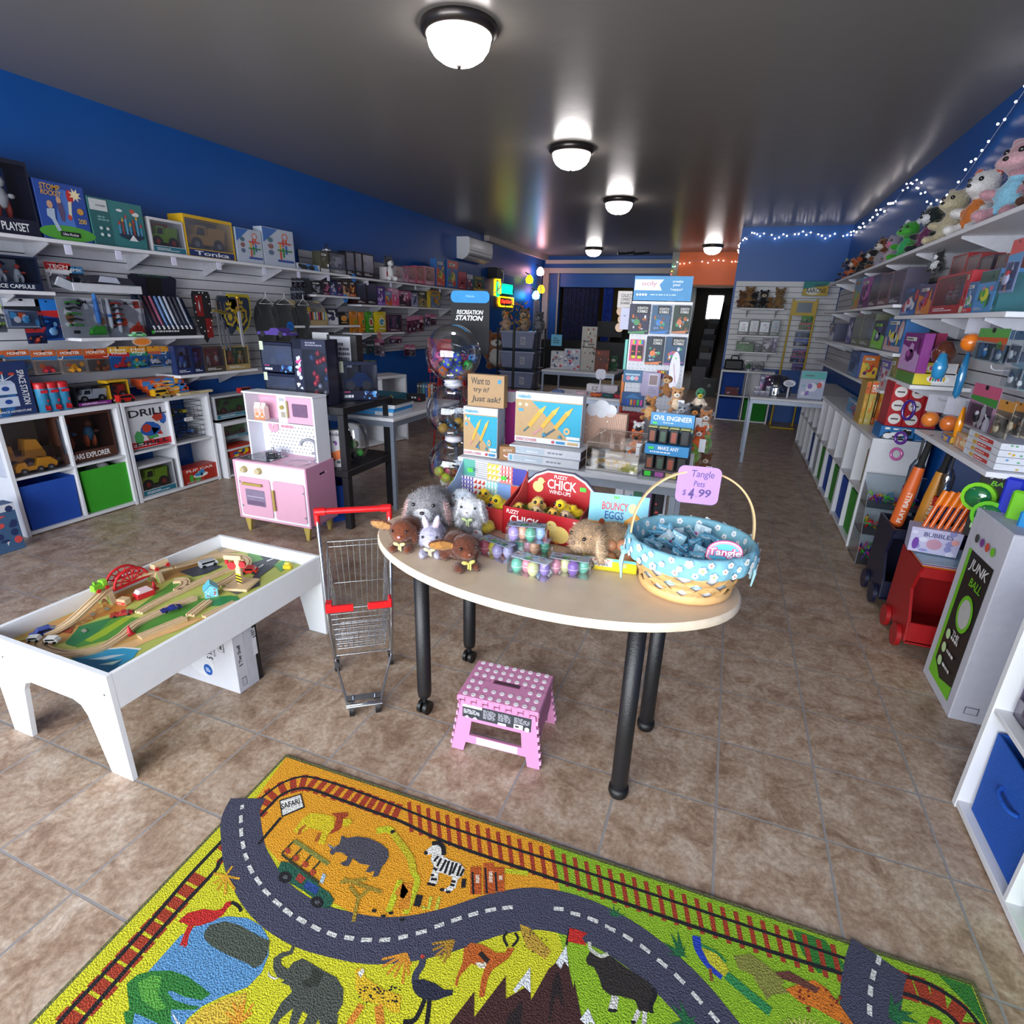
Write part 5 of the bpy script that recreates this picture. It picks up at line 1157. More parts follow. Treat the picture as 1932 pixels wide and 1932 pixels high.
b.text('Tangle',-.046,-.008,.046,.024,M('#d8468a',.4),-.0024,bold=.10);b.text('Tangle',-.044,-.006,.044,.022,M('#f6f4f8',.4),-.0028,bold=.02);b.text('pets',-.018,-.026,.034,-.008,M('#f2eef4',.4),-.0024,bold=.09);b.text('pets',-.016,-.024,.032,-.010,M('#c8246e',.4),-.0029,bold=.03)
tag(b.build('header_sign',loc=(bx+.095,by-.085,TZ+.150),yaw=.18),'pink and blue rainbow header card sticking up in the basket','sign')
rn=random.Random(21)
for i in range(30):
 a=rn.uniform(0,6.28);r=.125*math.sqrt(rn.random());zc=.105+.03*rn.random()
 b=MB();w,h=rn.uniform(.035,.055),rn.uniform(.05,.07);b.T=Matrix.Rotation(rn.uniform(-.9,.9),4,'X')@Matrix.Rotation(rn.uniform(-.6,.6),4,'Y')
 b.box(-w/2,-.002,-h/2,w/2,.002,h/2,M(rn.choice(['#5a9ab8','#8ab8cc','#4a88ac','#b8ccd8','#6aa8c4']),.25))
 b.T=b.T@Tr(0,-.0022,-h/2);art(b,w*.95,h*.95,[('n',i,7,.1,.1,.9,.6,['#d8e4ec','#3a6a9a','#c84a9a','#4ac86a','#1c4a6a','#e8f0f4'],.12),('t',.1,.75,.9,.95,'Tangle','#e8f4fa')])
 tag(b.build('toy_pack',loc=(bx+r*math.cos(a),by+r*math.sin(a),TZ+zc),yaw=rn.uniform(-1,1)),'blue blister pack lying inside the flowery basket','toy pack','blue toy packs heaped in the basket')
t=thing('toy_trolley','small chrome wire shopping trolley with red handle, left of the oval table','shopping trolley',(-1.29,1.67,0),math.atan2(.584,.81))
CH=M('#b9bcc2',.18,.95,var=.02);RDP=M('#c4161e',.3)
def P(a,d,z):return(a,-d,z)
b=MB()
for s in(-1,1):
 b.tube(bez([P(s*.137,0,.725),P(s*.134,.02,.60),P(s*.128,.06,.40),P(s*.122,.08,.25),P(s*.118,.05,.12),P(s*.116,.03,.075)],6),.0075,CH,10)
b.build('side_tube',t)
b=MB();b.cyl(P(-.12,-.002,.728),P(.12,-.002,.728),.0125,RDP,n=20);
for s in(-1,1):b.cyl(P(s*.105,-.002,.728),P(s*.143,-.002,.728),.0165,RDP,n=20);b.tube([P(s*.137,-.002,.74),P(s*.137,0,.70),P(s*.137,.004,.675)],[.012,.012,.010],RDP,10)
b.build('handle',t)
b=MB();W=.0017;rb=lambda p:p
BR=[(-.108,0,.60),(.112,0,.60)];FR=[(-.104,.22,.42),(.116,.22,.42)];BB=[(-.085,.03,.25),(.085,.03,.25)];FB=[(-.088,.20,.235),(.090,.20,.235)]
def lp(a,c,t_):return tuple(a[i]+(c[i]-a[i])*t_ for i in range(3))
def wire(a,c,r=W):b.tube([P(*a),P(*c)],r,CH,5)
for a,c in((BR[0],BR[1]),(FR[0],FR[1]),(BR[0],FR[0]),(BR[1],FR[1])):wire(a,c,.0032)
for a,c in((BB[0],BB[1]),(FB[0],FB[1]),(BB[0],FB[0]),(BB[1],FB[1])):wire(a,c,.0026)
for i in range(10):
 u=i/9;wire(lp(FR[0],FR[1],u),lp(FB[0],FB[1],u));wire(lp(BR[0],BR[1],u),lp(BB[0],BB[1],u))if 0<i<9 else None;wire(lp(FB[0],FB[1],u),lp(BB[0],BB[1],u))
for i in range(1,8):u=i/8;wire(lp(FR[0],FB[0],u),lp(FR[1],FB[1],u))
for i in range(1,12):u=i/12;wire(lp(BB[0],FB[0],u),lp(BB[1],FB[1],u))
wire(lp(BR[0],BB[0],.5),lp(BR[1],BB[1],.5),.0024);wire(lp(BR[0],BB[0],.06),lp(BR[1],BB[1],.06),.0024)
for s in(0,1):
 for i in range(1,8):u=i/8;wire(lp(BR[s],FR[s],u),lp(BB[s],FB[s],u))
 for i in range(1,5):u=i/5;wire(lp(BR[s],BB[s],u),lp(FR[s],FB[s],u))
b.build('wire_basket',t)
for s in(-1,1):
 b=MB();cx=.006;a=s*.062+cx
 b.cbox(cx+s*.028,-.232,.408,cx+s*.118,-.216,.436,RDP,.004);b.cbox(cx+s*.104,-.23,.408,cx+s*.118,-.185,.445,RDP,.004);b.build('corner_bumper',t)
b=MB()
for s in(-1,1):
 b.tube([P(s*.116,.03,.075),P(s*.105,.10,.085),P(s*.066,.30,.075)],.0045,CH,8);b.tube([P(s*.108,.05,.25),P(s*.114,.04,.08)],.0045,CH,8)
b.tube([P(-.066,.30,.075),P(-.064,.335,.072),P(.064,.335,.072),P(.066,.30,.075)],.0055,CH,8);b.tube([P(-.066,.335,.062),P(.066,.335,.062)],.0045,CH,8)
b.box(-.066,-.315,.074,.066,-.285,.078,CH);b.tube([P(-.114,.04,.10),P(.114,.04,.10)],.003,CH,6)
for s in(-1,1):b.cyl(P(s*.04,.30,.078),P(s*.04,.30,.088),.005,CH,n=8)
b.build('chassis',t)
for a,d in((-.112,.0),(.112,.0),(-.048,.30),(.048,.30)):
 b=MB();b.cyl(P(a-.009,d,.030),P(a+.009,d,.030),.030,M('#111114',.5),n=24);w=b.build('caster',t)
 b=MB();b.cyl(P(a-.0095,d,.030),P(a+.0095,d,.030),.016,M('#a8abb2',.3,.6),n=16);b.build('hub',w)
 b=MB()
 for s in(-1,1):b.prism([(-d-.010,.026),(-d+.010,.026),(-d+.014,.066),(-d-.014,.066)],a+s*.0115-.001,a+s*.0115+.001,CH,'yz')
 b.box(a-.0125,-d-.014,.065,a+.0125,-d+.014,.068,CH);b.build('fork',w)
t=thing('step_stool','pink folding step stool with white dots under the oval table','step stool',(-.572,1.53,0),.07)
PK=M('#c983ac',.42,var=.02);DT=M('#e6dfe8',.5)
b=MB();b.cbox(-.148,-.112,.205,.148,.108,.222,PK,.006)
b.cbox(-.148,-.112,.198,-.138,.108,.222,PK,.004);b.cbox(.138,-.112,.198,.148,.108,.222,PK,.004)
for i in range(6):
 for y in(-.1125,.1005):x=-.105+i*.042;b.cbox(x-.011,y,.192,x+.011,y+.012,.220,PK,.003);b.poly([(x-.013,y-.0004 if y<0 else y,.2),(x-.011,y-.0004 if y<0 else y,.2),(x-.011,y-.0004,.221),(x-.013,y-.0004,.221)],'#7a3f62')
for x in[-.13+.022*i for i in range(13)]:
 if abs(x)>.055:b.box(x-.001,-.004,.2221,x+.001,.004,.2224,'#7a3f62');b.box(x,.003 if int(x*1000)%2 else-.004,.2221,x+.022,.004 if int(x*1000)%2 else-.003,.2224,'#7a3f62')if abs(x+.022)>.055 else None
b.box(-.050,-.012,.2221,.050,.010,.2226,M('#7a3f62',.8));b.box(-.046,-.006,.2227,.046,.004,.2229,'#3a2a33')
for c in range(9):
 for r in range(6):
  x=-.123+c*.0308;y=-.09+r*.036+(0.004 if r>2 else-.002)
  if r in(2,3)and 2<=c<=6 and(r==2):continue
  b.cyl((x,y,.222),(x,y,.2236),.0088,DT,n=14)
b.build('top_panel',t)
for s in(-1,1):
 b=MB();T0=Tr(0,s*-.100 if s==1 else .098,.200)@Matrix.Rotation(-.10*s,4,'X');b.T=T0
 o=[(-.134,0),(.134,0),(.163,-.20),(.118,-.20),(.112,-.168),(.100,-.158),(-.100,-.158),(-.112,-.168),(-.118,-.20),(-.163,-.20)]
 o=[(p[0],p[1]+.0)for p in o]
 hole=[(-.092,-.075),(.088,-.075),(.094,-.132),(-.098,-.132)]
 for q in([o[9],o[0],hole[0],hole[3]],[o[0],o[1],hole[1],hole[0]],[o[1],o[2],hole[2],hole[1]]):b.prism(q[::-1],-.005,.005,PK,'xz')
 b.prism([hole[3],hole[2],(.163,-.20),(.118,-.20),(.110,-.163),(-.110,-.163),(-.118,-.20),(-.163,-.20)][::-1],-.005,.005,PK,'xz')
 for i in range(6):
  for sx in(-1,1):zz_=-.02-i*.030;xx=sx*(.139-.145*zz_*.98+.0);b.box(xx-sx*.0-.004,-.006,zz_-.012,xx+.003,.006,zz_+.004,M('#d597bd',.4))
 if s==1:
  b.box(-.126,-.0064,-.062,.122,-.005,-.012,M('#33363e',.4));b.box(-.126,-.0068,-.022,-.055,-.006,-.012,'#e8e8ec')
  b.T=T0@Tr(0,-.0070,-.064);art(b,.248,.05,[('l',.01,.35,.25,.72,4,'#c8c8d0'),('l',.30,.25,.48,.95,8,'#a8a8b2'),('l',.52,.35,.70,.95,7,'#a8a8b2'),('l',.75,.5,.97,.95,6,'#a8a8b2'),('r',.52,.08,.64,.25,'#e8e8ec'),('r',.75,.10,.88,.45,'#e8e8ec'),('l',.77,.15,.86,.4,1,'#22242a'),('e',.94,.22,.035,.18,'#c8c8d0'),('p',[(.03,.10),(.07,.28),(.11,.10)],'#c8c8d0'),('p',[(.15,.10),(.19,.28),(.23,.10)],'#c8c8d0')])
  b.T=T0@Tr(.005,-.0066,-.160);b.box(-.075,.0004,0,.075,.0016,.026,'#e4e4e8');art(b,.15,.026,[('e',.12,.5,.07,.36,'#c8ccd4'),('e',.32,.5,.07,.36,'#c8ccd4'),('e',.52,.5,.07,.36,'#c8ccd4'),('l',.68,.2,.95,.8,3,'#c0c4cc')])
 b.build('leg_frame',t)
for s in(-1,1):
 b=MB();b.T=Tr(s*.141,0,0)
 b.prism([(-.104,.20),(.104,.20),(.095,.10),(.055,.085),(.050,.06),(.02,.09),(-.02,.09),(-.050,.06),(-.055,.085),(-.095,.10)],-.003,.003,M('#b8709a',.45),'yz')
 b.build('side_hinge',t)
t=thing('shipping_carton','white and black shelf carton standing under the train table','carton',(-1.636,1.322,0),.0)
b=MB();b.cbox(-.39,0,0,0,.055,.262,M('#c9cad2',.5,var=.02),.002);b.box(-.39,.055,0,0,.10,.262,M('#c0c2ca',.5));b.box(-.39,.10,0,0,.122,.262,'#141418');b.build('box',t)
b=MB();art(b,.39,.26,[('e',.52,.38,.18,.24,'#d4d6dc'),('e',.60,.28,.06,.10,'#1c56a8'),('l',.57,.24,.63,.32,3,'#c8d8f0'),('t',.62,.50,.70,.96,'5 Tier Shelf','#2a2c34',0,2),('t',.72,.58,.745,.85,'black','#8a8c94',0,2),('r',.80,.70,.88,.90,'#8a8c94'),('r',.81,.71,.87,.89,'#c9cad2'),('t',.82,.75,.86,.85,'MS','#4a4c54',0,2)],y=-.0008,x0=-.195);b.build('front_print',t)
b=MB();b.T=Tr(.0008,.026,0)@Rz(PI/2);art(b,.05,.262,[('t',.30,.45,.60,.82,'5 Tier Shelf','#2a2c34',0,2),('r',.35,.10,.75,.24,'#5a5c64'),('r',.38,.11,.72,.23,'#c0c2ca')]);b.T=Tr(.0008,.10,0)@Rz(PI/2);art(b,.03,.262,[('r',.2,.48,.9,.78,'#d8d8dc'),('r',.1,.80,.9,.95,'#c8c8cc'),('l',.2,.82,.8,.93,3,'#22242a')]);b.build('side_print',t)
KW,KD=.59,.285
t=thing('toy_kitchen','pink and white wooden toy kitchen with oven, sink and polka dot splashback','toy kitchen',(-2.705,2.665,0),.03)
KP=M('#dfa9c0',.4,var=.015);KWm=M('#e4e6ee',.4,var=.015);GD=M('#b09a4e',.45,var=.04);GY=M('#9a9ca4',.3,.5)
for x in(-KW/2+.045,KW/2-.055):
 for y in(.03,KD-.03):
  b=MB();b.prism([(x-.028,.105),(x+.028,.105),(x+.012,0),(x-.006 if x<0 else x-.008,0)],y-.011,y+.011,GD,'xz');b.build('leg',t)
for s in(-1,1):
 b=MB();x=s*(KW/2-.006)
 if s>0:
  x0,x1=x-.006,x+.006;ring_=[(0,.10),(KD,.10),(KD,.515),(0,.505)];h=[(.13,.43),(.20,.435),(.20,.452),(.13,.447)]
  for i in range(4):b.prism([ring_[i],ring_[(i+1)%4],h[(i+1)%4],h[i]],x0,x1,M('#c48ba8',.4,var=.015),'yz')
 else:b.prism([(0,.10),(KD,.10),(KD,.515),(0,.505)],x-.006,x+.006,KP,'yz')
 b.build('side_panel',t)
b=MB();b.box(-KW/2+.012,.006,.104,KW/2-.012,.014,.50,KWm);b.box(-KW/2,.0,.098,KW/2,KD,.108,KP);b.box(-KW/2+.012,KD-.008,.1,KW/2-.012,KD-.002,.5,KWm);b.build('carcass',t)
b=MB();b.cbox(-KW/2+.006,-.002,.497,KW/2-.006,KD,.508,KP,.002);b.build('worktop',t)
b=MB();b.cbox(-KW/2+.02,.03,.508,-.02,.22,.512,M('#2a2c32',.12,coat=1),.001);b.lathe([(.05,0),(.052,.001),(.055,0)],'#9a9aa0',24,(-.20,.12,.5125));b.lathe([(.05,0),(.052,.001),(.055,0)],'#9a9aa0',24,(-.08,.12,.5125));b.build('hob',t)
b=MB();b.lathe([(.080,.0),(.086,.0022),(.082,.002),(.066,-.016),(0,-.022)],M('#c8cad0',.12,.95),32,(.155,.10,.5086),sy=.8);b.build('sink_bowl',t)
b=MB();b.lathe([(.020,0),(.020,.008),(.010,.012)],GY,16,(.235,.19,.508));b.tube(bez([(.235,.19,.51),(.235,.19,.60),(.232,.185,.635),(.205,.17,.655),(.165,.15,.645),(.155,.145,.618)],6),.0095,M('#8f929c',.35),12);b.cyl((.205,.185,.56),(.262,.195,.556),.009,M('#8f929c',.35));b.build('tap',t)
kn=[]
for x in(-.205,-.085):
 b=MB();b.cyl((x,-.004,.448),(x,.006,.448),.022,GD,n=24);b.cyl((x,-.022,.448),(x,-.004,.448),.019,M('#c8b890',.5),n=24);b.build('knob',t)
def rr(x0,x1,z0,z1,r,n=4):
 o=[]
 for cx,cz,a in((x1-r,z1-r,0),(x0+r,z1-r,PI/2),(x0+r,z0+r,PI),(x1-r,z0+r,1.5*PI)):o+=[(cx+r*math.cos(a+PI/2*i/n),cz+r*math.sin(a+PI/2*i/n))for i in range(n+1)]
 return o
d=MB();d.prism(rr(-.262,-.005,.125,.395,.018),-.004,.006,KP,'xz');o=d.build('oven_door',t)
b=MB();b.prism(rr(-.215,-.055,.20,.315,.006),-.0048,-.004,M('#8d7f98',.15,coat=1),'xz');b.box(-.205,-.0054,.262,-.065,-.0048,.266,'#c8c0d0');b.prism(rr(-.209,-.061,.205,.235,.004),-.0052,-.0048,M('#75607c',.3),'xz');b.build('oven_window',o)
b=MB();b.cbox(-.225,-.024,.345,-.06,-.016,.362,GD,.003);b.box(-.215,-.016,.348,-.205,-.004,.36,GD);b.box(-.08,-.016,.348,-.07,-.004,.36,GD);b.build('handle',o)
d=MB();d.prism(rr(.020,.268,.125,.395,.018),-.004,.006,KP,'xz');o=d.build('cupboard_door',t)
b=MB();b.cbox(.018,-.024,.19,.036,-.016,.335,GD,.003);b.box(.022,-.016,.20,.032,-.004,.212,GD);b.box(.022,-.016,.315,.032,-.004,.327,GD);b.build('handle',o)
b=MB()
for x,z in((-.25,.36),(-.25,.19),(.262,.34),(.262,.17)):b.box(x-.006,-.007,z-.006,x+.006,-.004,z+.006,'#8a8c94')
for a in range(8):b.cyl((-.085+.032*math.cos(a*.5-.6),.004,.448+.032*math.sin(a*.5-.6)),(-.085+.032*math.cos(a*.5-.6),.006,.448+.032*math.sin(a*.5-.6)),.0022,'#9a9ca4',n=6)
b.build('hinge',t)
UY0,UY1,UX=.15,.285,.272
for s in(-1,1):b=MB();b.box(s*UX-.006,UY0,.50,s*UX+.006,UY1,.93,KWm);b.build('upper_side',t)
b=MB();b.cbox(-UX-.012,UY0-.012,.93,UX+.012,UY1,.942,KWm,.002);b.build('top_shelf',t)
b=MB();b.box(-UX,UY0,.742,UX,UY1,.752,KWm);b.build('middle_shelf',t)
b=MB();b.box(-UX,UY1-.012,.50,UX,UY1-.006,.93,KWm);rn=random.Random(1)
for r in range(9):
 for c in range(17):
  x=-.205+c*.029+(.0145 if r%2 else 0);z=.53+r*.024
  if x<.262:b.cyl((x,UY1-.0135,z),(x,UY1-.0119,z),.0042,'#77767a',n=8)
b.box(-UX+.006,UY1-.0125,.752,UX-.006,UY1-.012,.93,KP);b.build('back_panel',t)
b=MB();b.box(-.025,UY0+.02,.752,.055,UY1-.02,.93,KWm);b.box(-.005,UY0+.0185,.892,.035,UY0+.02,.912,'#b0b0b8');b.cyl((.015,UY0+.008,.852),(.015,UY0+.02,.852),.014,GD,n=18);b.box(.0,UY0+.0185,.785,.035,UY0+.02,.822,'#a8a090');b.build('microwave_panel',t)
b=MB();b.box(.058,UY0+.006,.756,.262,UY0+.012,.926,KP);o=b.build('microwave_door',t)
b=MB();b.prism(rr(.105,.225,.80,.885,.008),UY0+.0052,UY0+.006,M('#7c5f78',.12,coat=1),'xz');b.build('microwave_window',o)
b=MB();b.cbox(.066,UY0-.008,.79,.078,UY0+.006,.90,M('#a89c70',.4),.002);b.build('handle',o)
b=MB();b.cyl((-.165,UY1-.022,.695),(-.165,UY1-.012,.695),.042,M('#e3a4b8',.4),n=32);b.box(-.168,UY1-.024,.693,-.162,UY1-.022,.722,'#f0e8ec');b.box(-.168,UY1-.024,.69,-.160,UY1-.022,.697,'#b09a4e');b.build('clock',t)
b=MB();b.cbox(-.10,UY1-.022,.692,.0,UY1-.012,.708,M('#e3a4b8',.4),.004)
for x in(-.085,-.05,-.015):b.cyl((x,UY1-.026,.70),(x,UY1-.022,.70),.007,'#d890a8',n=10)
b.build('utensil_rail',t)
def at_k(lx,ly):c,s=math.cos(.03),math.sin(.03);return(-2.705+c*lx-s*ly,2.665+s*lx+c*ly)
for k,(lx,yw,l)in enumerate(((-.215,.2,'toy orange juice carton at the left of the kitchen shelf'),(-.165,-.15,'second toy juice carton, next to the microwave panel'))):
 px,py=at_k(lx,.20);b=MB();b.cbox(-.022,-.02,0,.022,.02,.075,'#e6c4bc');b.prism([(-.02,.075),(.02,.075),(.004,.10),(-.004,.10)],-.022,.022,'#e8d4cc','yz');b.box(-.022,-.003,.095,.022,.003,.112,'#e8d4cc')
 art(b,.044,.075,[('r',0,0,1,.35,'#e08a5a'),('e',.5,.48,.28,.17,'#e8905a'),('r',.2,.2,.8,.32,'#f0e0d8'),('l',.2,.72,.8,.9,2,'#e08a5a')],y=-.0206)
 tag(b.build('toy_carton',loc=(px,py,.7525),yaw=yw),l,'toy carton')
px,py=at_k(-.085,.15)
t=thing('toy_saucepan','small shiny steel toy saucepan with lid on the kitchen hob','toy pan',(px,py,.5132))
ST=M('#c4c6cc',.12,.95,var=.02);b=MB();b.lathe([(0,0),(.048,0),(.050,.004),(.050,.034),(.053,.036),(.049,.036),(.047,.03)],ST,32)
for s in(-1,1):b.tube([(s*.05,-.012,.026),(s*.066,-.010,.028),(s*.066,.010,.028),(s*.05,.012,.026)],.0028,ST,6)
b.build('pot',t);b=MB();b.lathe([(.051,.037),(.048,.041),(.025,.048),(.006,.050),(.005,.056),(.011,.058),(.011,.064),(0,.066)],ST,32);b.build('lid',t)
IG=['boxed toys on the left top shelf','toy car cards hanging in a row','doll boxes on the far right shelf','small game boxes on the right middle shelf','little white boxes stacked on the rear table']
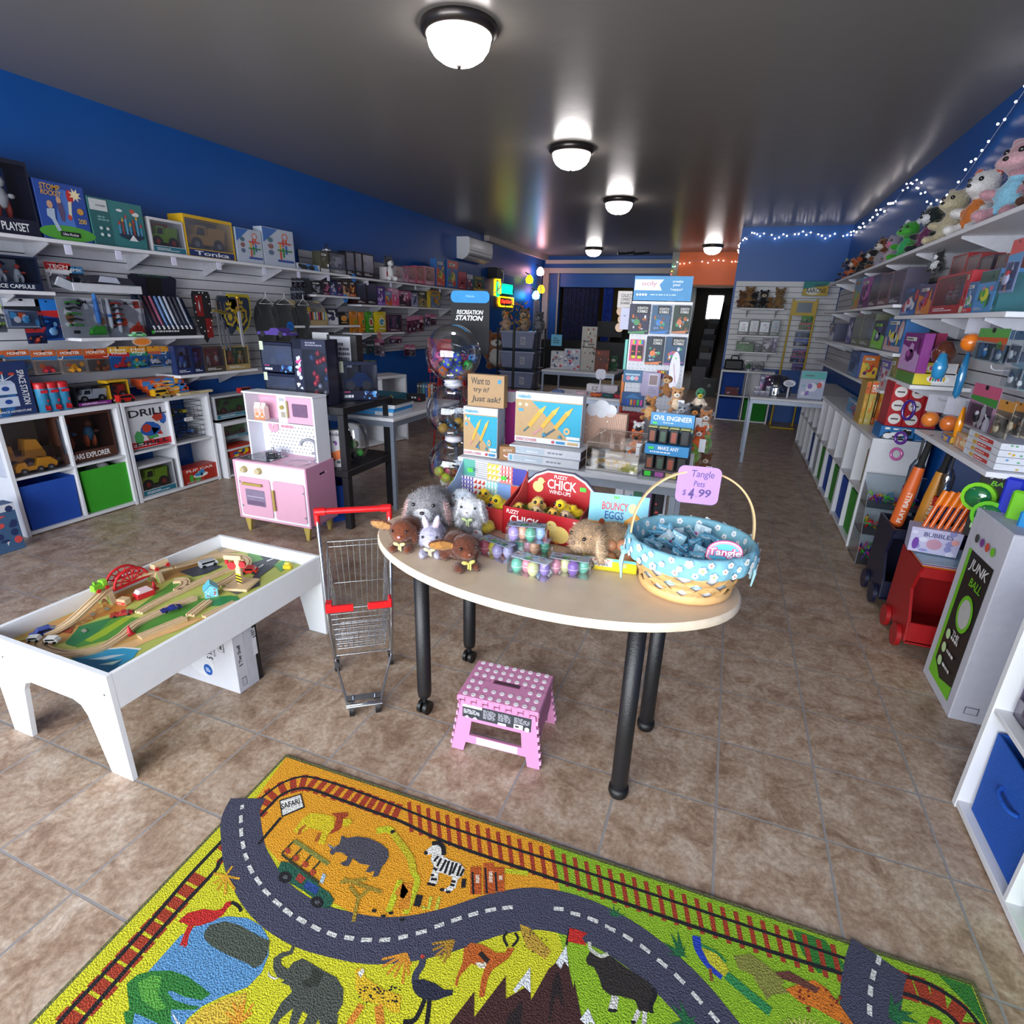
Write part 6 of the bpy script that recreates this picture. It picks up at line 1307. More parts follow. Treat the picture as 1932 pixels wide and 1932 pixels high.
ITEMS="""w|L|-4.13|2.275|1.836|0.428|0.408|0.2|171a30|c8c4bc,b0341c,e8e6e0,2a4a8a|ROCKET PLAYSET|toy box|tall dark boxed space shuttle at the left end of top shelf|1
b|L|-4.13|2.653|1.836|0.295|0.335|0.16|22408c|3f7fd0,c8282c,e8d048,4fae3a,e8e8f0|STOMP ROCKET^Ultra Rocket^200|toy box|blue boxed air rocket game with two leaping figures|1
b|L|-4.13|3.002|1.836|0.38|0.293|0.16|2f7478|1f5258,c84a3c,d8e0e0,3a8a9a,e0b050|MAGNETIC TILES|toy box|teal boxed magnetic tiles with castle picture|1
v|L|-4.13|3.374|1.836|0.287|0.234|0.16|c9c6cc|7fae1c,c8202a,1f6a80||toy box|white boxed green monster truck left of the yellow dump truck|1
v|L|-4.13|3.762|1.836|0.471|0.301|0.16|d2a51c|e0a414,17181c,1c2f66|Tonka|toy box|yellow boxed dump truck with big white lettering|1
b|L|-4.13|4.174|1.836|0.295|0.275|0.1|a8b4c8|2a62a8,d85a2a,4f9a3a,c83a3a,e8e8ee||toy box|narrow white boxed marble run right of the yellow truck|1
b|L|-4.13|4.533|1.836|0.397|0.324|0.1|b4bccb|2a5fae,e06a2a,3f9a4a,c8383a,e4e6ec||toy box|wide white boxed marble run with curling tracks|1
b|L|-4.13|4.924|1.836|0.333|0.058|0.1|c2c4cc|3a8ad0,22242a||box|long low white carton at the foot of the jar|1
b|L|-4.13|5.174|1.836|0.14|0.201|0.1|4a4a3c|d8d8dc,5a5a40||toy box|olive box with pale lid behind the glass jar|1
v|L|-4.13|5.388|1.836|0.278|0.215|0.1|121216|d8dade,1c1e24,8a8c92||toy box|black boxed white armoured truck on the top shelf|1
w|L|-4.13|5.615|1.836|0.161|0.247|0.1|18141c|2a3a44,3a2a2a||toy box|dark boxed figure right of the armoured truck|1
w|L|-4.13|5.769|1.836|0.133|0.254|0.1|1c1216|c83a2a,5a1c1c||toy box|dark boxed figure with glowing red window|1
w|L|-4.13|5.958|1.836|0.223|0.253|0.1|1a1216|7a1c1c,3a1418||toy box|wider dark red boxed figure beside the husky|1
b|L|-4.13|6.423|1.836|0.197|0.147|0.1|c8c0c4|a83038,e8e4e8||toy box|white boxed game touching the husky plush|1
w|L|-4.13|6.617|1.836|0.173|0.169|0.1|b8a8b0|a82a30,d8d0d4||toy box|small red and white window box after the husky|1
b|L|-4.13|6.774|1.836|0.12|0.172|0.1|8f6f80|c090a8,a84a6a||toy box|thin mauve box before the pink dolls|1
w|L|-4.13|6.944|1.836|0.203|0.199|0.1|b06078|d88aa0,7a4a9a||doll box|first pink window doll box on the top shelf|1
w|L|-4.13|7.166|1.836|0.222|0.224|0.1|b8506c|d88aa0,c03a50||doll box|second pink window doll box, rosier than its neighbours|1
w|L|-4.13|7.425|1.836|0.275|0.238|0.1|c08a9c|e0a8b8,8a4a6a||doll box|third pink window doll box, palest of the row|1
p|L|-4.13|7.663|1.836|0.149|0.228|0.1|8a5a30|c88a40,5a3a20||toy pack|brown pouch between the doll boxes and blue cartons|1
b|L|-4.13|7.747|1.836|0.265|0.37|0.1|2f62a0|c84a3a,4a9a4a,d8b040||toy box|first tall blue carton with colour squares|1
b|L|-4.13|8.136|1.836|0.358|0.38|0.1|2f66a6|c84a3a,4a9a4a,e0c048||toy box|second tall blue carton with colour squares|1
b|L|-4.13|8.474|1.836|0.275|0.249|0.1|a8283c|c85060,8a1c30||book|first pink-red book at the far end of the top shelf|1
b|L|-4.13|8.746|1.836|0.232|0.233|0.1|2c3c6a|c8ccd8,a8303c||book|dark blue book between red and green ones|1
b|L|-4.13|9.105|1.836|0.435|0.233|0.05|2c5a3a|d8a82c,1c3c2a,c84a2c||book|green book with yellow animal, last on the top shelf|1
w|L|-4.13|2.259|1.521|0.335|0.196|0.2|15203c|d4d4d8,b83c2c,2a3c6a,c8ccd4|SPACE CAPSULE|toy box|dark blue boxed space capsule playset at left frame edge|0
c|L|-4.22|2.593|1.54|0.164|0.166|0.02|b9bac0|b82424,e6e6ea,c0c4cc|TECH^DECK|card pack|red and silver fingerboard card beside the capsule box|0
c|L|-4.22|2.702|1.53|0.097|0.159|0.02|2a3444|3a7ab0,1c2430,c8ccd4|BMX|card pack|dark blue miniature bicycle card with small rider|0
c|L|-4.22|2.329|1.302|0.206|0.174|0.02|6a7c9c|c8cad2,20242c,d0501c,3a8ac0||card pack|blue and grey flying toy card with black propeller|0
c|L|-4.22|2.471|1.218|0.132|0.258|0.02|1c4fa0|2a7ad0,c83030,8ac0e8||card pack|tall bright blue glider card with red plane|0
c|L|-4.22|2.368|1.2|0.112|0.094|0.02|26305a|9a2424,16204a,d04a2a||card pack|dark red and blue card low behind the tall blue one|0
c|L|-4.22|2.176|1.273|0.081|0.196|0.02|5a6068|9ac43a,c8ccc8,3a3a40||card pack|grey and lime card cut by the left edge|0
x|L|-4.1|2.624|1.237|0.295|0.255|0.05|a2a4aa|3f9a3a,26282e,c8cacf,8a5a3a|Modarri|toy pack|clear packed toy car kit with green parts|0
x|L|-4.1|2.909|1.237|0.273|0.256|0.05|a4a5ab|b03024,2c2e34,c8cacf,d8502c|Modarri|toy pack|clear packed toy car kit with red parts|0
c|L|-4.2|2.116|1.073|0.079|0.094|0.02|7c7470|b85a2c,2a6a9a,d8d4d0||card pack|first monster truck card, cut by the frame edge|2
c|L|-4.2|2.223|1.029|0.141|0.14|0.02|8c8078|b8582c,2c6ea8,3a6a8a|MONSTER|card pack|monster truck card with blue wheels above the space station|2
c|L|-4.2|2.371|1.009|0.15|0.153|0.02|8c8078|b8582c,2c6ea8,b8303c|MONSTER|card pack|monster truck card with red wheels, second full one|2
c|L|-4.2|2.532|1|0.161|0.159|0.02|8c8078|b8582c,2c6ea8,d8952c|MONSTER|card pack|monster truck card with golden wheels|2
c|L|-4.2|2.701|0.996|0.171|0.161|0.02|7c7470|b8582c,a8301c,5a3a2a|MONSTER|card pack|monster truck card with dark flamed truck|2
c|L|-4.2|2.862|1|0.16|0.166|0.02|2f6cb8|d8a02c,b8242c,c8303a|Hot^Wheels|card pack|blue die-cast car card with red car|2
c|L|-4.2|3.012|0.999|0.147|0.166|0.02|2f74b4|d8922c,2f8a5a,4aa8a0|Hot^Wheels|card pack|blue die-cast car card with green car|2
c|L|-4.2|3.136|1.012|0.118|0.149|0.02|3a74b4|d8922c,b85a3c,c8c8d0||card pack|blue die-cast car card with orange and white car|2
c|L|-4.2|3.254|0.999|0.114|0.158|0.02|3a6eac|d8922c,3a5a8a,a8b0c0||card pack|last blue die-cast car card before the robots|2
w|L|-4.13|3.333|0.933|0.151|0.224|0.06|20305c|3a6ac0,12182c,8ab0e8||toy pack|dark blue clear robot pack on the low shelf|0
w|L|-4.13|3.464|0.933|0.1|0.214|0.06|1c2850|2f5ac0,10162c||toy pack|second dark blue robot pack, narrower|0
w|L|-4.13|3.625|0.933|0.212|0.208|0.06|4a4038|8a6a50,c8c0b8,a83a24||toy pack|clear pack of brown jungle animals|0
w|L|-4.13|3.872|0.933|0.27|0.204|0.06|a08a58|e08a1c,d0501c,c8b890,4a8a3a||toy pack|cream card pack with orange ball and club|0
b|L|-4.16|2.082|0.776|0.303|0.329|0.16|1c2f5c|2a6aa8,d8dade,b8342c,16243c|SPACE STATION^SPACE ADVENTURE|toy box|tall blue boxed space station on the white cubes|0
v|L|-4.16|2.609|0.776|0.262|0.139|0.12|15151c|d8dade,16181e,7a2a7a||toy box|black boxed white police car on the cube top|0
v|L|-4.16|2.785|0.776|0.153|0.158|0.1|c89a1c|c83020,d89a2c,1c1c20||toy box|yellow boxed toy truck behind the red fire engine|0
b|L|-4.16|2.033|0.776|0.018|0.101|0.1|c8901c|1c1c20,d8a030||toy box|sliver of a yellow box at the left frame edge|0
t|L|-4.13|2.28|0.776|0.068|0.187|0.05|2f7fa8|b81c24,cfe4f0,c8202a||toy tube|blue and red toy tube leftmost of the trio|0
t|L|-4.13|2.343|0.776|0.077|0.186|0.05|2f7fa8|b81c24,cfe4f0,c8202a||toy tube|blue and red toy tube in the middle of the trio|0
t|L|-4.13|2.408|0.776|0.079|0.185|0.05|2f7fa8|b81c24,cfe4f0,c8202a||toy tube|blue and red toy tube rightmost of the trio|0
t|L|-4.2|2.253|0.776|0.059|0.197|0.05|a83030|b81c24,c8ccd0||toy tube|dull red toy tube behind the trio of tubes|0
b|L|-4.17|3.224|0.777|0.281|0.053|0.12|c04a20|3a7ac0,d85a24,e0a030||toy box|lowest orange and blue track carton of the flat stack|0
b|L|-4.17|3.197|0.807|0.303|0.053|0.12|c04a20|3a7ac0,d85a24,e0a030||toy box|second orange and blue track carton from the bottom|0
b|L|-4.17|3.17|0.837|0.324|0.053|0.12|c04a20|3a7ac0,d85a24,e0a030||toy box|third orange and blue track carton from the bottom|0
b|L|-4.17|3.143|0.867|0.344|0.052|0.12|c04a20|3a7ac0,d85a24,e0a030||toy box|top orange and blue track carton of the flat stack|0
x|L|-4.15|2.108|0.406|0.302|0.339|0.22|6a5a34|e0991c,d0a438,2a2c30,c8c4b8||toy pack|clear packed yellow cement mixer in the first cube|0
w|L|-4.15|2.488|0.406|0.37|0.333|0.22|4a2c22|b04424,2f6a8a,c85a2a,6a3420|MARS EXPLORER|toy box|rust brown boxed explorer robots in the second cube|0
b|L|-4.15|2.957|0.406|0.392|0.326|0.14|cfd0d6|b8242c,d8b22c,b03a2c,4a9a5a,2a5aa8|DRILL^DRILL|toy box|white boxed drilling dinosaur set with red vehicle|0
x|L|-4.12|2.137|0.406|0.307|0.14|0.16|6a5a34|e0991c,d8a438,2a2c30,c8c4b8||toy pack|clear packed yellow digger low in the first cube|0
v|L|-4.13|2.927|0.033|0.296|0.248|0.16|c2c2c8|8fbf1c,c8202a,1f6a80||toy box|white boxed lime monster truck in the lower cube|0
b|L|-4.13|3.31|0.033|0.341|0.129|0.14|a82a1c|b8382c,4a9a3a,3a8ac0,e8e4e0|FLIP CAR|toy box|low red boxed flip car in the last lower cube|0
v|L|-4.12|3.744|0.521|0.397|0.203|0.14|b8bcc4|3f9a34,5a3c28,1f6a80||toy box|upper boxed green truck behind the toy kitchen|0
v|L|-4.12|3.74|0.331|0.39|0.169|0.14|b8bcc4|3f9a34,5a3c28,1f6a80||toy box|lower boxed green truck behind the toy kitchen|0
b|L|-4.08|3.731|0.171|0.258|0.103|0.14|b03020|c8382c,e0c01c,2a5a9a||toy box|red and yellow boxed car on the low shelf behind the kitchen|0
b|L|-4.19|5.088|1.615|0.186|0.128|0.12|15161c|24262e,3a3c48,8a8c94||toy box|black boxed set, first on the narrow upper shelf|0
b|L|-4.19|5.245|1.615|0.118|0.142|0.12|2a1a28|7a3a5a,24262e,c86a8a||toy box|dark plum boxed figure set on the narrow shelf|0
b|L|-4.19|5.362|1.615|0.108|0.145|0.12|1c2038|3a4a8a,6a3a6a,c8c8d0||toy box|dark indigo boxed figure set on the narrow shelf|0
b|L|-4.19|5.473|1.615|0.105|0.156|0.12|221c34|5a3a8a,c85a4a,24262e||toy box|violet boxed figure set on the narrow shelf|0
b|L|-4.19|5.583|1.615|0.109|0.165|0.12|3a2a24|c8a070,8a3a2a,1c1c20||toy box|tan and brown boxed figure on the narrow shelf|0
b|L|-4.19|5.702|1.615|0.12|0.166|0.12|3a1c18|c8642c,8a3a1c,e0b060||toy box|orange speckled boxed figure set at the narrow shelf end|0
w|L|-4.19|5.872|1.537|0.201|0.25|0.14|2a1418|5a1c1c,1c1014||toy box|tall dark red box right of the narrow shelf|0
w|L|-4.19|6.085|1.537|0.208|0.258|0.14|17151c|2c3a3a,24202c||toy box|tall black box under the husky plush|0
b|L|-4.19|6.278|1.537|0.167|0.217|0.14|4a2a7a|8a5ac0,2a1c4a,c8a8e0||toy box|purple boxed set beside the tall black box|0
b|L|-4.19|6.445|1.537|0.155|0.173|0.14|6a7aa0|c8501c,d8b02c,4a6ab0||toy box|pale blue box with orange picture|0
b|L|-4.19|6.606|1.537|0.155|0.208|0.14|c88aa8|d84a7a,e8c8d8,b8608a||toy box|tall pink box on the activity shelf|0
b|L|-4.19|6.844|1.537|0.307|0.192|0.14|a85a86|2a1c28,e0b0c8,7a3a5a||toy box|wide pink box with dark windows|0
b|L|-4.19|7.094|1.537|0.18|0.182|0.14|6f6f88|9a9ab8,3a4a6a||toy box|grey lilac box beside the wide pink one|0
b|L|-4.19|7.31|1.537|0.239|0.213|0.14|2c302c|8a7a4a,c8a060,3a4a5a||toy box|dark box printed with tan shapes|0
b|L|-4.19|7.482|1.537|0.089|0.265|0.14|c8ac24|e0c83a||book|thin bright yellow book standing upright|0
b|L|-4.19|7.688|1.537|0.297|0.236|0.14|b08420|5a7a9a,8a5a1c,c8962c||book|mustard yellow book with blue figure|0
b|L|-4.13|5.233|1.307|0.193|0.172|0.12|22243a|d8d8e0,3a3c5a||toy pack|dark boxed game leaning by the wooden rack|0
p|L|-4.13|5.435|1.307|0.205|0.141|0.12|1c1a20|e07a2c,c8402c,d8b060||toy pack|black pack with orange crab picture|0
p|L|-4.15|5.669|1.217|0.164|0.239|0.06|b06a10|7a8a1c,c88a24||pouch|orange pouch leftmost of the four bright pouches|0
p|L|-4.15|5.82|1.217|0.126|0.233|0.06|c4700f|3a7a3a,e09a3a||pouch|second orange pouch with green plant|0
p|L|-4.15|5.977|1.217|0.175|0.24|0.06|3f8a1a|b83a2c,2c5a1c,e0e0c0||pouch|green pouch with small red motif|0
p|L|-4.15|6.209|1.217|0.278|0.243|0.06|d0b810|2a86a8,e8e0c0||pouch|bright yellow pouch with round blue emblem|0
w|L|-4.15|6.517|1.217|0.313|0.213|0.06|4a2438|c86a9a,2a1420,e0a8c8||toy box|plum boxed unicorn set beside the yellow pouch|0
c|L|-4.3|7.1|1.186|0.109|0.225|0.02|b0587e|d88aae,5a2a44,e8d8e4||card pack|pink accessory card on the left wall, under the long shelf by the pouches|0
c|L|-4.3|7.213|1.195|0.103|0.223|0.02|a83a6a|d88aae,5a2a44,e8d8e4||card pack|magenta accessory card on the left wall, second from the pouches|0
c|L|-4.3|7.33|1.227|0.113|0.192|0.02|8a4a5e|d88aae,5a2a44,e8d8e4||card pack|rose accessory card on the left wall, third from the pouches|0
c|L|-4.3|7.447|1.203|0.109|0.217|0.02|9a2434|c86a8a,e0c0d0,3a2a3a||card pack|crimson accessory card on the left wall, fourth from the pouches|0
c|L|-4.3|7.637|1.282|0.151|0.169|0.02|7a6a92|d88aae,5a2a44,e8d8e4||card pack|lilac accessory card on the left wall, left of the sign stand|0
c|L|-4.3|7.807|1.293|0.165|0.154|0.02|8a5f78|c86a8a,e0c0d0,3a2a3a||card pack|mauve accessory card on the left wall, touching the sign stand|0
c|L|-4.3|6.296|0.923|0.109|0.215|0.02|8a7a84|c86a8a,e0c0d0,3a2a3a||card pack|grey-pink accessory card on the left wall, in the lower hanging rows|0
c|L|-4.3|6.408|0.906|0.105|0.234|0.02|b8a8b4|d88aae,5a2a44,e8d8e4||card pack|white and pink accessory card on the left wall, next to the lower pink card|0
c|L|-4.3|6.662|1.06|0.148|0.085|0.02|5a3f7a|d88aae,5a2a44,e8d8e4||card pack|violet accessory card on the left wall, on the short lower shelf|0
c|L|-4.3|6.813|1.055|0.14|0.087|0.02|9a6a7c|d88aae,5a2a44,e8d8e4||card pack|dusty pink accessory card on the left wall, second on the short lower shelf|0
c|L|-4.3|7.025|0.885|0.13|0.146|0.02|8a2448|c86a8a,e0c0d0,3a2a3a||card pack|raspberry accessory card on the left wall, low on the wire frame|0
c|L|-4.3|7.173|0.866|0.154|0.16|0.02|a8a4ac|c86a8a,e0c0d0,3a2a3a||card pack|pale accessory card on the left wall, low right on the wire frame|0
c|L|-4.28|4.852|1.666|0.063|0.093|0.02|1c1e26|3a3c48,8a8c98,6a4a5a||card pack|black card pack first on the upper hook row|0
c|L|-4.28|4.92|1.669|0.062|0.095|0.02|20222c|3a3c48,8a8c98,6a4a5a||card pack|black card pack second on the hook row|0
c|L|-4.28|4.991|1.674|0.069|0.094|0.02|181a20|3a3c48,8a8c98,6a4a5a||card pack|black card pack third on the hook row|0
c|L|-4.28|5.062|1.644|0.071|0.125|0.02|1c1c24|3a3c48,8a8c98,6a4a5a||card pack|black and silver card pack by the narrow shelf|0
c|L|-4.28|4.82|1.55|0.056|0.114|0.02|4a5266|3a3c48,8a8c98,6a4a5a||card pack|slate blue tumbler card, left of three|0
c|L|-4.28|4.885|1.555|0.062|0.113|0.02|565e72|3a3c48,8a8c98,6a4a5a||card pack|slate blue tumbler card, middle of three|0
c|L|-4.28|4.948|1.563|0.053|0.108|0.02|4c5468|3a3c48,8a8c98,6a4a5a||card pack|slate blue tumbler card, right of three|0
c|L|-4.28|5.045|1.554|0.131|0.113|0.02|22242c|3a3c48,8a8c98,6a4a5a||card pack|dark silver mask pack under the narrow shelf|0
c|L|-4.28|5.849|0.966|0.097|0.164|0.02|7a5a64|3a3c48,8a8c98,6a4a5a||card pack|dusty pink purse hanging below the pouches|0
c|L|-4.28|5.961|1.03|0.091|0.088|0.02|8a6a3a|3a3c48,8a8c98,6a4a5a||card pack|golden charm card below the pouches|0
c|L|-4.28|6.102|0.954|0.184|0.16|0.02|3a6a68|3a3c48,8a8c98,6a4a5a||card pack|teal beaded bag hanging below the pouches|0
b|R|1.04|6.453|1.617|0.36|0.275|0.14|6a8aa8|c88a3c,4aa8a8,8ab83c||toy box|sky blue box with rainbow edge, far right wall|3
b|R|1.04|6.051|1.617|0.424|0.256|0.14|6a2a6c|a84a9a,3a1c4a,c86ab0||toy box|purple glitter box second from the far end|3
w|R|1.04|5.667|1.617|0.325|0.255|0.14|4a3a4a|d86a1c,c83aa0,8a8a9a||doll box|window doll box with orange glare|3
w|R|1.04|5.313|1.617|0.349|0.239|0.14|6a4a50|c86a8a,3a7a4a,8ab0d8||doll box|window doll box with flower crown figure|3
w|R|1.04|4.946|1.617|0.35|0.236|0.14|4a4458|7a5ab0,c8c8d8,3a3a4a||doll box|window doll box with purple figure|3
b|R|1.04|4.513|1.539|0.351|0.183|0.06|3a4668|3a6ab0,c89a8a,b83040,c8c8d8||doll box|blue and pink paper doll box by the penguin|0
b|R|1.04|4.189|1.539|0.287|0.17|0.07|4a3a60|c8762c,7a4a8a,b83040||doll box|purple and orange doll box next to the blue one|0
w|R|1.04|3.803|1.539|0.471|0.198|0.12|a0242c|c8303a,c8a8b0,5a7aa8,8a6a60||doll box|big red framed doll window box on the right wall|0
b|R|1.04|3.54|1.539|0.046|0.2|0.16|a82a34|c8c8b0,8a2430||doll box|thin red box beside the big red doll box|0
b|R|1.04|3.45|1.539|0.118|0.141|0.1|3a6a9a|c8303a,5aa84a,c8c8d8||toy box|blue box half hidden by the green-topped box|0
b|R|1.04|3.281|1.539|0.208|0.18|0.14|4a88c0|24544a,c86a80,3f9a3a,5a5aa8,c8c830||toy box|blue and green boxed garden playset with pink rainbow|0
b|R|1.04|3.144|1.539|0.041|0.158|0.16|1c5a64|2a7a84||toy box|narrow dark teal box beside the garden playset|0
w|R|1.12|4.05|1.721|0.24|0.137|0.1|8a1f28|c8303a,6a5a60,d8a0c0||doll box|red framed doll box standing behind the big red one|0
w|R|1.12|3.824|1.721|0.192|0.114|0.1|7a1c24|c8242c,3a3a44||doll box|second red framed box at the back of the shelf|0
w|R|1.12|3.642|1.721|0.163|0.09|0.1|2a2430|c8502c,3a2a3a,6a6a74||toy box|dark window box behind the garden playset|0
w|R|1.12|3.455|1.721|0.11|0.078|0.1|5a2a24|d85a1c,a82424||toy box|red glowing window box near the tall card|0
c|R|1.03|3.04|1.613|0.134|0.206|0.03|7a8ab8|c83a3c,3a8ac0,e0a040,3f9a5a,c8c8e0||card pack|tall pale blue carded puzzle beside the garden playset|0
b|R|1.04|7.493|1.302|0.438|0.187|0.14|3f4260|c8ccd8,8a6a4a,5a6ab0||toy box|grey-blue clear box of figures on the middle shelf|4
b|R|1.04|6.377|1.302|0.266|0.24|0.14|2a2c5a|5a4a9a,c8c8e0||toy box|narrow navy box on the middle shelf|4
w|R|1.04|6.041|1.302|0.357|0.252|0.14|6a6a4c|c87a6a,8a9ac0,c8c060||toy pack|olive and pink pack standing on the middle shelf|4
w|R|1.04|5.613|1.302|0.457|0.26|0.14|5a5f4a|9ab03c,8aa0c8,b87a5a||toy pack|green speckled pack beside the pink one|4
b|R|1.04|5.16|1.302|0.411|0.207|0.14|2f2c50|7ac03a,c8ccd8,3a3a6a||toy box|navy box with bright green monster|4
b|R|1.04|4.7|1.302|0.477|0.227|0.14|2f66a0|c8a0a0,b83a2c,e0d03a,c8c8d0||game box|bright blue game box with red and white label|4
c|R|1.12|6.49|1.53|0.238|0.057|0.02|8a5a70|c88aa0,e0a8c0||card pack|pink card hanging above the game boxes|0
c|R|1.12|6.159|1.507|0.285|0.075|0.02|4a6a9a|8ab0e0,3a4a7a||card pack|light blue card hanging above the game boxes|0
c|R|1.12|5.537|1.513|0.139|0.054|0.02|8a8a24|c8d03a,4a5a2a||card pack|yellow-green card above the blue game box|0
c|R|1.12|4.878|1.438|0.109|0.09|0.02|2f5f9a|c8ccd8,b84a4a||card pack|blue card pack right of the blue game box|0
c|R|1.12|4.75|1.434|0.114|0.09|0.02|33639c|c8a0a8,e0e0e8||card pack|second blue card pack from the blue game box|0
c|R|1.12|4.539|1.438|0.111|0.077|0.02|2c5a98|b84a5a,c8ccd8||card pack|third blue card pack from the blue game box|0
b|R|1|4.041|1.219|0.402|0.217|0.05|7a1f78|c89ad0,a84aa0,5a1458||toy box|tall magenta box leaning above the yellow stack|0
b|R|1.1|4.121|1.334|0.249|0.104|0.05|98184e|d880a8,7a1038||toy box|crimson pink box right of the tall magenta one|0
b|R|1.04|5.834|1.043|0.438|0.212|0.13|3a4f84|5a7ab0,2a3a64||toy box|slate blue box on the lower right shelf|0
b|R|1.04|4.703|1.043|0.285|0.201|0.08|a8a6b4|6a5aa0,b83040,c8c8d4||game box|white and violet pack beside the orange box|0
b|R|1.04|4.482|1.043|0.143|0.23|0.13|8a7f50|a8a060,5a6a4a||toy pack|khaki pack at the end of the lower shelf|0
b|R|1|5.195|0.773|0.571|0.122|0.18|3a7fb0|4a98c8,a81c24,2a3a7a||toy box|light blue tub-like box with red base|0
b|B|0.983|4.773|0.773|0.027|0.312|0.2|b8902c|c85a1c,d8c878,d8862c||game box|first slim yellow game box standing upright|0
b|B|1.023|4.773|0.773|0.044|0.315|0.2|b8a858|c85a1c,d8c878,d8862c|TENZI|game box|second yellow game box with orange foot|0
b|B|1.056|4.773|0.773|0.013|0.314|0.2|5a3a20|c85a1c,d8c878,d8862c||game box|thin brown game box between the yellow ones|0
b|B|1.083|4.773|0.773|0.031|0.319|0.2|c0a03a|c85a1c,d8c878,d8862c|TENZI|game box|last yellow and orange game box before the red boxes|0
o|B|1.045|4.19|0.861|0.09|0.275|0.2|a81620|e0dcd8,2a1c20||toy box|red boxed fans with three round windows, first|0
o|B|1.138|4.19|0.861|0.09|0.275|0.2|a81620|e0dcd8,2a1c20||toy box|red boxed fans with three round windows, second|0
o|B|1.231|4.19|0.861|0.09|0.275|0.2|a81620|e0dcd8,2a1c20||toy box|red boxed fans with three round windows, third|0
b|B|1.08|4.185|0.776|0.19|0.083|0.2|1f6aa8|16181e,e8e8ec|in^in|toy box|blue carton under the red boxed fans|0
b|B|1.24|4.185|0.776|0.12|0.083|0.2|1f66a4|16181e,e8e8ec|in|toy box|second blue carton, partly behind the purple goggles|0
y|B|1.132|3.93|1.15|0.224|0.072|0.38|5a8a3a|d8c42c,d0d0d4,c83a3a,2a6ab0|Shapes|toy box|lower yellow and white boxed set on the short shelf|0
y|B|1.118|3.93|1.213|0.213|0.064|0.38|b8682c|d8c42c,d0d0d4,c83a3a,2a6ab0|Shapes|toy box|upper yellow and white boxed set on the short shelf|0
c|R|1.06|3.111|1.333|0.325|0.139|0.03|8aa0a8|5aa04a,c85a2c,c8ccd0,3a7ab0||card pack|tall white and green tent peg card hanging at upper right|0
c|R|1.064|2.973|1.328|0.113|0.139|0.03|8a94a0|4a6a8a,a8b0b8||card pack|narrow grey-blue card beside the white and green card|0
c|R|1.068|2.876|1.338|0.107|0.127|0.03|7a8698|3a5a7a,a8b0b8||card pack|second narrow grey-blue card further right|0
c|R|1.072|2.821|1.244|0.118|0.145|0.03|a8b4bc|3a4a6a,6a8aa0,d0d4d8||card pack|pale card printed with dark fish shapes|0
c|R|1.076|2.742|1.244|0.052|0.149|0.03|9ab8c0|2a8aa8,3a4a6a,d0d4d8||card pack|teal and white card at the right frame edge|0
c|R|1.08|3.055|1.045|0.296|0.19|0.03|a87a98|c85a7a,3f8a3a,e0d8e0,2a2a30||card pack|pink and green farm animal card on its hook|0
c|R|1.084|2.838|1.042|0.153|0.153|0.03|b4aa98|c88a3c,6a5a4a,d8c8a8||card pack|cream and amber card pack, first of the dinosaur kits|0
c|R|1.088|2.733|1.072|0.112|0.13|0.03|b0a592|b87a34,5a5048,d8c8a8||card pack|cream and amber card pack, second of the dinosaur kits|0
c|R|1.092|2.661|1.076|0.054|0.178|0.03|b8ab94|c08438,5a5048||card pack|cream card pack at the right frame edge|0
b|B|1.123|5.604|1.043|0.124|0.189|0.1|c4641c|d8b23a,5a2a5a,9aa84a,b83a1c||game box|orange box with yellow edge on the lower shelf|0
b|R|1.05|3.04|0.943|0.215|0.068|0.1|c8a070|d88a60,e0c8a0||toy box|peach soap-like box on the lowest shelf|0
b|R|1.05|3.264|0.943|0.137|0.031|0.1|c8983c|4a6ac0,e0b060||toy box|small amber and blue tub box on the lowest shelf|0
w|B|0.118|9.38|1.291|0.147|0.2|0.06|3a3238|b86a7a,2a5a5a,c8c8cc||toy box|rear shelf first figure box, pink and teal|0
w|B|0.264|9.38|1.291|0.137|0.217|0.06|2a1c22|8a4a5a,4a2a4a||toy box|rear shelf second figure box, dark maroon|0
w|B|0.41|9.38|1.291|0.147|0.203|0.06|2a2226|c8401c,8a6a8a,c8c8cc||toy box|rear shelf third figure box with orange figure|0
w|B|0.554|9.38|1.291|0.129|0.229|0.06|2c3a30|a8382c,8a8a3a,3a6a8a||toy box|rear shelf fourth figure box, green and red|0
b|B|0.182|9.38|1.053|0.251|0.145|0.06|14380f|1c5a14,2a7a1c||toy box|dark green case on the lowest rear shelf|0
b|B|0.362|9.38|1.053|0.087|0.114|0.06|1c2434|2a3a5a||toy box|small navy box beside the green case|0
b|B|0.489|9.38|1.053|0.131|0.217|0.06|8a8296|2a2430,c8c0d0||toy box|grey lilac box with black figure on the rear shelf|0
b|B|0.588|9.38|1.053|0.055|0.211|0.06|5a4f70|8a80a8||toy box|violet box at the end of the rear shelf|0
c|B|0.969|9.5|1.493|0.154|0.09|0.03|3f8a2a|5ab03a,2a5a1c||card pack|bright green card pack hanging behind the yellow stand|0
c|B|0.971|9.5|1.389|0.19|0.098|0.03|4a6a3c|a84a6a,3a7a3a||card pack|olive and pink card pack hanging behind the yellow stand|0
c|B|0.954|9.5|1.277|0.209|0.08|0.03|22304e|3a5a8a,1c2438||card pack|navy card pack hanging behind the yellow stand|0
c|B|0.953|9.5|1.158|0.21|0.106|0.03|1f2c4a|3a5ab0,8a8aa8||card pack|deep blue card pack hanging behind the yellow stand|0
c|B|0.951|9.5|1.025|0.194|0.095|0.03|2c2a4a|4a5aa8,a84a6a||card pack|indigo card pack hanging behind the yellow stand|0
c|B|0.943|9.5|0.923|0.201|0.096|0.03|302848|8a3a6a,3a5a9a||card pack|plum card pack hanging behind the yellow stand|0
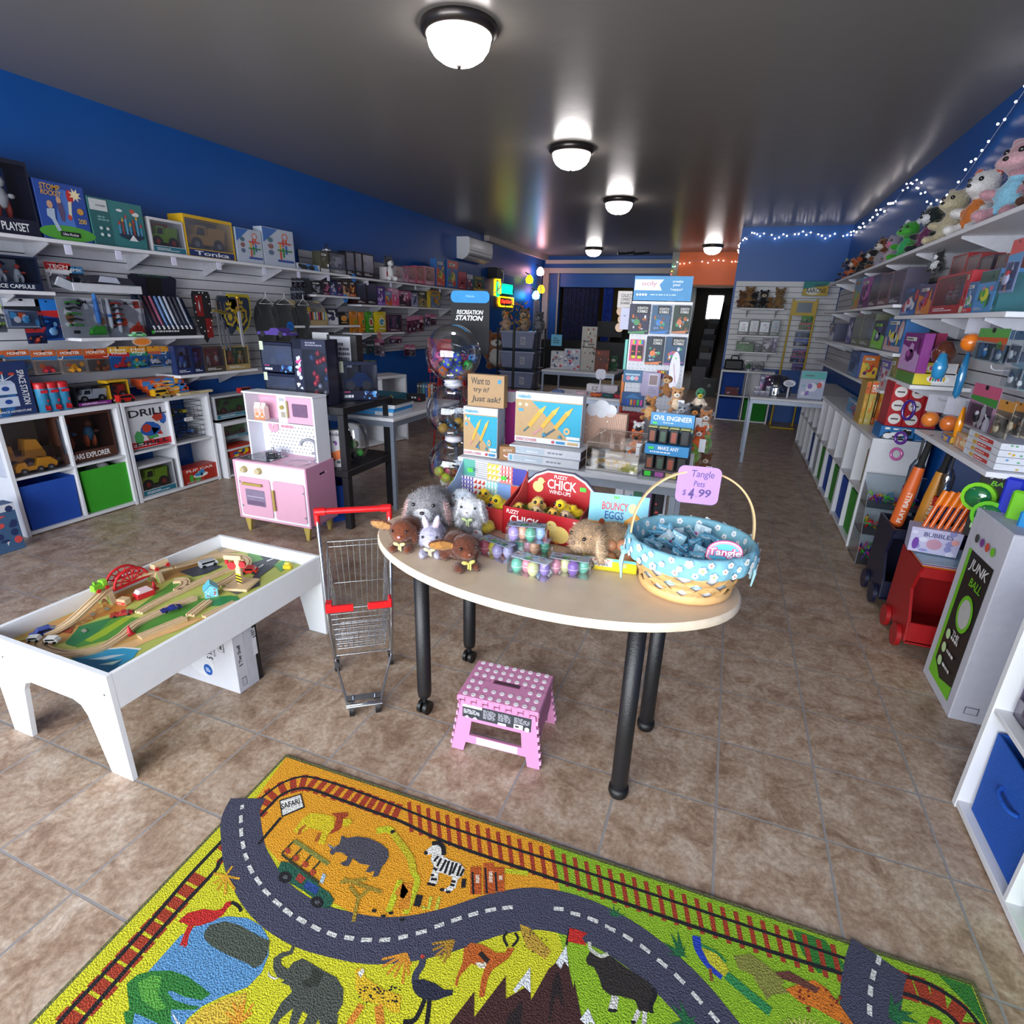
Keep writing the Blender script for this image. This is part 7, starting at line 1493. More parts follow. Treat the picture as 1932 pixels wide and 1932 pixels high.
c|B|0.964|9.5|0.808|0.154|0.096|0.03|242848|3a3a8a,8a5ab0||card pack|violet blue card pack hanging behind the yellow stand|0
c|B|0.944|9.5|1.486|0.102|0.048|0.03|5a8a3a|3a6a2a||card pack|small leaf green card pack hanging behind the yellow stand|0
b|B|0.842|6.6|0.723|0.236|0.287|0.1|a8b0cc|4aa8a8,c84a4a,7a5ab0,d8d8e8||toy box|white craft kit box with colour splashes on the rear table|0
b|B|0.322|6.62|0.723|0.057|0.045|0.05|c4c4ce|5a5a78,8a8aa0||small box|little white printed box on the rear table|5
b|B|0.382|6.62|0.723|0.053|0.049|0.05|c4c4ce|5a5a78,8a8aa0||small box|little white printed box on the rear table|5
b|B|0.44|6.62|0.723|0.055|0.053|0.05|c4c4ce|5a5a78,8a8aa0||small box|little white printed box on the rear table|5
b|B|0.32|6.62|0.766|0.055|0.051|0.05|c4c4ce|5a5a78,8a8aa0||small box|little white printed box on the rear table|5
b|B|0.44|6.62|0.766|0.055|0.06|0.05|c4c4ce|5a5a78,8a8aa0||small box|little white printed box on the rear table|5
b|B|0.367|6.72|0.723|0.047|0.211|0.08|4a4a78|8a8ac0,c86aa0||toy box|small violet box behind the little white boxes|0
b|B|0.428|6.72|0.723|0.054|0.201|0.08|b84a90|d880b8||toy box|small bright pink box behind the little white boxes|0"""
YAW={'L':PI/2,'R':-PI/2,'B':0}
CLR=clear('#f4f6fa',.22,.01)
def inner_toy(b,rnd,w,h,d,cols,n=5):
 """a figure-like cluster behind a window"""
 k=max(1,min(4,int(round(w/max(h,.01)*1.6))))if w>h else 1
 for j in range(k):
  cx=(j+.5)/k*w-w/2;s=min(w/k,h*.8)
  c1,c2,c3=[rnd.choice(cols)for _ in range(3)]
  b.ell((cx,d*.5,h*.45),(s*.22,min(d*.3,s*.2),h*.22),c1,8);b.ell((cx+s*.03,d*.45,h*.74),(s*.17,min(d*.3,s*.16),h*.11),c2,8)
  b.ell((cx-s*.16,d*.5,h*.25),(s*.08,d*.2,h*.2),c3,8);b.ell((cx+s*.16,d*.5,h*.25),(s*.08,d*.2,h*.2),c3,8);b.ell((cx+s*.28,d*.4,h*.5),(s*.12,d*.15,h*.05),c2,8)
def auto_art(w,h,rnd,base,cols,text,kind):
 P=[];T=text.split('^')if text else[]
 main=cols[0]
 if kind=='b':
  ty=rnd.choice((0,1,2))
  if ty==0:P+=[('r',0,.0,1,.16,main),('n',rnd.random(),9,.1,.2,.9,.7,cols,.13)]
  elif ty==1:P+=[('r',0,.72,1,1,main),('n',rnd.random(),9,.12,.15,.88,.65,cols,.13)]
  else:P+=[('p',[(0,0),(1,0),(1,.45),(0,.7)],main),('n',rnd.random(),9,.15,.2,.85,.75,cols,.12)]
  P+=[('e',.5,.42,.22,.16,cols[-1]),('e',.42,.46,.10,.10,cols[len(cols)//2]),('l',.08,.04,.6,.12,2,'#c8c8cc')]
 if T:
  lt='#ecebe8' if sum(lin(base))/3<.35 else '#26262e'
  if kind=='b' or kind=='w':
   P.append(('t',.10,.76,.90,.93,T[0],lt))
   for i,q in enumerate(T[1:3]):P.append(('t',.15,.06+.12*i,.85,.15+.12*i,q,lt))
 elif kind=='b':P+=[('r',.14,.80,.7,.90,'#d8d6d2' if rnd.random()<.6 else cols[0]),('l',.16,.81,.68,.89,1,'#3a3a44')]
 return P
SK2,WH='#c89a80','#dcdce0'
SP={'air rocket':[('r',0,0,1,1,'#274a9c'),('p',[(.3,.2),(.7,.2),(.62,.9),(.42,.9)],'#4a74c0'),('e',.5,.12,.6,.14,'#4f9a3a'),('e',.68,.80,.07,.12,'#c02828'),('p',[(.62,.70),(.70,.72),(.64,.42),(.58,.40)],'#d8d2b8'),('e',.60,.42,.04,.05,'#c83a2a'),('p',[(.80+(.14 if i%2 else .07)*math.cos(i*.393),.84+(.13 if i%2 else .06)*math.sin(i*.393))for i in range(16)],'#e8d8b0'),('e',.22,.60,.06,.07,SK2),('p',[(.14,.52),(.30,.54),(.28,.36),(.36,.16),(.28,.14),(.2,.34),(.12,.4)],'#a8b8cc'),('e',.42,.70,.05,.06,SK2),('p',[(.36,.64),(.48,.66),(.50,.5),(.46,.32),(.40,.34),(.38,.5)],'#5a4a6a'),('r',.32,.06,.74,.15,'#14141c'),('t',.36,.08,.70,.13,'Ultra Rocket',WH,.2),('t',.76,.33,.94,.42,'200','#d8b03a'),('e',.84,.55,.07,.06,'#c89040'),('t',.08,.86,.5,.96,'STOMP','#d8a03a',.2),('t',.08,.76,.5,.85,'ROCKET','#d8a03a',.2)],'magnetic tiles':[('r',0,0,.36,1,'#245e62'),('r',.01,.74,.33,.98,'#c8ccce'),('t',.12,.83,.30,.88,'connetix','#3a3e44'),('l',.12,.52,.32,.64,2,'#7aa8a8'),('e',.55,.82,.06,.03,WH),('e',.86,.78,.07,.05,WH),('e',.80,.84,.05,.05,'#b84a3c'),('e',.72,.28,.25,.10,'#1c2f44')]+[('r',.48+.07*i,.3,.52+.07*i,.5+.08*(i%3),['#4a8ab0','#8a3a3c','#5a9ac0'][i%3])for i in range(7)]+[('p',[(.47+.07*i,.5+.08*(i%3)),(.53+.07*i,.5+.08*(i%3)),(.50+.07*i,.60+.08*(i%3))],['#b83a3a','#c89a3c'][i%2])for i in range(7)]+[('p',[(.64,.16),(.82,.16),(.73,.30)],WH)]+[('e',.13+.12*(i%2),.22+.14*(i//2),.03,.035,'#c8d8d8')for i in range(4)],'space station':[('e',.2,.4,.5,.5,'#1f5a94'),('e',.25,.3,.3,.25,'#174474')]+[('r',.34,z,.72,z+.19,'#b8c4d8')for z in(.16,.40)]+[('e',.53,z,.07,.045,'#1c3f8a')for z in(.26,.51)]+[('p',[(.34,.59),(.72,.59),(.66,.66),(.42,.66)],'#a8b4cc')]+[('e',.3+.2*i,.84-.03*i,.06,.03,'#a83a2a')for i in range(3)]+[('p',[(.5,.66),(.54,.66),(.34+.2*i,.82-.03*i),(.32+.2*i,.82-.03*i)],'#c8ccd4')for i in range(3)]+[('t',.80,.18,.93,.85,'SPACE STATION',WH,0,3),('t',.30,.05,.9,.09,'SPACE ADVENTURE',WH,.2)],'marble run':[('r',0,0,1,1,'#b4bccc'),('p',[(0,1),(.5,1),(0,.6)],'#2f66b0')]+[('e',.22,.35+.17*i,.09,.07,['#5a6a8a','#8a5a5a','#4a6a7a'][i])for i in range(3)]+[('r',.5+.1*(i%3),.15+.1*i,.56+.1*(i%3),.45+.07*i,['#c84a2a','#2a8a3a','#2a5ab0','#d8a02a','#c83a3a'][i%5])for i in range(6)]+[('e',.7,.82,.1,.1,'#d8602a'),('e',.7,.82,.07,.07,'#b4bccc'),('r',.42,.42,.92,.46,'#2a7a3a'),('r',.45,.62,.9,.66,'#c83a2a'),('r',.4,.12,.95,.18,'#2a4a9a')]}
def make_item(row):
 k,sd,x,y,z,w,h,d,base,acc,text,cat,label,g=row.split('|')
 x,y,z,w,h,d=map(float,(x,y,z,w,h,d));base='#'+base;cols=['#'+c for c in acc.split(',')]
 yaw=YAW[sd];grp=IG[int(g)-1]if int(g)else None;rnd=random.Random(label);nm=cat.replace(' ','_')
 if k in 'by':
  b=MB();b.cbox(-w/2,0,0,w/2,d,h,M(base,.38,var=.04),min(.001,w*.1))
  if k=='y':P=[('r',0,0,.42,1,'#d2bd2a'),('r',.42,0,1,1,'#cfcfd4'),('e',.55,.5,.26,.34,'#e8e8ea')]+[('e',.38+.06*i,.5,.026,.2,c)for i,c in enumerate(['#c83a3a','#3f9a4a','#2a6ab0','#c83a3a','#2a6ab0','#d8b02a'])]
  else:P=auto_art(w,h,rnd,base,cols,text,'b')
  for q in SP:P=SP[q]if q in label else P
  art(b,w*.97,h*.97,P,z0=h*.015)
  return tag(b.build(nm,loc=(x,y,z),yaw=yaw),label,cat,grp)
 t=thing(nm,label,cat,(x,y,z),yaw,grp)
 if k in 'wv':
  f=min(.012,w*.1);b=MB();bz=h*(.22 if k=='w' else .20);tp=h*.06 if k=='w' else h*.08
  m=M(base,.35,var=.04);b.box(-w/2,d*.9,0,w/2,d,h,m);b.box(-w/2,0,0,w/2,d*.9,.003,m);b.box(-w/2,0,h-.003,w/2,d*.9,h,m)
  b.box(-w/2,0,.003,-w/2+.002,d*.9,h-.003,m);b.box(w/2-.002,0,.003,w/2,d*.9,h-.003,m)
  b.box(-w/2+.002,0,.003,w/2-.002,.002,bz,m);b.box(-w/2+.002,0,h-tp,w/2-.002,.002,h-.003,m)
  for s in(-1,1):b.box(s*(w/2-.002),0,bz,s*(w/2-f),.002,h-tp,m)
  b.T=Tr(0,d*.9-.001,0);art(b,w*.9,h*.9,[('r',.02,.2,.98,.98,cols[-1]if k=='w' else cols[1])]+([('n',rnd.random(),6,.1,.3,.9,.9,cols,.12)]),z0=h*.05)
  b.T=Tr(0,0,0);art(b,w*.94,bz*.9,[('r',0,.05,1,.95,cols[-1]if k=='v' else base)]+([('t',.12,.22,.88,.80,text.split('^')[0],'#e8e8ea')]if text else[('l',.1,.25,.8,.75,2,'#d8d8dc')]),z0=.003)
  b.build('carton',t)
  if k=='w':b=MB();b.T=Tr(0,d*.12,bz*.75);inner_toy(b,rnd,w*.84,(h-bz)*.95,d*.7,cols);b.build('toy_figure',t)
  else:
   L=min(w*.78,.5);Wd=min(d*.55,L*.5);H=(h-bz)*.78;r=H*.24;b=MB();b.T=Tr(0,d*.48,bz*.85)
   b.prism([(-.5*L,r),(-.5*L,H*.55),(-.32*L,H*.62),(-.26*L,H),(-.02*L,H),(0,H*.52),(.06*L,H*.95 if cols[0]!='#d8dade' else H),(.5*L,H*.98),(.44*L,r)],-Wd/2,Wd/2,M(cols[0],.3,coat=.4),'xz')
   b.poly([(-.29*L,-Wd/2-.001,H*.62),(-.06*L,-Wd/2-.001,H*.62),(-.06*L,-Wd/2-.001,H*.92),(-.235*L,-Wd/2-.001,H*.92)],'#1a2028');b.build('toy_truck',t)
   for xx in(-.3*L,.28*L):
    for s in(-1,1):b=MB();b.T=Tr(0,d*.48,bz*.85);b.cyl((xx,s*Wd*.5-.006,r*1.05),(xx,s*Wd*.5+.006,r*1.05),r*1.15,M('#17171a',.7),n=16);b.cyl((xx,s*Wd*.5-.008,r*1.05),(xx,s*Wd*.5+.008,r*1.05),r*.5,M('#b02a2a' if cols[0]=='#3f9a34' or cols[0]=='#8fbf1c' or cols[0]=='#7fae1c' else '#8a8c90',.5),n=12);b.build('wheel',t)
  b=MB();b.box(-w/2+f,.0008,bz,w/2-f,.0016,h-tp,CLR);b.build('clear_window',t)
 elif k=='c':
  b=MB();hw=min(.012,w*.2);b.box(-w/2,0,0,w/2,.0015,h,M(base,.35,var=.06))
  P=[('r',0,.72,1,1,cols[0]),('p',[(0,.62),(1,.55),(1,.74),(0,.72)],cols[1]if len(cols)>1 else base),('n',rnd.random(),6,.1,.08,.9,.5,cols,.12),('e',.5,.95,.06,.018*w/h*2,'#17171a')]
  if text:
   for i,q in enumerate(text.split('^')):P.append(('t',.12,.80-.14*i,.88,.92-.14*i,q,'#f0eeea'))
  art(b,w*.98,h*.98,P,z0=h*.01);b.build('backing_card',t)
  b=MB();s=min(w*.7,h*.45);b.T=Tr(0,-.012,h*.08)
  c=cols[-1]
  if 'truck' in label or 'car card' in label:
   b.prism([(-.5*s,.1*s),(-.5*s,.28*s),(-.25*s,.34*s),(-.12*s,.55*s),(.2*s,.55*s),(.34*s,.3*s),(.5*s,.26*s),(.5*s,.1*s)],-.009,.009,M(c,.3),'xz')
   rr_=(.17 if 'truck' in label else .09)*s
   for xx in(-.3*s,.3*s):b.cyl((xx,-.014,rr_*.9),(xx,.010,rr_*.9),rr_,M(c if 'truck' in label else '#17171a',.5),n=14)
  else:b.ell((0,0,s*.4),(s*.3,.009,s*.28),c,10);b.ell((s*.12,-.002,s*.62),(s*.12,.008,s*.14),rnd.choice(cols),8)
  b.build('toy',t)
  b=MB();b.box(-w*.4,-.024,h*.05,w*.4,0,h*.55,CLR);b.build('blister',t)
 elif k=='x':
  b=MB();b.box(-w/2,d*.6,0,w/2,d*.6+.002,h,M(base,.4,var=.1));b.T=Tr(0,d*.6-.001,0)
  P=[('n',rnd.random(),10,.05,.05,.95,.9,cols,.12)]
  if text:P+=[('p',[(.5,1),(1,1),(1,.6)],'#e0e0e4'),('t',.55,.85,.97,.95,text,'#26262e'),('p',[(.55,.05),(.98,.05),(.98,.3),(.6,.22)],cols[0])]
  art(b,w*.98,h*.98,P,z0=h*.01);b.build('backing_card',t)
  b=MB();b.T=Tr(0,d*.3,0)
  if text:
   for i in range(5):b.tube([(-w*.36,0,h*(.3+.14*i)),(-w*.2,-.01,h*(.34+.14*i)),(-w*.05,0,h*(.3+.14*i))],.006,M(cols[i%2],.3),6);b.cyl((-w*.3,-.01,h*(.32+.13*i)),(-w*.3,.012,h*(.32+.13*i)),.008,'#1c1c22',n=10)
   b.prism([(w*.08,h*.1),(w*.1,h*.2),(w*.2,h*.3),(w*.38,h*.28),(w*.44,h*.12)],-.012,.012,M(cols[0],.3),'xz')
  else:
   L=w*.8;H=h*.62;r=H*.2
   b.prism([(-.5*L,r),(-.5*L,H*.6),(-.42*L,H*.85),(-.25*L,H*.85),(-.22*L,H*.5),(.0,H*.5),(.08*L,H),(.35*L,H*.95),(.5*L,H*.5),(.46*L,r)],-.035,.035,M(cols[0],.35),'xz')
   for xx in(-.33*L,.05*L,.30*L):b.cyl((xx,-.045,r),(xx,.045,r),r*1.1,M('#2a2c30',.6),n=14);b.cyl((xx,-.048,r),(xx,.048,r),r*.5,M('#a8a8aa',.5),n=12)
  b.build('toy',t)
  b=MB();b.box(-w/2,0,0,w/2,d*.6,h*.98,CLR);b.build('clear_shell',t)
 elif k=='p':
  n=10;vs=[];fs=[]
  for s in(-1,1):
   for j in range(n+1):
    for i in range(n+1):u,v=i/n,j/n;e=(math.sin(PI*u)*math.sin(PI*v))**.5*d*.45;vs.append(((u-.5)*w,d*.5+s*e,v*h))
  q=(n+1)**2
  for j in range(n):
   for i in range(n):a=j*(n+1)+i;fs.append((a,a+1,a+n+2,a+n+1));fs.append((q+a,q+a+n+1,q+a+n+2,q+a+1))
  b=MB();b.add(vs,fs,M(base,.3,coat=.3,var=.05),True);b.build('pouch_body',t)
  b=MB();b.T=Tr(0,d*.05-.002,0);art(b,w*.6,h*.8,[('e',.5,.5,.42,.26,cols[-1]),('e',.5,.5,.30,.18,cols[0]),('r',.1,.06,.9,.14,cols[-1]),('n',rnd.random(),4,.3,.4,.7,.6,cols,.1)],z0=h*.1);b.build('printed_motif',t)
 elif k=='t':
  r=w/2;b=MB();b.lathe([(0,0),(r,0),(r,h*.82)],M(base,.3,coat=.5),18,(0,r,0));b.T=Tr(0,0,0);art(b,w*.6,h*.7,[('n',4,7,.2,.0,.8,.6,['#c8202a','#a8141c'],.3),('r',0,.86,1,1,cols[-1])],y=-.001,z0=h*.05);b.build('tube',t)
  b=MB();b.lathe([(r*1.02,h*.80),(r*1.04,h*.95),(r*.9,h),(0,h)],M(cols[0],.35),18,(0,r,0));b.build('cap',t)
 elif k=='o':
  b=MB();b.cbox(-w/2,0,0,w/2,d,h,M(base,.35),.001);b.build('carton',t)
  for i in range(3):
   b=MB();R=min(w*.38,h*.13);b.cyl((0,-.0015,h*(.17+.31*i)),(0,.0005,h*(.17+.31*i)),R,M('#d8d2d0',.4),n=24);b.box(-R*.6,-.004,h*(.17+.31*i)-.004,R*.6,-.0015,h*(.17+.31*i)+.004,'#3a2a30');b.build('round_window',t)
 return t
for _r in ITEMS.split('\n'):make_item(_r)
def cube_unit(label,x,y,yaw,cols=2,rows=2,cw=.372,d=.295,back=True,group=None,h=None):
 """front left corner at x, y on the floor"""
 t=thing('cube_shelf',label,'cube shelf',(x,y,0),yaw,group);T_=.016;W=cols*cw+T_;H=h or rows*cw+.03;m=M('#d6d7dd',.35,var=.015)
 def pan(n,*a):b=MB();b.cbox(*a,m,.0012);b.build(n,t)
 pan('side_panel',0,0,0,T_+.008,d,H-.03);pan('side_panel',W-T_-.008,0,0,W,d,H-.03);pan('top_panel',0,0,H-.03,W,d,H);pan('bottom_panel',T_+.008,.002,.008,W-T_-.008,d,.03)
 for c in range(1,cols):pan('divider',c*cw,.003,.03,c*cw+T_,d,H-.03)
 for r in range(1,rows):
  z=.03+(H-.06)*r/rows
  for c in range(cols):pan('shelf_board',c*cw+T_,.004,z-T_/2,(c+1)*cw,d,z+T_/2)
 if back:pan('back_panel',T_,d-.004,.03,W-T_,d-.001,H-.03)
 return t
def fbin(label,x,y,yaw,col,w=.33,d=.26,h=.31,z=.031,group='fabric bins in the cube shelves',handle=True):
 """front centre at x, y"""
 t=thing('fabric_bin',label,'storage bin',(x,y,z),yaw,group);m=M(col,.85,bump=.3,var=.05,scale=150);b=MB();k=.012
 o=[(-w/2+k,0),(w/2-k,0),(w/2-k,d),(-w/2+k,d)];tp=[(-w/2,-.004),(w/2,-.004),(w/2,d),(-w/2,d)]
 vs=[(p[0],p[1],0)for p in o]+[(p[0],p[1],h)for p in tp]+[(p[0]*.97,p[1]*.96+.005,h)for p in tp]+[(p[0]*.97,p[1]*.95+.005,.006)for p in o]
 b.add(vs,[(3,2,1,0),(12,13,14,15)]+[(i,(i+1)%4,4+(i+1)%4,4+i)for i in range(4)]+[(4+i,4+(i+1)%4,8+(i+1)%4,8+i)for i in range(4)]+[(8+i,8+(i+1)%4,12+(i+1)%4,12+i)for i in range(4)],m);b.build('bin_body',t)
 if handle:b=MB();b.tube(bez([(-.055,-.003,h*.62),(-.03,-.018,h*.60),(.03,-.018,h*.60),(.055,-.003,h*.62)],4),.008,m,4);b.build('handle',t)
 return t
cube_unit('white cube shelf with blue and green bins, nearest on the left',-4.115,1.968,PI/2)
cube_unit('white cube shelf holding the flip car and wire baskets',-4.115,2.742,PI/2)
cube_unit('white cube shelf half hidden behind the toy kitchen',-4.06,3.53,PI/2,h=.50,rows=2)
fbin('blue fabric bin in the nearest lower left cube',-4.14,2.17,PI/2,'#0f45a4',h=.30,handle=False)
fbin('bright green fabric bin beside the blue one, left wall',-4.14,2.545,PI/2,'#2f9a1c',h=.31,handle=False)
plush('plush_toy','grey striped toy lying in the bright green bin','plush toy',[((0,0,0),(.09,.04,.035),'#55555c'),((.05,-.02,.02),(.04,.04,.03),'#b8b8bc')],-4.20-.06,2.55,.30,1.5,1,vox=.008)
boxthing('toy_box','printed toy box on the floor at the lower left edge of the photo','toy box',-3.96,1.80,.001,PI/2,.14,.30,.10,'#3a5a80',[('n',3,12,.1,.2,.9,.9,['#c8c8cc','#c84a4a','#1c2f5c'],.16),('r',0,.85,1,1,'#c8ccd4')])
for z,l,cc in((.41,'lower black wire basket of blue toys in the white cube',['#2a4a8a','#1c2f5c','#3a6ab0']),(.575,'upper black wire basket with yellow cars and price tag',['#c8b82a','#8a8c94','#2a2c34'])):
 t=thing('wire_basket',l,'wire basket',(-4.16,3.295,z),PI/2);b=MB();w,d,h=.15,.22,.13
 for i in range(4):e=.004;zz_=h*i/3;b.tube([(-w,0,zz_),(w,0,zz_),(w,d,zz_),(-w,d,zz_)],.0022,'#17171a',4,closed=True)
 for i in range(9):xx=-w+2*w*i/8;b.tube([(xx,0,h if i in(0,8)else h*.66),(xx,0,0),(xx,d,0),(xx,d,h)],.0016,'#17171a',4)
 b.build('wire_frame',t)
 rn=random.Random(l)
 for i in range(9):toycar('toy_car','small jumbled toy car in the '+('lower' if z<.5 else 'upper')+' black wire basket',-4.20-rn.uniform(0,.12),3.295+rn.uniform(-.11,.11),z+.006+.028*(i//4),rn.uniform(0,6),.07,.032,.026,rn.choice(cc),i%3,group='toy cars in the '+('lower' if z<.5 else 'upper')+' wire basket')
b=MB();b.prism(rr(-.04,.04,0,.03,.008),0,.001,M('#d8d8da',.4),'xz');b.text('$9.99',-.022,.008,.022,.022,'#22222a',-.0004);tag(b.build('price_tag',loc=(-4.125,3.28,.56),yaw=PI/2),'white price tag clipped on the upper wire basket','price tag')
toycar('toy_truck','red toy fire engine on top of the white cubes',-4.14,2.80,.776,1.57,.12,.05,.055,'#b81c1c',1)
toycar('toy_bus','yellow toy school bus on top of the white cubes',-4.17,3.10,.776,1.57,.12,.05,.062,'#e0a81c',1)
toycar('toy_tank','small tan toy tank before the yellow bus',-4.10,3.09,.776,1.57,.11,.05,.035,'#8a7f58',2)
toycar('toy_car','green and white toy car on the edge of the car kit shelf',-4.09,2.95,1.236,1.57,.11,.045,.035,'#8fc8a0',0,'#3f9a3a')
toycar('toy_car','purple and black toy truck on top of the stacked dark boxes',-2.83,3.01,1.285,0,.24,.11,.075,'#4a3480',2,'#17171c')
toycar('toy_truck','red toy truck on the box top behind the kitchen',-4.0,3.78,.742,1.57,.13,.05,.05,'#a82424',1)
b=MB();b.cbox(-.16,-.02,0,.16,.02,.02,M('#c9b890',.5));art(b,.3,.02,[('l',.3,.3,.8,.7,1,'#2a2a24')],y=-.0206);tag(b.build('wooden_sign',loc=(-4.10,3.36,.776),yaw=PI/2),'cream wooden block sign at the end of the cube top','sign')
k=0
for y in(2.10,2.62,2.95,3.38,3.80,4.30,4.75,5.2,5.9,6.4,7.0,7.7,8.4):
 b=MB();b.cbox(-.022,0,-.06,.022,.003,0,M('#d8d6ec',.3),.0008);tag(b.build('label_holder',loc=(-4.118,y,1.812),yaw=PI/2),'white label holder hanging under the left top shelf','label holder','label holders under the left top shelf');k+=1
for j,(y,x,z,l,c)in enumerate(((4.53,-4.09,1.30,'blue round price sticker below the wooden rack','#1c6ac0'),(5.55,-4.18,1.59,'blue round price badge on the narrow upper shelf','#2a7ac8'),(5.62,-4.10,1.81,'blue round price badge by the husky plush','#2a74c0'),(6.05,-4.09,1.19,'coral round price badge under the pouches','#d88a80'),(2.98,-4.09,1.20,'orange and cream oval flame badge under the car kits','#c8a890'))):
 b=MB();n=16;b.prism([((.045 if j<4 else .075)*math.cos(2*PI*i/n),.045*math.sin(2*PI*i/n)*(1 if j<4 else .7))for i in range(n)],0,.002,M(c,.4),'xz');
 if j<4:art(b,.07,.06,[('l',.15,.2,.85,.8,3,'#123a70')],z0=-.03)
 else:b.prism([(.06*math.cos(2*PI*i/n),.022*math.sin(2*PI*i/n))for i in range(n)],-.001,0,'#d87a2a','xz')
 tag(b.build('price_badge',loc=(x,y,z),yaw=PI/2),l,'price badge')
def hook(label,x,y,z,yaw,L=.2):
 b=MB();b.tube([(0,.21,0),(0,.0,0),(0,-.012,.008),(0,-.016,.022)],.0032,M('#d0d0d6',.3,.5),6);b.box(-.02,.195,-.02,.02,.20,.02,M('#d0d0d6',.3,.5));tag(b.build('display_hook',loc=(x,y,z),yaw=yaw),label,'display hook','metal display hooks on the left wall' if yaw>0 else 'metal display hooks on the right wall')
for y,z in((2.50,1.62),(2.72,1.60),(2.92,1.62),(3.56,1.56),(3.80,1.56),(4.02,1.56),(4.25,1.56),(2.45,1.10),(2.75,1.10),(3.0,1.10),(3.2,1.10)):hook('metal display hook on the left slatted wall',-4.16,y,z,PI/2)
t=thing('foam_plane','white foam glider with black wing tips hanging from the left hooks','toy plane',(-4.12,2.85,1.585),PI/2)
b=MB();b.cbox(-.26,-.01,-.055,.22,.01,.0,M('#c8cad2',.5),.004);b.prism([(-.26,-.055),(-.36,-.02),(-.33,.03),(-.26,0)],-.008,.008,M('#b0b4c0',.5),'xz');b.build('wing',t);b=MB();b.prism([(-.20,.01),(.16,.0),(.13,.045),(-.10,.055),(-.22,.045)],-.03,-.022,M('#2a2c38',.5),'xz');b.prism([(-.1,.012),(.05,.008),(.03,.045),(-.08,.05)],-.033,-.03,M('#b0b4c8',.5),'xz');b.build('tail',t)
for k_,(y,c,l)in enumerate(((2.72,'#3a7ac8','blue foam rocket hanging below the glider'),(2.80,'#c8ccd4','white and blue foam rocket below the glider'),(2.86,'#b8c0cc','second white foam rocket below the glider'))):b=MB();b.lathe([(0,-.20),(.014,-.18),(.016,-.08),(.010,0),(0,.0)],M(c,.5),12);b.lathe([(.017,-.12),(.017,-.10)],'#2a6ab0',12);tag(b.build('toy_rocket',loc=(-4.12,y,1.52-.03*k_)),l,'toy rocket')
t=thing('saber_display','dark blue display stand with a row of light-up sabers','display stand',(-4.12,3.28,1.237),PI/2)
b=MB();b.prism([(-.17,.28),(.17,.28),(.20,.42),(.16,.44),(-.17,.44),(-.2,.42)],.13,.135,M('#12162c',.4),'xz');b.box(-.06,.126,.29,.06,.13,.42,'#050508');b.text('SUPER SABERS',-.12,.425,.12,.438,'#3a6a4a',.129);b.build('back_board',t)
b=MB();b.prism([(0,0),(.14,0),(.14,.30),(.10,.28),(0,.06)],-.20,.20,M('#14243c',.4),'yz');b.prism([(-.001,0),(-.001,.06),(-.004,.06),(-.004,0)],-.20,.20,'#10121c','yz');art(b,.38,.055,[('l',.05,.4,.95,.8,1,'#c8c8cc'),('r',0,.3,.06,.7,'#3fb03a')],y=-.0046);b.build('tray',t)
for i in range(9):b=MB();x=-.16+.04*i;b.tube([(x,.01,.06),(x-.01,.09,.285)],.011,M(['#3a3c4a','#5a2c3c','#a85a78','#6a8ac0','#9ab4d8','#b0b4c4','#50505c','#3a3c48','#8a8c9c'][i],.25,.3),10);b.cyl((x+.001,.0,.045),(x,.012,.07),.012,'#c8c8d0',n=10);b.build('saber',t)
def shield(label,y,z,w,h,c1,c2,kind):
 t=thing('toy_shield',label,'toy shield',(-4.10+.02*kind,y,z),PI/2);o=[(-.5,.42),(-.42,.5),(.42,.5),(.5,.42),(.48,.0),(.3,-.3),(0,-.5),(-.3,-.3),(-.48,0)];b=MB()
 b.prism([(p[0]*w,p[1]*h)for p in o],0,.012,M(c1,.5),'xz');b.prism([(p[0]*w*.9,p[1]*h*.92)for p in o],-.003,0,M(c2,.5),'xz')
 if kind:
  b.prism([(p[0]*w*.82,p[1]*h*.84)for p in o],-.005,-.003,M('#202c44',.5),'xz')
  for q in range(3):b.T=Tr(0,-.0055-.0006*q,0);n=14;r=(.30,.22,.12)[q];b.poly([(r*w*math.cos(2*PI*i/n)*(1 if i%2 else .8),0,-.02*h+r*h*.9*math.sin(2*PI*i/n)*(1 if i%2 else .85))for i in range(n)],['#a88f2a','#2a3040','#a88f2a'][q])
  b.T=Tr(0,-.008,0);b.poly([(p[0]*w,0,p[1]*h)for p in((-.12,.26),(-.14,.36),(-.05,.31),(0,.4),(.05,.31),(.14,.36),(.12,.26))],'#b89a2a');b.poly([(-.03*w,-.001,-.1*h),(.03*w,-.001,-.1*h),(0,-.001,-.16*h)],'#a88f2a')
 else:
  for a in((-.38,.02,0,.42),(.02,-.40,.38,-.02)):b.T=Tr(0,-.0036,0);b.poly([(a[0]*w,0,a[1]*h),(a[2]*w,0,a[1]*h),(a[2]*w,0,a[3]*h),(a[0]*w,0,a[3]*h)],'#7a1414')
  b.T=Tr(0,-.004,0);b.poly([(-.2*w,0,.1*h),(-.15*w,0,.2*h),(-.2*w,0,.34*h),(-.25*w,0,.2*h)],'#b0b0b4')
  for i in range(14):a=2*PI*i/14;b.ell((.43*w*math.cos(a),0,.1*h+.38*h*math.sin(a)),.006,'#a8a8ac',6)
 b.build('face',t);return t
shield('black and red studded toy shield hanging on the left wall',3.56,1.375,.17,.40,'#17161a','#1c1a1e',0)
shield('blue and yellow lion toy shield hanging on the left wall',3.92,1.40,.26,.34,'#a89a2a','#a89a2a',1)
shield('plain dark blue toy shield behind the lion shield',3.80,1.39,.22,.32,'#3a4048','#222a3a',1)
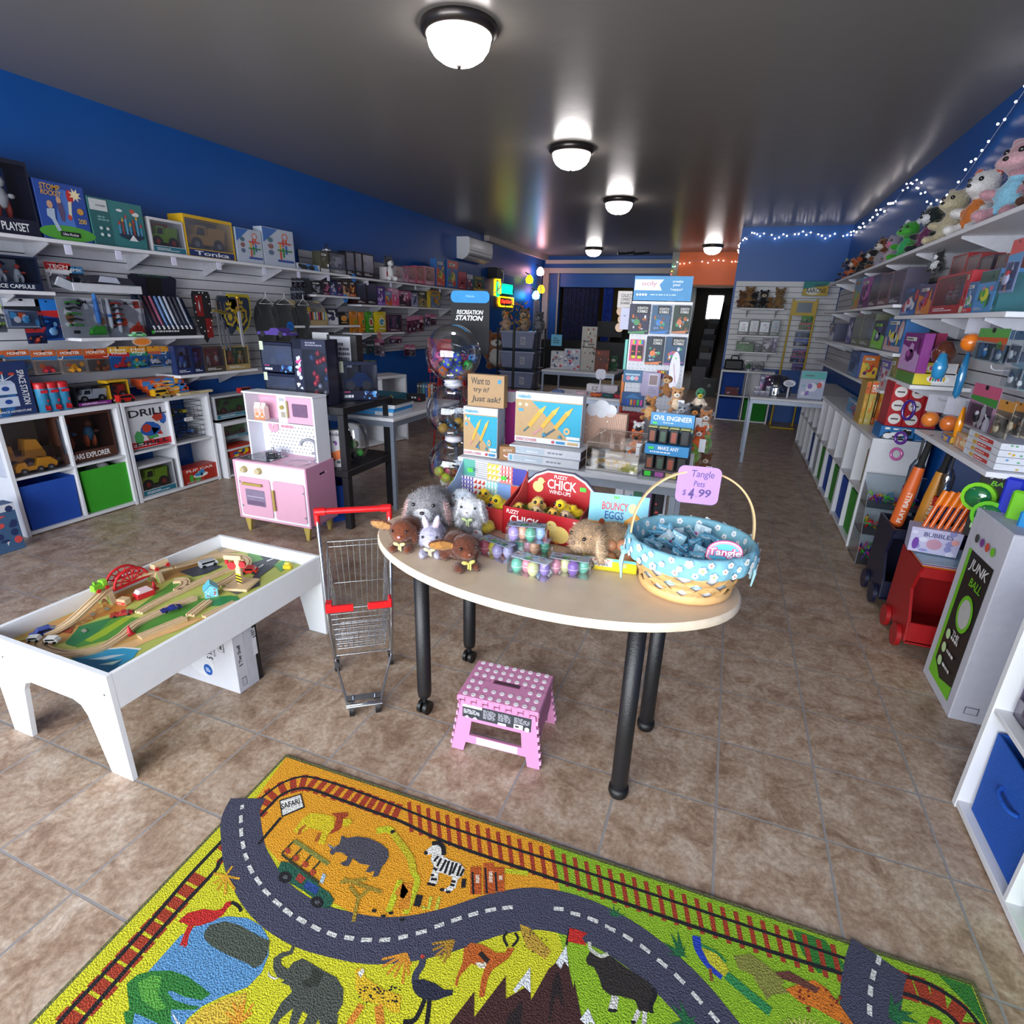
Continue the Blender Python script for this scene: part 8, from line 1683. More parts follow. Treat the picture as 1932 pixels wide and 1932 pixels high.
t=thing('toy_sword','silver and gold toy sword hanging over the lion shield','toy sword',(-4.03,3.86,1.38),PI/2);b=MB();b.prism([(-.013,.05),(.013,.05),(.010,-.22),(0,-.25),(-.010,-.22)],-.006,.006,M('#b8bac2',.3,.4),'xz');b.build('blade',t)
b=MB();b.prism([(-.075,.045),(-.07,.065),(0,.058),(.07,.065),(.075,.045),(0,.05)],-.01,.01,M('#b8962a',.35,.5),'xz');b.cyl((0,0,.06),(0,0,.15),.009,'#6a4422');b.ell((0,0,.16),.017,M('#b8962a',.3,.5),10);b.build('hilt',t)
for i,y in enumerate((3.68,3.72,3.76)):b=MB();b.prism([(-.011,.05),(.011,.05),(.008,-.22),(0,-.25),(-.008,-.22)],-.005,.005,M('#6a6c74',.4,.3),'xz');b.box(-.045,-.008,.05,.045,.008,.065,'#7a6a2a');b.cyl((0,0,.06),(0,0,.14),.008,'#3a2c20');tag(b.build('toy_sword',loc=(-4.08,y,1.37-.01*i),yaw=PI/2),'dull grey toy sword between the two shields','toy sword','grey toy swords between the shields')
for i,(y,w,h,l)in enumerate(((4.28,.20,.62,'dark grey camouflage costume hanging left of the pair'),(4.52,.26,.66,'dark hooded furry costume hanging in the middle'),(4.78,.18,.52,'dark navy costume with gold star at the right of the hangers'))):
 t=thing('costume',l,'costume',(-4.12,y,1.56),PI/2);rn=random.Random(i)
 parts=[((0,.04,-.10),(w*.45,.05,.09),'#1b1d20'),((0,.03,-h*.45),(w*.5,.06,h*.35),'#1e2224'),((w*.3,.03,-h*.75),(w*.22,.05,h*.25),'#1a1c1e'),((-w*.3,.03,-h*.7),(w*.22,.05,h*.28),'#181b1c'),((-w*.48,.03,-.22),(.035,.04,.15),'#1c1f22'),((w*.48,.03,-.22),(.035,.04,.15),'#1c1f22')]
 link('garment',blob(parts,.012),t);b=MB();b.tube([(0,0,.04),(0,0,0),(-w*.45,0,-.06),(w*.45,0,-.06),(0,0,0)],.004,'#c8c8cc',5);b.build('hanger',t)
 if i==2:b=MB();b.prism([(.035*(1 if j%2 else .45)*math.sin(PI*j/5),.035*(1 if j%2 else .45)*math.cos(PI*j/5)-.1)for j in range(10)],-.065,-.06,'#a8862a','xz');b.build('star',t)
t=thing('glass_jar','tall clear glass jar with white centre column on the top shelf','jar',(-4.13+.06-.10,5.27,1.836));b=MB();b.lathe([(0,0),(.06,0),(.065,.02),(.065,.15),(.03,.19),(.03,.22)],clear(k=.12),20);b.build('glass',t);b=MB();b.cyl((0,0,.01),(0,0,.2),.014,'#d8d8dc');b.build('column',t);b=MB();b.lathe([(.045,.22),(.05,.235),(.02,.25),(.012,.29),(0,.30)],clear(k=.2),16);b.build('lid',t)
plush('plush_husky','grey and white husky plush sitting on the left top shelf','plush dog',[((0,.03,.10),(.07,.07,.10),'#2e2c30'),((0,-.03,.09),(.045,.05,.08),'#cfcfd2'),((0,-.01,.22),(.06,.06,.055),'#2e2c30'),((0,-.05,.205),(.04,.04,.032),'#dadadc'),((.035,0,.28),(.016,.010,.03),'#262428'),((-.035,0,.28),(.016,.010,.03),'#262428'),((.045,-.07,.03),(.028,.05,.026),'#d8d8da'),((-.045,-.07,.03),(.028,.05,.026),'#d8d8da')],-4.16,6.42,1.825,1.15,1,2500,.012,EY(-.058,.235),((0,-.088,.21),(.01,.006,.008),'#0c0c0e'),vox=.007)
t=thing('keyring_rack','pale wooden rack full of small key rings on the left wall shelf','display rack',(-4.11,4.93,1.306),PI/2)
for x in(-.19,.19):b=MB();b.prism([(0,0),(.16,0),(.16,.24),(.10,.24),(.03,.17),(0,.10)],x-.005,x+.005,M('#a8916a',.6),'yz');b.build('side_board',t)
b=MB();b.box(-.19,.0,0,.19,.005,.05,M('#a8916a',.6));b.box(-.19,.15,0,.19,.155,.23,M('#8a7650',.6));b.box(-.19,.06,.17,.19,.065,.22,'#6a6a72');b.build('back_board',t)
for i in range(18):x=-.17+.02*i;b=MB();b.box(x-.007,.0+.0,.055,x+.007,.01,.13,M(['#c8762c','#a83a3a','#d8c878','#c8c8cc','#2a2c34','#8a5a9a','#4a8aa0'][i*3%7],.4));b.tube([(x,.005,.13),(x,.02,.16),(x,.05,.19)],.002,'#8a8c94',4);b.build('key_ring',t)
BK2=M('#16161b',.4,var=.03)
t=thing('black_stand','black two-tier side table stand beside the toy kitchen','side table',(-2.60,3.25,0),.04)
SX,SY=(-.33,.24),(-.26,.30)
for z0,z1 in((0,.43),(.43,.86)):
 for x in SX:
  for y in SY:b=MB();b.cbox(x-.025,y-.025,z0,x+.025,y+.025,z1-.05,BK2);b.build('leg',t)
 b=MB();b.cbox(SX[0]-.03,SY[0]-.03,z1-.05,SX[1]+.03,SY[1]+.03,z1,BK2);b.build('table_top',t)
def rob(label,x,y,z,yaw,w,h,d,kind,txt='MECHA'):
 t=thing('toy_box',label,'toy box',(x,y,z),yaw,'dark boxed robot toys on the black stand');b=MB();m=M('#1c1d33',.25,coat=.5)
 b.box(-w/2,d*.8,0,w/2,d,h,m);b.box(-w/2,0,0,w/2,d,.004,m);b.box(-w/2,0,h-.004,w/2,d,h,m);b.box(-w/2,0,0,-w/2+.003,d,h,m);b.box(w/2-.003,0,0,w/2,d,h,m)
 if kind=='car':b.box(-w/2,0,0,w/2,.003,h*.25,m);b.box(-w/2,0,h*.9,w/2,.003,h,m);art(b,w,h*.25,[('l',.1,.2,.5,.7,1,'#e8e8f0'),('l',.1,.8,.35,1.0,1,'#d84a8a'),('n',5,8,.6,.1,.95,.9,['#5a9ad8','#8ab8e0','#2a4a8a'],.06)]);b.box(-w/2-.0005,-.001,h*.72,-w/2+.03,0,h,'#c8d0b8')
 else:b.box(-w/2,0,0,-w/2+w*.28,.003,h,m);b.box(-w/2,0,h*.85,w/2,.003,h,m);b.box(-w/2,0,0,w/2,.003,h*.12,m);art(b,w*.24,h*.62,[('n',2,14,.25,.05,.75,.95,['#e8e8f0','#d84a8a','#c8d0e8'],.3)],x0=-w*.37,z0=h*.16);art(b,w,h*.12,[('l',.4,.2,.9,.8,2,'#8a8c9c')],z0=h*.87)
 b.build('carton',t)
 b=MB();rn=random.Random(label)
 if kind=='car':
  L,H=w*.72,h*.42;b.T=Tr(0,d*.4,h*.3);b.prism([(-.5*L,.1*H),(-.5*L,.5*H),(-.2*L,.65*H),(-.05*L,H),(.25*L,.95*H),(.5*L,.5*H),(.5*L,.1*H)],-d*.2,d*.2,M('#27477c',.15,.7),'xz')
  for x_ in(-.3,.3):b.cyl((x_*L,-d*.24,H*.2),(x_*L,d*.24,H*.2),H*.28,'#1a1a20',n=16)
 else:
  for i in range(16):b.ell((rn.uniform(-.1,.4)*w,d*rn.uniform(.25,.55),h*rn.uniform(.16,.8)),(w*.07,d*.12,h*.05),M(rn.choice(['#27477c','#a82430','#8a8c9c','#c82a34','#1c1c24']),.3,.4),8)
 b.build('toy_robot',t)
 b=MB();b.box(-w/2+(w*.28 if kind!='car' else .01),.0005,h*.25 if kind=='car' else h*.12,w/2-.005,.0015,h*.88,CLR);b.build('clear_window',t)
rob('lower boxed blue metal car on the black stand',-2.83,2.985,.861,0,.27,.19,.15,'car')
rob('upper boxed blue metal car on the black stand',-2.84,2.985,1.053,0,.27,.20,.15,'car')
rob('tall boxed red and blue robot on the black stand',-2.56,2.98,.861,.10,.25,.42,.14,'fig')
rob('boxed silver dog robot at the right of the black stand',-2.42,3.30,.861,.75,.26,.27,.12,'car')
boxthing('toy_box','black boxed set with pale spec label behind the tall robot','toy box',-2.56,3.32,.861,.2,.22,.44,.1,'#14141a',[('r',.1,.5,.8,.98,'#b8b8c4'),('l',.15,.6,.75,.9,4,'#3a3a48')])
boxthing('toy_box','black boxed row of copper coloured cars behind the stand','toy box',-2.77,3.36,.861,.2,.13,.45,.08,'#17161a',[('n',4,12,.2,.1,.8,.8,['#a8584a','#c8b8b4','#6a2a24','#3a2a2a'],.15),('r',.0,.9,1,1,'#c8c8cc')])
boxthing('toy_box','white boxed toy car kit on the lower black shelf','toy box',-2.44,3.03,.431,.35,.15,.26,.05,'#b8b6bc',[('t',.1,.85,.9,.95,'Modarri','#2a2a30'),('p',[(0,.1),(1,.3),(1,.55),(0,.35)],'#c8642c'),('n',7,9,.1,.1,.9,.7,['#4a4a54','#8a8c9c','#6a2a8a','#3a6a3a'],.12)])
t=thing('toy_pack','large clear bag of green and grey creature toys on the black shelf','toy pack',(-2.44,3.20,.431),.5);b=MB();rn=random.Random(3)
for i in range(12):b.ell((rn.uniform(-.07,.07),rn.uniform(-.03,.03),rn.uniform(.05,.24)),(.03,.02,.03),M(rn.choice(['#2a3a34','#2f8a3a','#4a4c54','#22242c']),.5),8)
b.build('toys',t);b=MB();b.ell((0,0,.15),(.12,.055,.16),clear(k=.16,rough=.12),14);b.build('bag',t)
fbin('blue fabric bin on the floor under the black stand',-2.55,3.02,.9,'#0f45a4',z=.001,h=.27,group=None)
GM=M('#8a93a4',.35,.5);TT=M('#cfd0d6',.35,var=.02)
def gtable(label,x0,x1,y0,y1,z=.72,legs=True):
 t=thing('steel_table',label,'table',((x0+x1)/2,(y0+y1)/2,0));w,d=(x1-x0)/2,(y1-y0)/2
 b=MB();b.cbox(-w,-d,z-.026,w,d,z,TT,.004);b.build('table_top',t);b=MB();b.box(-w+.02,-d+.008,z-.066,w-.02,-d+.033,z-.027,GM);b.box(-w+.02,d-.033,z-.066,w-.02,d-.008,z-.027,GM);b.box(-w+.008,-d+.01,z-.066,-w+.035,d-.01,z-.027,GM);b.box(w-.035,-d+.01,z-.066,w-.008,d-.01,z-.027,GM);b.build('rail',t)
 for sx in(-1,1):
  for sy in(-1,1):b=MB();b.box(sx*(w-.022)-.015,sy*(d-.022)-.015,0,sx*(w-.022)+.015,sy*(d-.022)+.015,z-.067,GM);b.build('leg',t)
 return t
gtable('white topped grey steel table behind the black stand',-3.05,-2.25,3.45,4.55)
gtable('white steel table carrying the cardboard tool boxes',-1.33,-.14,2.66,3.24)
gtable('narrow white steel table of hair bands behind the pink box',-1.72,-.93,5.42,5.95)
gtable('grey steel table near the back counter with small displays',-2.60,-1.5,8.0,8.9)
cube_unit('white cube shelf with pink pail and books behind the steel table',-3.72,5.0,PI*.42,rows=2)
gx=-2.70
for i,(c,l)in enumerate((('#b8c0cc','lowest flat blue and white game box on the steel table'),('#2a86c8','second flat bright blue game box on the steel table'),('#c4c8d0','upper flat white game box on the steel table'))):boxthing('game_box',l,'game box',-2.50+.01*i,3.53,.722+i*.027,.05,.38,.026,.30,'#c4c8d0' if i!=1 else '#2a86c8',[('r',0,0,.6,1,'#2a86c8'),('l',.65,.3,.95,.7,1,'#5a5c68')])
b=MB();b.cbox(-.19,0,0,.19,.28,.006,M('#121216',.8));tag(b.build('black_mat',loc=(-2.48,3.54,.804)),'flat black felt mat on the game boxes','mat')
boxthing('toy_box','turquoise tray box with coloured beads on the steel table','toy box',-2.85,4.2,.722,0,.32,.05,.2,'#1f6a80',[('n',3,12,.05,.4,.95,.95,['#4ab0a0','#c8d0d4','#c8c04a'],.03)])
boxthing('toy_box','small black domino box on the steel table','toy box',-2.55,4.25,.722,.1,.14,.06,.1,'#17171c',[('e',.4,.6,.08,.16,'#e0e0e4'),('e',.6,.6,.08,.16,'#e0e0e4'),('r',.8,.2,.95,.6,'#b8242c')])
boxthing('toy_box','yellow and orange wedge box at the left of the steel table','toy box',-2.95,3.60,.722,.5,.14,.05,.1,'#c88a1c',[])
for i,c in enumerate(['#1c1c22','#20383c','#22707a','#1c4a9a','#c8762c','#b8b8bc','#17171a','#1c1c20','#26262e']):boxthing('book','slim dark-spined picture book standing on the far cube shelf','book',-3.18+.034*i,5.40,.53,.2,.028,.20,.15,c,[('r',.1,.8,.9,.9,'#a8a8a8')],group='slim books beside the red wire rack')
t=thing('pink_pail','pink heart printed pail in the far white cube','pail',(-3.62,5.2,.41));b=MB();b.lathe([(0,0),(.075,0),(.10,.17),(.105,.175),(.098,.17)],M('#c88aa0',.4),24);b.build('pail_body',t);b=MB()
for i in range(9):b.ell((.07*math.cos(i*.7),.07*math.sin(i*.7),.18),.028,'#b02434',8)
b.build('heart_toys',t)
t=thing('wire_rack','red wire display rack with red header behind the ball tower','display rack',(-2.45,4.75,0),.1);R_=M('#a81c1c',.4);b=MB()
for x in(-.2,.2):b.tube([(x,0,0),(x*.6,.02,.9),(x,.02,1.25)],.010,R_,6);b.tube([(x,.35,0),(x*.6,.04,.9)],.010,R_,6)
b.build('frame',t);b=MB()
for i in range(11):b.tube([(-.2+.04*i,0,.30),(-.2+.04*i,0,.95)],.0022,R_,4)
for i in range(11):b.tube([(-.2,0,.30+.065*i),(.2,0,.30+.065*i)],.0022,R_,4)
b.build('wire_grid',t);b=MB();b.box(-.22,-.004,.93,.22,.004,1.24,R_);b.build('header_panel',t)
TX,TY=-1.575,3.10
t=thing('ball_dispenser','tower of clear spiral globes filled with bouncy balls','ball dispenser',(TX,TY,0))
GL=clear('#f2f6fc',.03,.07,.985)
for i,z in enumerate((1.235,.885,.545)):
 b=MB();pr_=[(.17*math.sin(PI*(j+.8)/20.6),.17*math.cos(PI*(j+.8)/20.6))for j in range(20)];b.lathe(pr_,GL,40,(0,0,z));b.build('globe',t)
for i,z in enumerate((1.062,.715,.375)):b=MB();b.lathe([(.0,.018),(.055,.018),(.058,.008),(.05,0),(.058,-.008),(.055,-.018),(0,-.018)],M('#d2cfd8',.4),28,(0,0,z));b.build('collar',t)
b=MB();b.tube([(.10*math.cos(a*.35),.10*math.sin(a*.35),.52+a*.008)for a in range(100)],.004,GL,6);b.build('spiral_track',t)
b=MB();b.lathe([(0,0),(.19,0),(.19,.02),(.03,.04),(.03,.36),(0,.36)],M('#a81c1c',.35),28);b.build('stand_base',t)
t=thing('header_sign','black and blue recreation station sign above the ball tower','sign',(TX+.01,TY+.22,0),.05);b=MB();q=rr(-.13,.13,1.22,1.60,.03);b.prism(q,-.004,.004,M('#0c0c12',.7),'xz');b.prism([p for p in rr(-.13,.13,1.53,1.60,.03)],-.006,.004,M('#1a84c4',.6),'xz')
b.text('RECREATION',-.09,1.462,.09,1.488,'#e4e4e8',-.0062,shear=.25,bold=.02);b.text('STATION',-.10,1.425,.09,1.456,'#e4e4e8',-.0062,shear=.25,bold=.03);b.text('Waboba',-.03,1.562,.03,1.576,'#8ac8e8',-.0066,shear=.2);b.build('sign_board',t);b=MB();b.cyl((0,.01,0),(0,.01,1.3),.012,'#17171a');b.build('pole',t)
rn=random.Random(12)
def ball(x,y,z,r,c1,c2,g,l):
 b=MB();b.ell((0,0,0),r,M(c1,.4),14)
 for i in range(12):
  ph=math.acos(1-2*(i+.5)/12);th=i*2.4;d=Vector((math.sin(ph)*math.cos(th),math.sin(ph)*math.sin(th),math.cos(ph)));a=d.orthogonal().normalized();e=d.cross(a);b.poly([tuple(d*r*1.004+(a*math.cos(2*PI*k/8)+e*math.sin(2*PI*k/8))*r*.26)for k in range(8)],M(c2,.5))
 return tag(b.build('bouncy_ball',loc=(x,y,z),yaw=rn.uniform(0,6)),l,'ball',g)
def fill(zc,n,cols,l,g,r0=.032):
 P=[];tr=0
 while len(P)<n and tr<6000:
  tr+=1;a=rn.uniform(0,6.28);zz_=-.16+.006*len(P)*.9+rn.uniform(0,.05);R=math.sqrt(max(0,.165**2-zz_**2))-r0;R=max(R,0)*math.sqrt(rn.random());p=(TX+R*math.cos(a),TY+R*math.sin(a),zc+zz_)
  if(Vector(p)-Vector((TX,TY,zc))).length+r0>.166:continue
  if all((Vector(p)-Vector(q)).length>r0*1.75 for q in P):P.append(p)
 for p in P:c=rn.choice(cols);ball(*p,r0,c[0],c[1],g,l)
fill(1.235,20,[('#2a56b8','#16a0c0'),('#d86a24','#2a6ab0'),('#9ac424','#1c6a8a'),('#1f9a3a','#0c2c1c'),('#2a86c8','#14203c'),('#b83a6a','#2a2a5a'),('#3a4ab8','#9ac424')],'patterned bouncy ball in the top globe','balls in the top globe of the tower')
fill(.885,9,[('#17181f','#2a8ac0'),('#14151c','#b8c0cc'),('#c8982a','#c8982a'),('#16202c','#3aa0d0')],'dark bouncy ball in the middle globe','balls in the middle globe of the tower')
fill(.545,16,[('#c8c02a','#8ac43a'),('#d83a6a','#e0a82a'),('#2a9ab0','#e0e0d8'),('#e0d8d4','#3a8a3a'),('#d8882a','#d83a5a')],'multicoloured bouncy ball in the lowest globe','balls in the lowest globe of the tower')
KR='#b8976c';AQ='#1c9fc0';YL='#d8a83a'
def tools(n,x0=.2):
 P=[('r',0,0,1,1,KR),('p',[(.25 if n>2 else .05,.84),(1,.84),(1,.1),(.85,.1)],AQ),('r',0,.86,1,1,'#dcdce0'),('r',0,0,1,.11,'#dcdce0'),('e',.07,.76,.028,.035,'#c8d8b0'),('e',.17,.76,.028,.035,'#cdbfa8'),('r',.05,.62,.12,.68,'#4aa0d0')]
 for i in range(n):
  x=x0+i*(.2 if n>2 else .24);s=.9
  P+=[('p',[(x,.36),(x+.05*s,.30),(x+.24*s,.62),(x+.20*s,.70)],YL),('p',[(x+.17*s,.66),(x+.24*s,.60),(x+.31*s,.78),(x+.26*s,.74)],'#e0b850'),('p',[(x+.01,.33),(x+.03,.31),(x-.05-.05*i,.12+.04*(2-i)),(x-.07-.05*i,.15+.04*(2-i))],['#4a6a6a','#c88a90','#3a5a70'][i%3]if n>2 else['#c88a90','#3a5a70'][i])]
 P+=[('e',.80 if n>2 else .78,.30,.05,.07,'#d8b078'),('e',.80 if n>2 else .78,.30,.022,.03,AQ),('p',[(.42,.18),(.5,.14),(.46,.24)],'#2a86a8'),('p',[(.66,.15),(.74,.13),(.70,.22)],'#2a86a8'),('r',.80,.14,1,.20,'#dcdce0')]
 return P
boxthing('game_box','large boxed cardboard tool set with three yellow saws','craft kit',-.862,2.80,.811,-.02,.375,.27,.07,'#c8c8cc',tools(3)+[('t',.04,.89,.24,.97,'makedo','#3aa0c0'),('t',.03,.025,.35,.085,'DISCOVER','#c86a78'),('e',.60,.055,.022,.03,'#c84a5a'),('r',.65,.03,.78,.08,'#2a86b8'),('r',.82,.03,.97,.08,'#c8a878')],top='#b8b8c0')
boxthing('game_box','narrow boxed cardboard tool set with two yellow saws','craft kit',-1.215,2.71,.722,-.02,.205,.27,.10,'#c8c8cc',tools(2,.25)+[('t',.05,.89,.45,.97,'makedo','#3aa0c0'),('t',.03,.03,.55,.08,'EXPLORE','#c86a78'),('e',.70,.055,.04,.03,'#c84a5a'),('r',.78,.03,.96,.08,'#2a86b8')],side='#9aa4b8')
boxthing('sign','cardboard sign with handwriting standing on the narrow tool box','sign',-1.195,2.73,.993,-.02,.215,.17,.05,'#a8865e',[('t',.10,.70,.62,.92,'Want to','#3a3430',.1),('t',.16,.42,.60,.62,'try it?','#3a3430',.1),('t',.10,.10,.92,.34,'Just ask!','#3a3430',.15),('e',.88,.82,.05,.07,'#2a86b0')],side='#94744e')
for i in range(2):boxthing('game_box',['lower','upper'][i]+' flat white carton under the large tool set','craft kit',-.845-.0*i,2.69+.02*i,.722+.0435*i,-.03,.40,.0425,.22,'#cdced6',[('r',.02,.15,.06,.85,'#6ab0c8'),('r',.08,.1,.5,.9,'#b4c0cc'),('l',.55,.3,.9,.7,1,'#8a8c98'),('r',.25,.3,.42,.45,'#dcdce2')],side='#5a4a44')
boxthing('small_box','small brown kraft box with white smiling face','box',-1.05,2.70,.722,.25,.085,.075,.06,'#a8794e',[('t',.2,.62,.85,.85,'AOW','#e8dcd0'),('e',.5,.40,.26,.22,'#e8dcd0'),('r',.2,.40,.8,.65,'#a8794e'),('e',.5,.42,.16,.12,'#c86a6a'),('r',.3,.42,.7,.6,'#a8794e')],top='#b08660')
boxthing('game_box','magenta box with white wavy top behind the tool sets','craft kit',-1.06,2.99,.722,0,.24,.33,.05,'#a82480',[('r',0,.85,1,1,'#ccccd4'),('e',.12,.86,.12,.05,'#ccccd4'),('e',.35,.85,.12,.06,'#ccccd4'),('e',.6,.86,.14,.05,'#ccccd4'),('t',.3,.12,.55,.28,'SA','#e8e0e8'),('e',.72,.2,.10,.07,'#1c141c')])
boxthing('book','blue and red upright box squeezed beside the narrow tool box','box',-1.085,2.93,.722,-1.3,.12,.26,.03,'#8a3a4a',[('r',.2,.1,.8,.9,'#2a86b0')])
boxthing('display_box','peach striped glitter display board with cloud topper','display box',-.60,3.02,.722,-.05,.25,.25,.05,'#c8a08c',[('r',.04*i,0,.04*i+.015,1,'#d8b8a4')for i in range(25)]+[('n',9,26,.05,.3,.95,.95,['#e8dcd0','#b88a70','#f0e8e0'],.02),('r',.2,.1,.75,.22,'#a8a0a0')],side='#a88a78')
b=MB()
for x,z,r in((-.05,.0,.035),(0,.012,.045),(.05,.0,.035),(.0,-.012,.03)):b.cyl((x,r*.05,z),(x,.004+r*.05,z),r,'#d8d8e0',n=20,smooth=False)
tag(b.build('cloud_cutout',loc=(-.62,3.012,.985)),'white cloud shaped card topping the peach display','card')
t=thing('acrylic_tray','clear acrylic tray of yellow cardboard saws on the steel table','tray',(-.485,2.72,.722),-.05);m=clear(k=.16);b=MB();w,d,h=.135,.24,.17
b.box(-w,0,0,w,.003,.11,m);b.box(-w,d,0,w,d+.003,h,m);b.box(-w,0,0,-w+.003,d,h*.85,m);b.box(w-.003,0,0,w,d,h*.85,m);b.box(-w,0,0,w,d,.003,m);b.build('tray_walls',t)
b=MB();E_=M('#a89a94',.2)
for p in(((-w,0,0),(-w,0,.145)),((w,0,0),(w,0,.145)),((-w,d,0),(-w,d,h)),((w,d,0),(w,d,h)),((-w,0,.145),(w,0,.145)),((-w,d,h),(w,d,h)),((-w,0,.145),(-w,d,h)),((w,0,.145),(w,d,h)),((-w,0,0),(w,0,0))):b.tube(p,.0018,E_,4)
b.build('tray_edges',t)
for i in range(11):b=MB();b.cbox(-.045,-.011,0,.03,.011,.012,'#d8aa2c');b.box(.03,-.006,.004,.075,.006,.007,'#8a8c94');b.box(-.03,-.0115,.003,.01,-.0108,.010,'#d8d0d0');o=b.build('toy_saw',loc=(-.485+rn.uniform(-.06,.06),2.78+rn.uniform(-.02,.12),.727+.010*(i%3)),yaw=rn.uniform(-.5,.5));tag(o,'yellow plastic cardboard saw lying in the clear tray','toy saw','yellow saws in the acrylic tray')
t=thing('counter_display','blue and white two-tier counter display of black tool kits','display stand',(-.225,2.73,.722),-.06);SB=M('#2a86c0',.4);b=MB()
b.box(-.105,0,0,.105,.11,.03,M('#c8b0c0',.4));b.box(-.105,.0,.115,.105,.12,.165,SB);b.box(-.105,.08,.03,.105,.11,.30,'#1c1c24');b.prism([(-.105,.22),(.105,.22),(.105,.31),(-.105,.31)],.070,.078,SB,'xz')
b.T=Tr(0,.0695,0);art(b,.21,.09,[('t',.06,.60,.95,.86,'CIVIL ENGINEER','#eef0f4'),('l',.3,.44,.7,.52,1,'#dfe6f0'),('r',0,.08,1,.22,'#b8b85a'),('l',.03,.1,.97,.2,1,'#e8e8d0'),('r',.06,.38,.16,.48,'#3fd83a')],z0=.22);b.T=Tr(0,0,0)
art(b,.21,.05,[('t',.30,.5,.78,.86,'MAKE ANY','#eef0f4'),('l',.12,.15,.85,.38,1,'#dfe6f0'),('r',.08,.5,.2,.75,'#3fd83a')],z0=.115);b.box(-.1055,-.001,0,.1055,0,.03,'#2a2430');art(b,.21,.03,[('r',.05,.1,.2,.9,'#3fd83a'),('r',.3,.1,.5,.9,'#a8589a'),('r',.55,.1,.8,.9,'#b8a860'),('r',.85,.1,.98,.9,'#d84a9a')],y=-.0016);b.build('display_body',t)
for zz_ in(.031,.167):
 for i in range(4):b=MB();x=-.08+.052*i;b.cbox(x-.021,.02,zz_,x+.021,.07,zz_+.075,M('#1c1c22',.3,coat=.5));b.box(x-.012,.0195,zz_+.01,x+.012,.02,zz_+.06,['#8a4a34','#3f5a4a','#9a4a38','#22242a'][i]);b.box(x-.021,.02,zz_+.076,x+.021,.07,zz_+.082,'#a8a85a' if zz_>.1 else '#1c1c22');b.build('tool_kit',t)
for i,(x,c,l)in enumerate(((-.42,'#c8ccd4','white upright folder on the table shelf under the tool sets'),(-.37,'#3a7a5a','green upright folder below the steel table'),(-.32,'#8a6a9a','mauve upright folder below the steel table'),(-.25,'#1c1c22','black flat box low below the steel table'))):boxthing('folder',l,'folder',x,3.0,.30,.2,.05,.28,.2,c,[('n',i,5,.1,.2,.9,.8,['#c8c8cc','#c84a4a','#3a8ac0'],.2)])
t=thing('pegboard_display','tall white pegboard display with blue header full of pens and pads','display rack',(-.44,3.70,0),.04);PG=M('#cdced6',.45);b=MB();b.box(-.175,0,.42,.175,.012,1.56,PG);b.box(-.18,-.002,.40,-.172,.02,1.57,'#e0e0e6');b.box(.172,-.002,.40,.18,.02,1.57,'#e0e0e6');b.box(-.18,-.02,1.555,.18,.02,1.57,'#e0e0e6')
for i in range(14):
 for j in range(44):b.poly([(-.1625+.025*i+.0028*math.cos(k*PI/2),-.0008,.44+.025*j+.0028*math.sin(k*PI/2))for k in range(4)],'#3a3a40')
b.build('pegboard',t);b=MB();b.box(-.175,.012,0,.175,.30,.40,PG);b.box(-.16,.02,.4,.16,.03,1.5,PG);b.build('base',t)
b=MB();b.box(-.18,-.004,1.575,.165,.004,1.715,M('#2a82b8',.45));b.T=Tr(-.0075,-.0045,0);art(b,.345,.14,[('p',[(.01,.42),(.49,.42),(.44,.65),(.51,.86),(.01,.86)],'#dcdce2'),('t',.13,.55,.40,.80,'ooly','#b87a88'),('t',.66,.74,.84,.83,'create','#cfe0ec'),('t',.67,.56,.80,.68,'your','#cfe0ec'),('t',.64,.40,.84,.52,'happy!','#cfe0ec')]+[('e',.07+.05*i,.24,.02,.05,'#e0e8f0')for i in range(4)]+[('l',.3,.2,.95,.28,1,'#a8cce0')],z0=1.575);b.build('header',t)
for(x0,z0,x1,z1,c,c2,l)in((-.63,1.377,-.506,1.552,'#2c2a44','#4a8a5a','top left scratch art pad with boat and bear'),(-.492,1.382,-.378,1.548,'#3a5a7a','#3a7ac0','top middle scratch art pad with duck and bear'),(-.362,1.388,-.262,1.55,'#26382c','#c87a5a','top right scratch art pad with dragons'),(-.505,1.196,-.398,1.365,'#1c2a3c','#d87a4a','lower scratch art pad with green monster'),(-.388,1.199,-.265,1.367,'#2a4a6a','#a85a9a','lower right blue scratch art pad')):
 boxthing('art_pad',l,'art pad',(x0+x1)/2,3.67,z0,.04,x1-x0,z1-z0,.02,c,[('r',0,0,.85,.06,c2),('p',[(.0,.0),(.7,.0),(.85,.08),(1,.08),(1,.12),(.0,.05)],c2),('r',.3,.70,.95,1,'#14141c'),('t',.38,.84,.9,.93,'SCRATCH','#e4e4e0'),('t',.38,.73,.9,.82,'SCRIBBLE','#e4e4e0'),('n',len(l),12,.15,.15,.9,.6,['#b8642c','#3f9a6a','#6a8ab0','#c8c8d0','#7a4a3a'],.1),('e',.4,.4,.16,.11,c2)])
for i in range(2):boxthing('marker_set',['left','right'][i]+' pack of neon gel markers on the pegboard','marker set',-.585+.04*i,3.675-.012*i,1.212,.04,.045,.13,.012,'#d84a7a',[('r',.2,.1,1,.75,'#1c1a20'),('r',.1,.8,.35,1,'#e86a9a'),('r',.35,.8,.55,1,'#e8a82a'),('r',.55,.8,.75,1,'#5ac03a'),('r',.75,.8,1,1,'#2a6ac0'),('l',.3,.4,.9,.5,1,'#d8862a'),('r',.3,.12,.9,.25,'#c8c82a')])
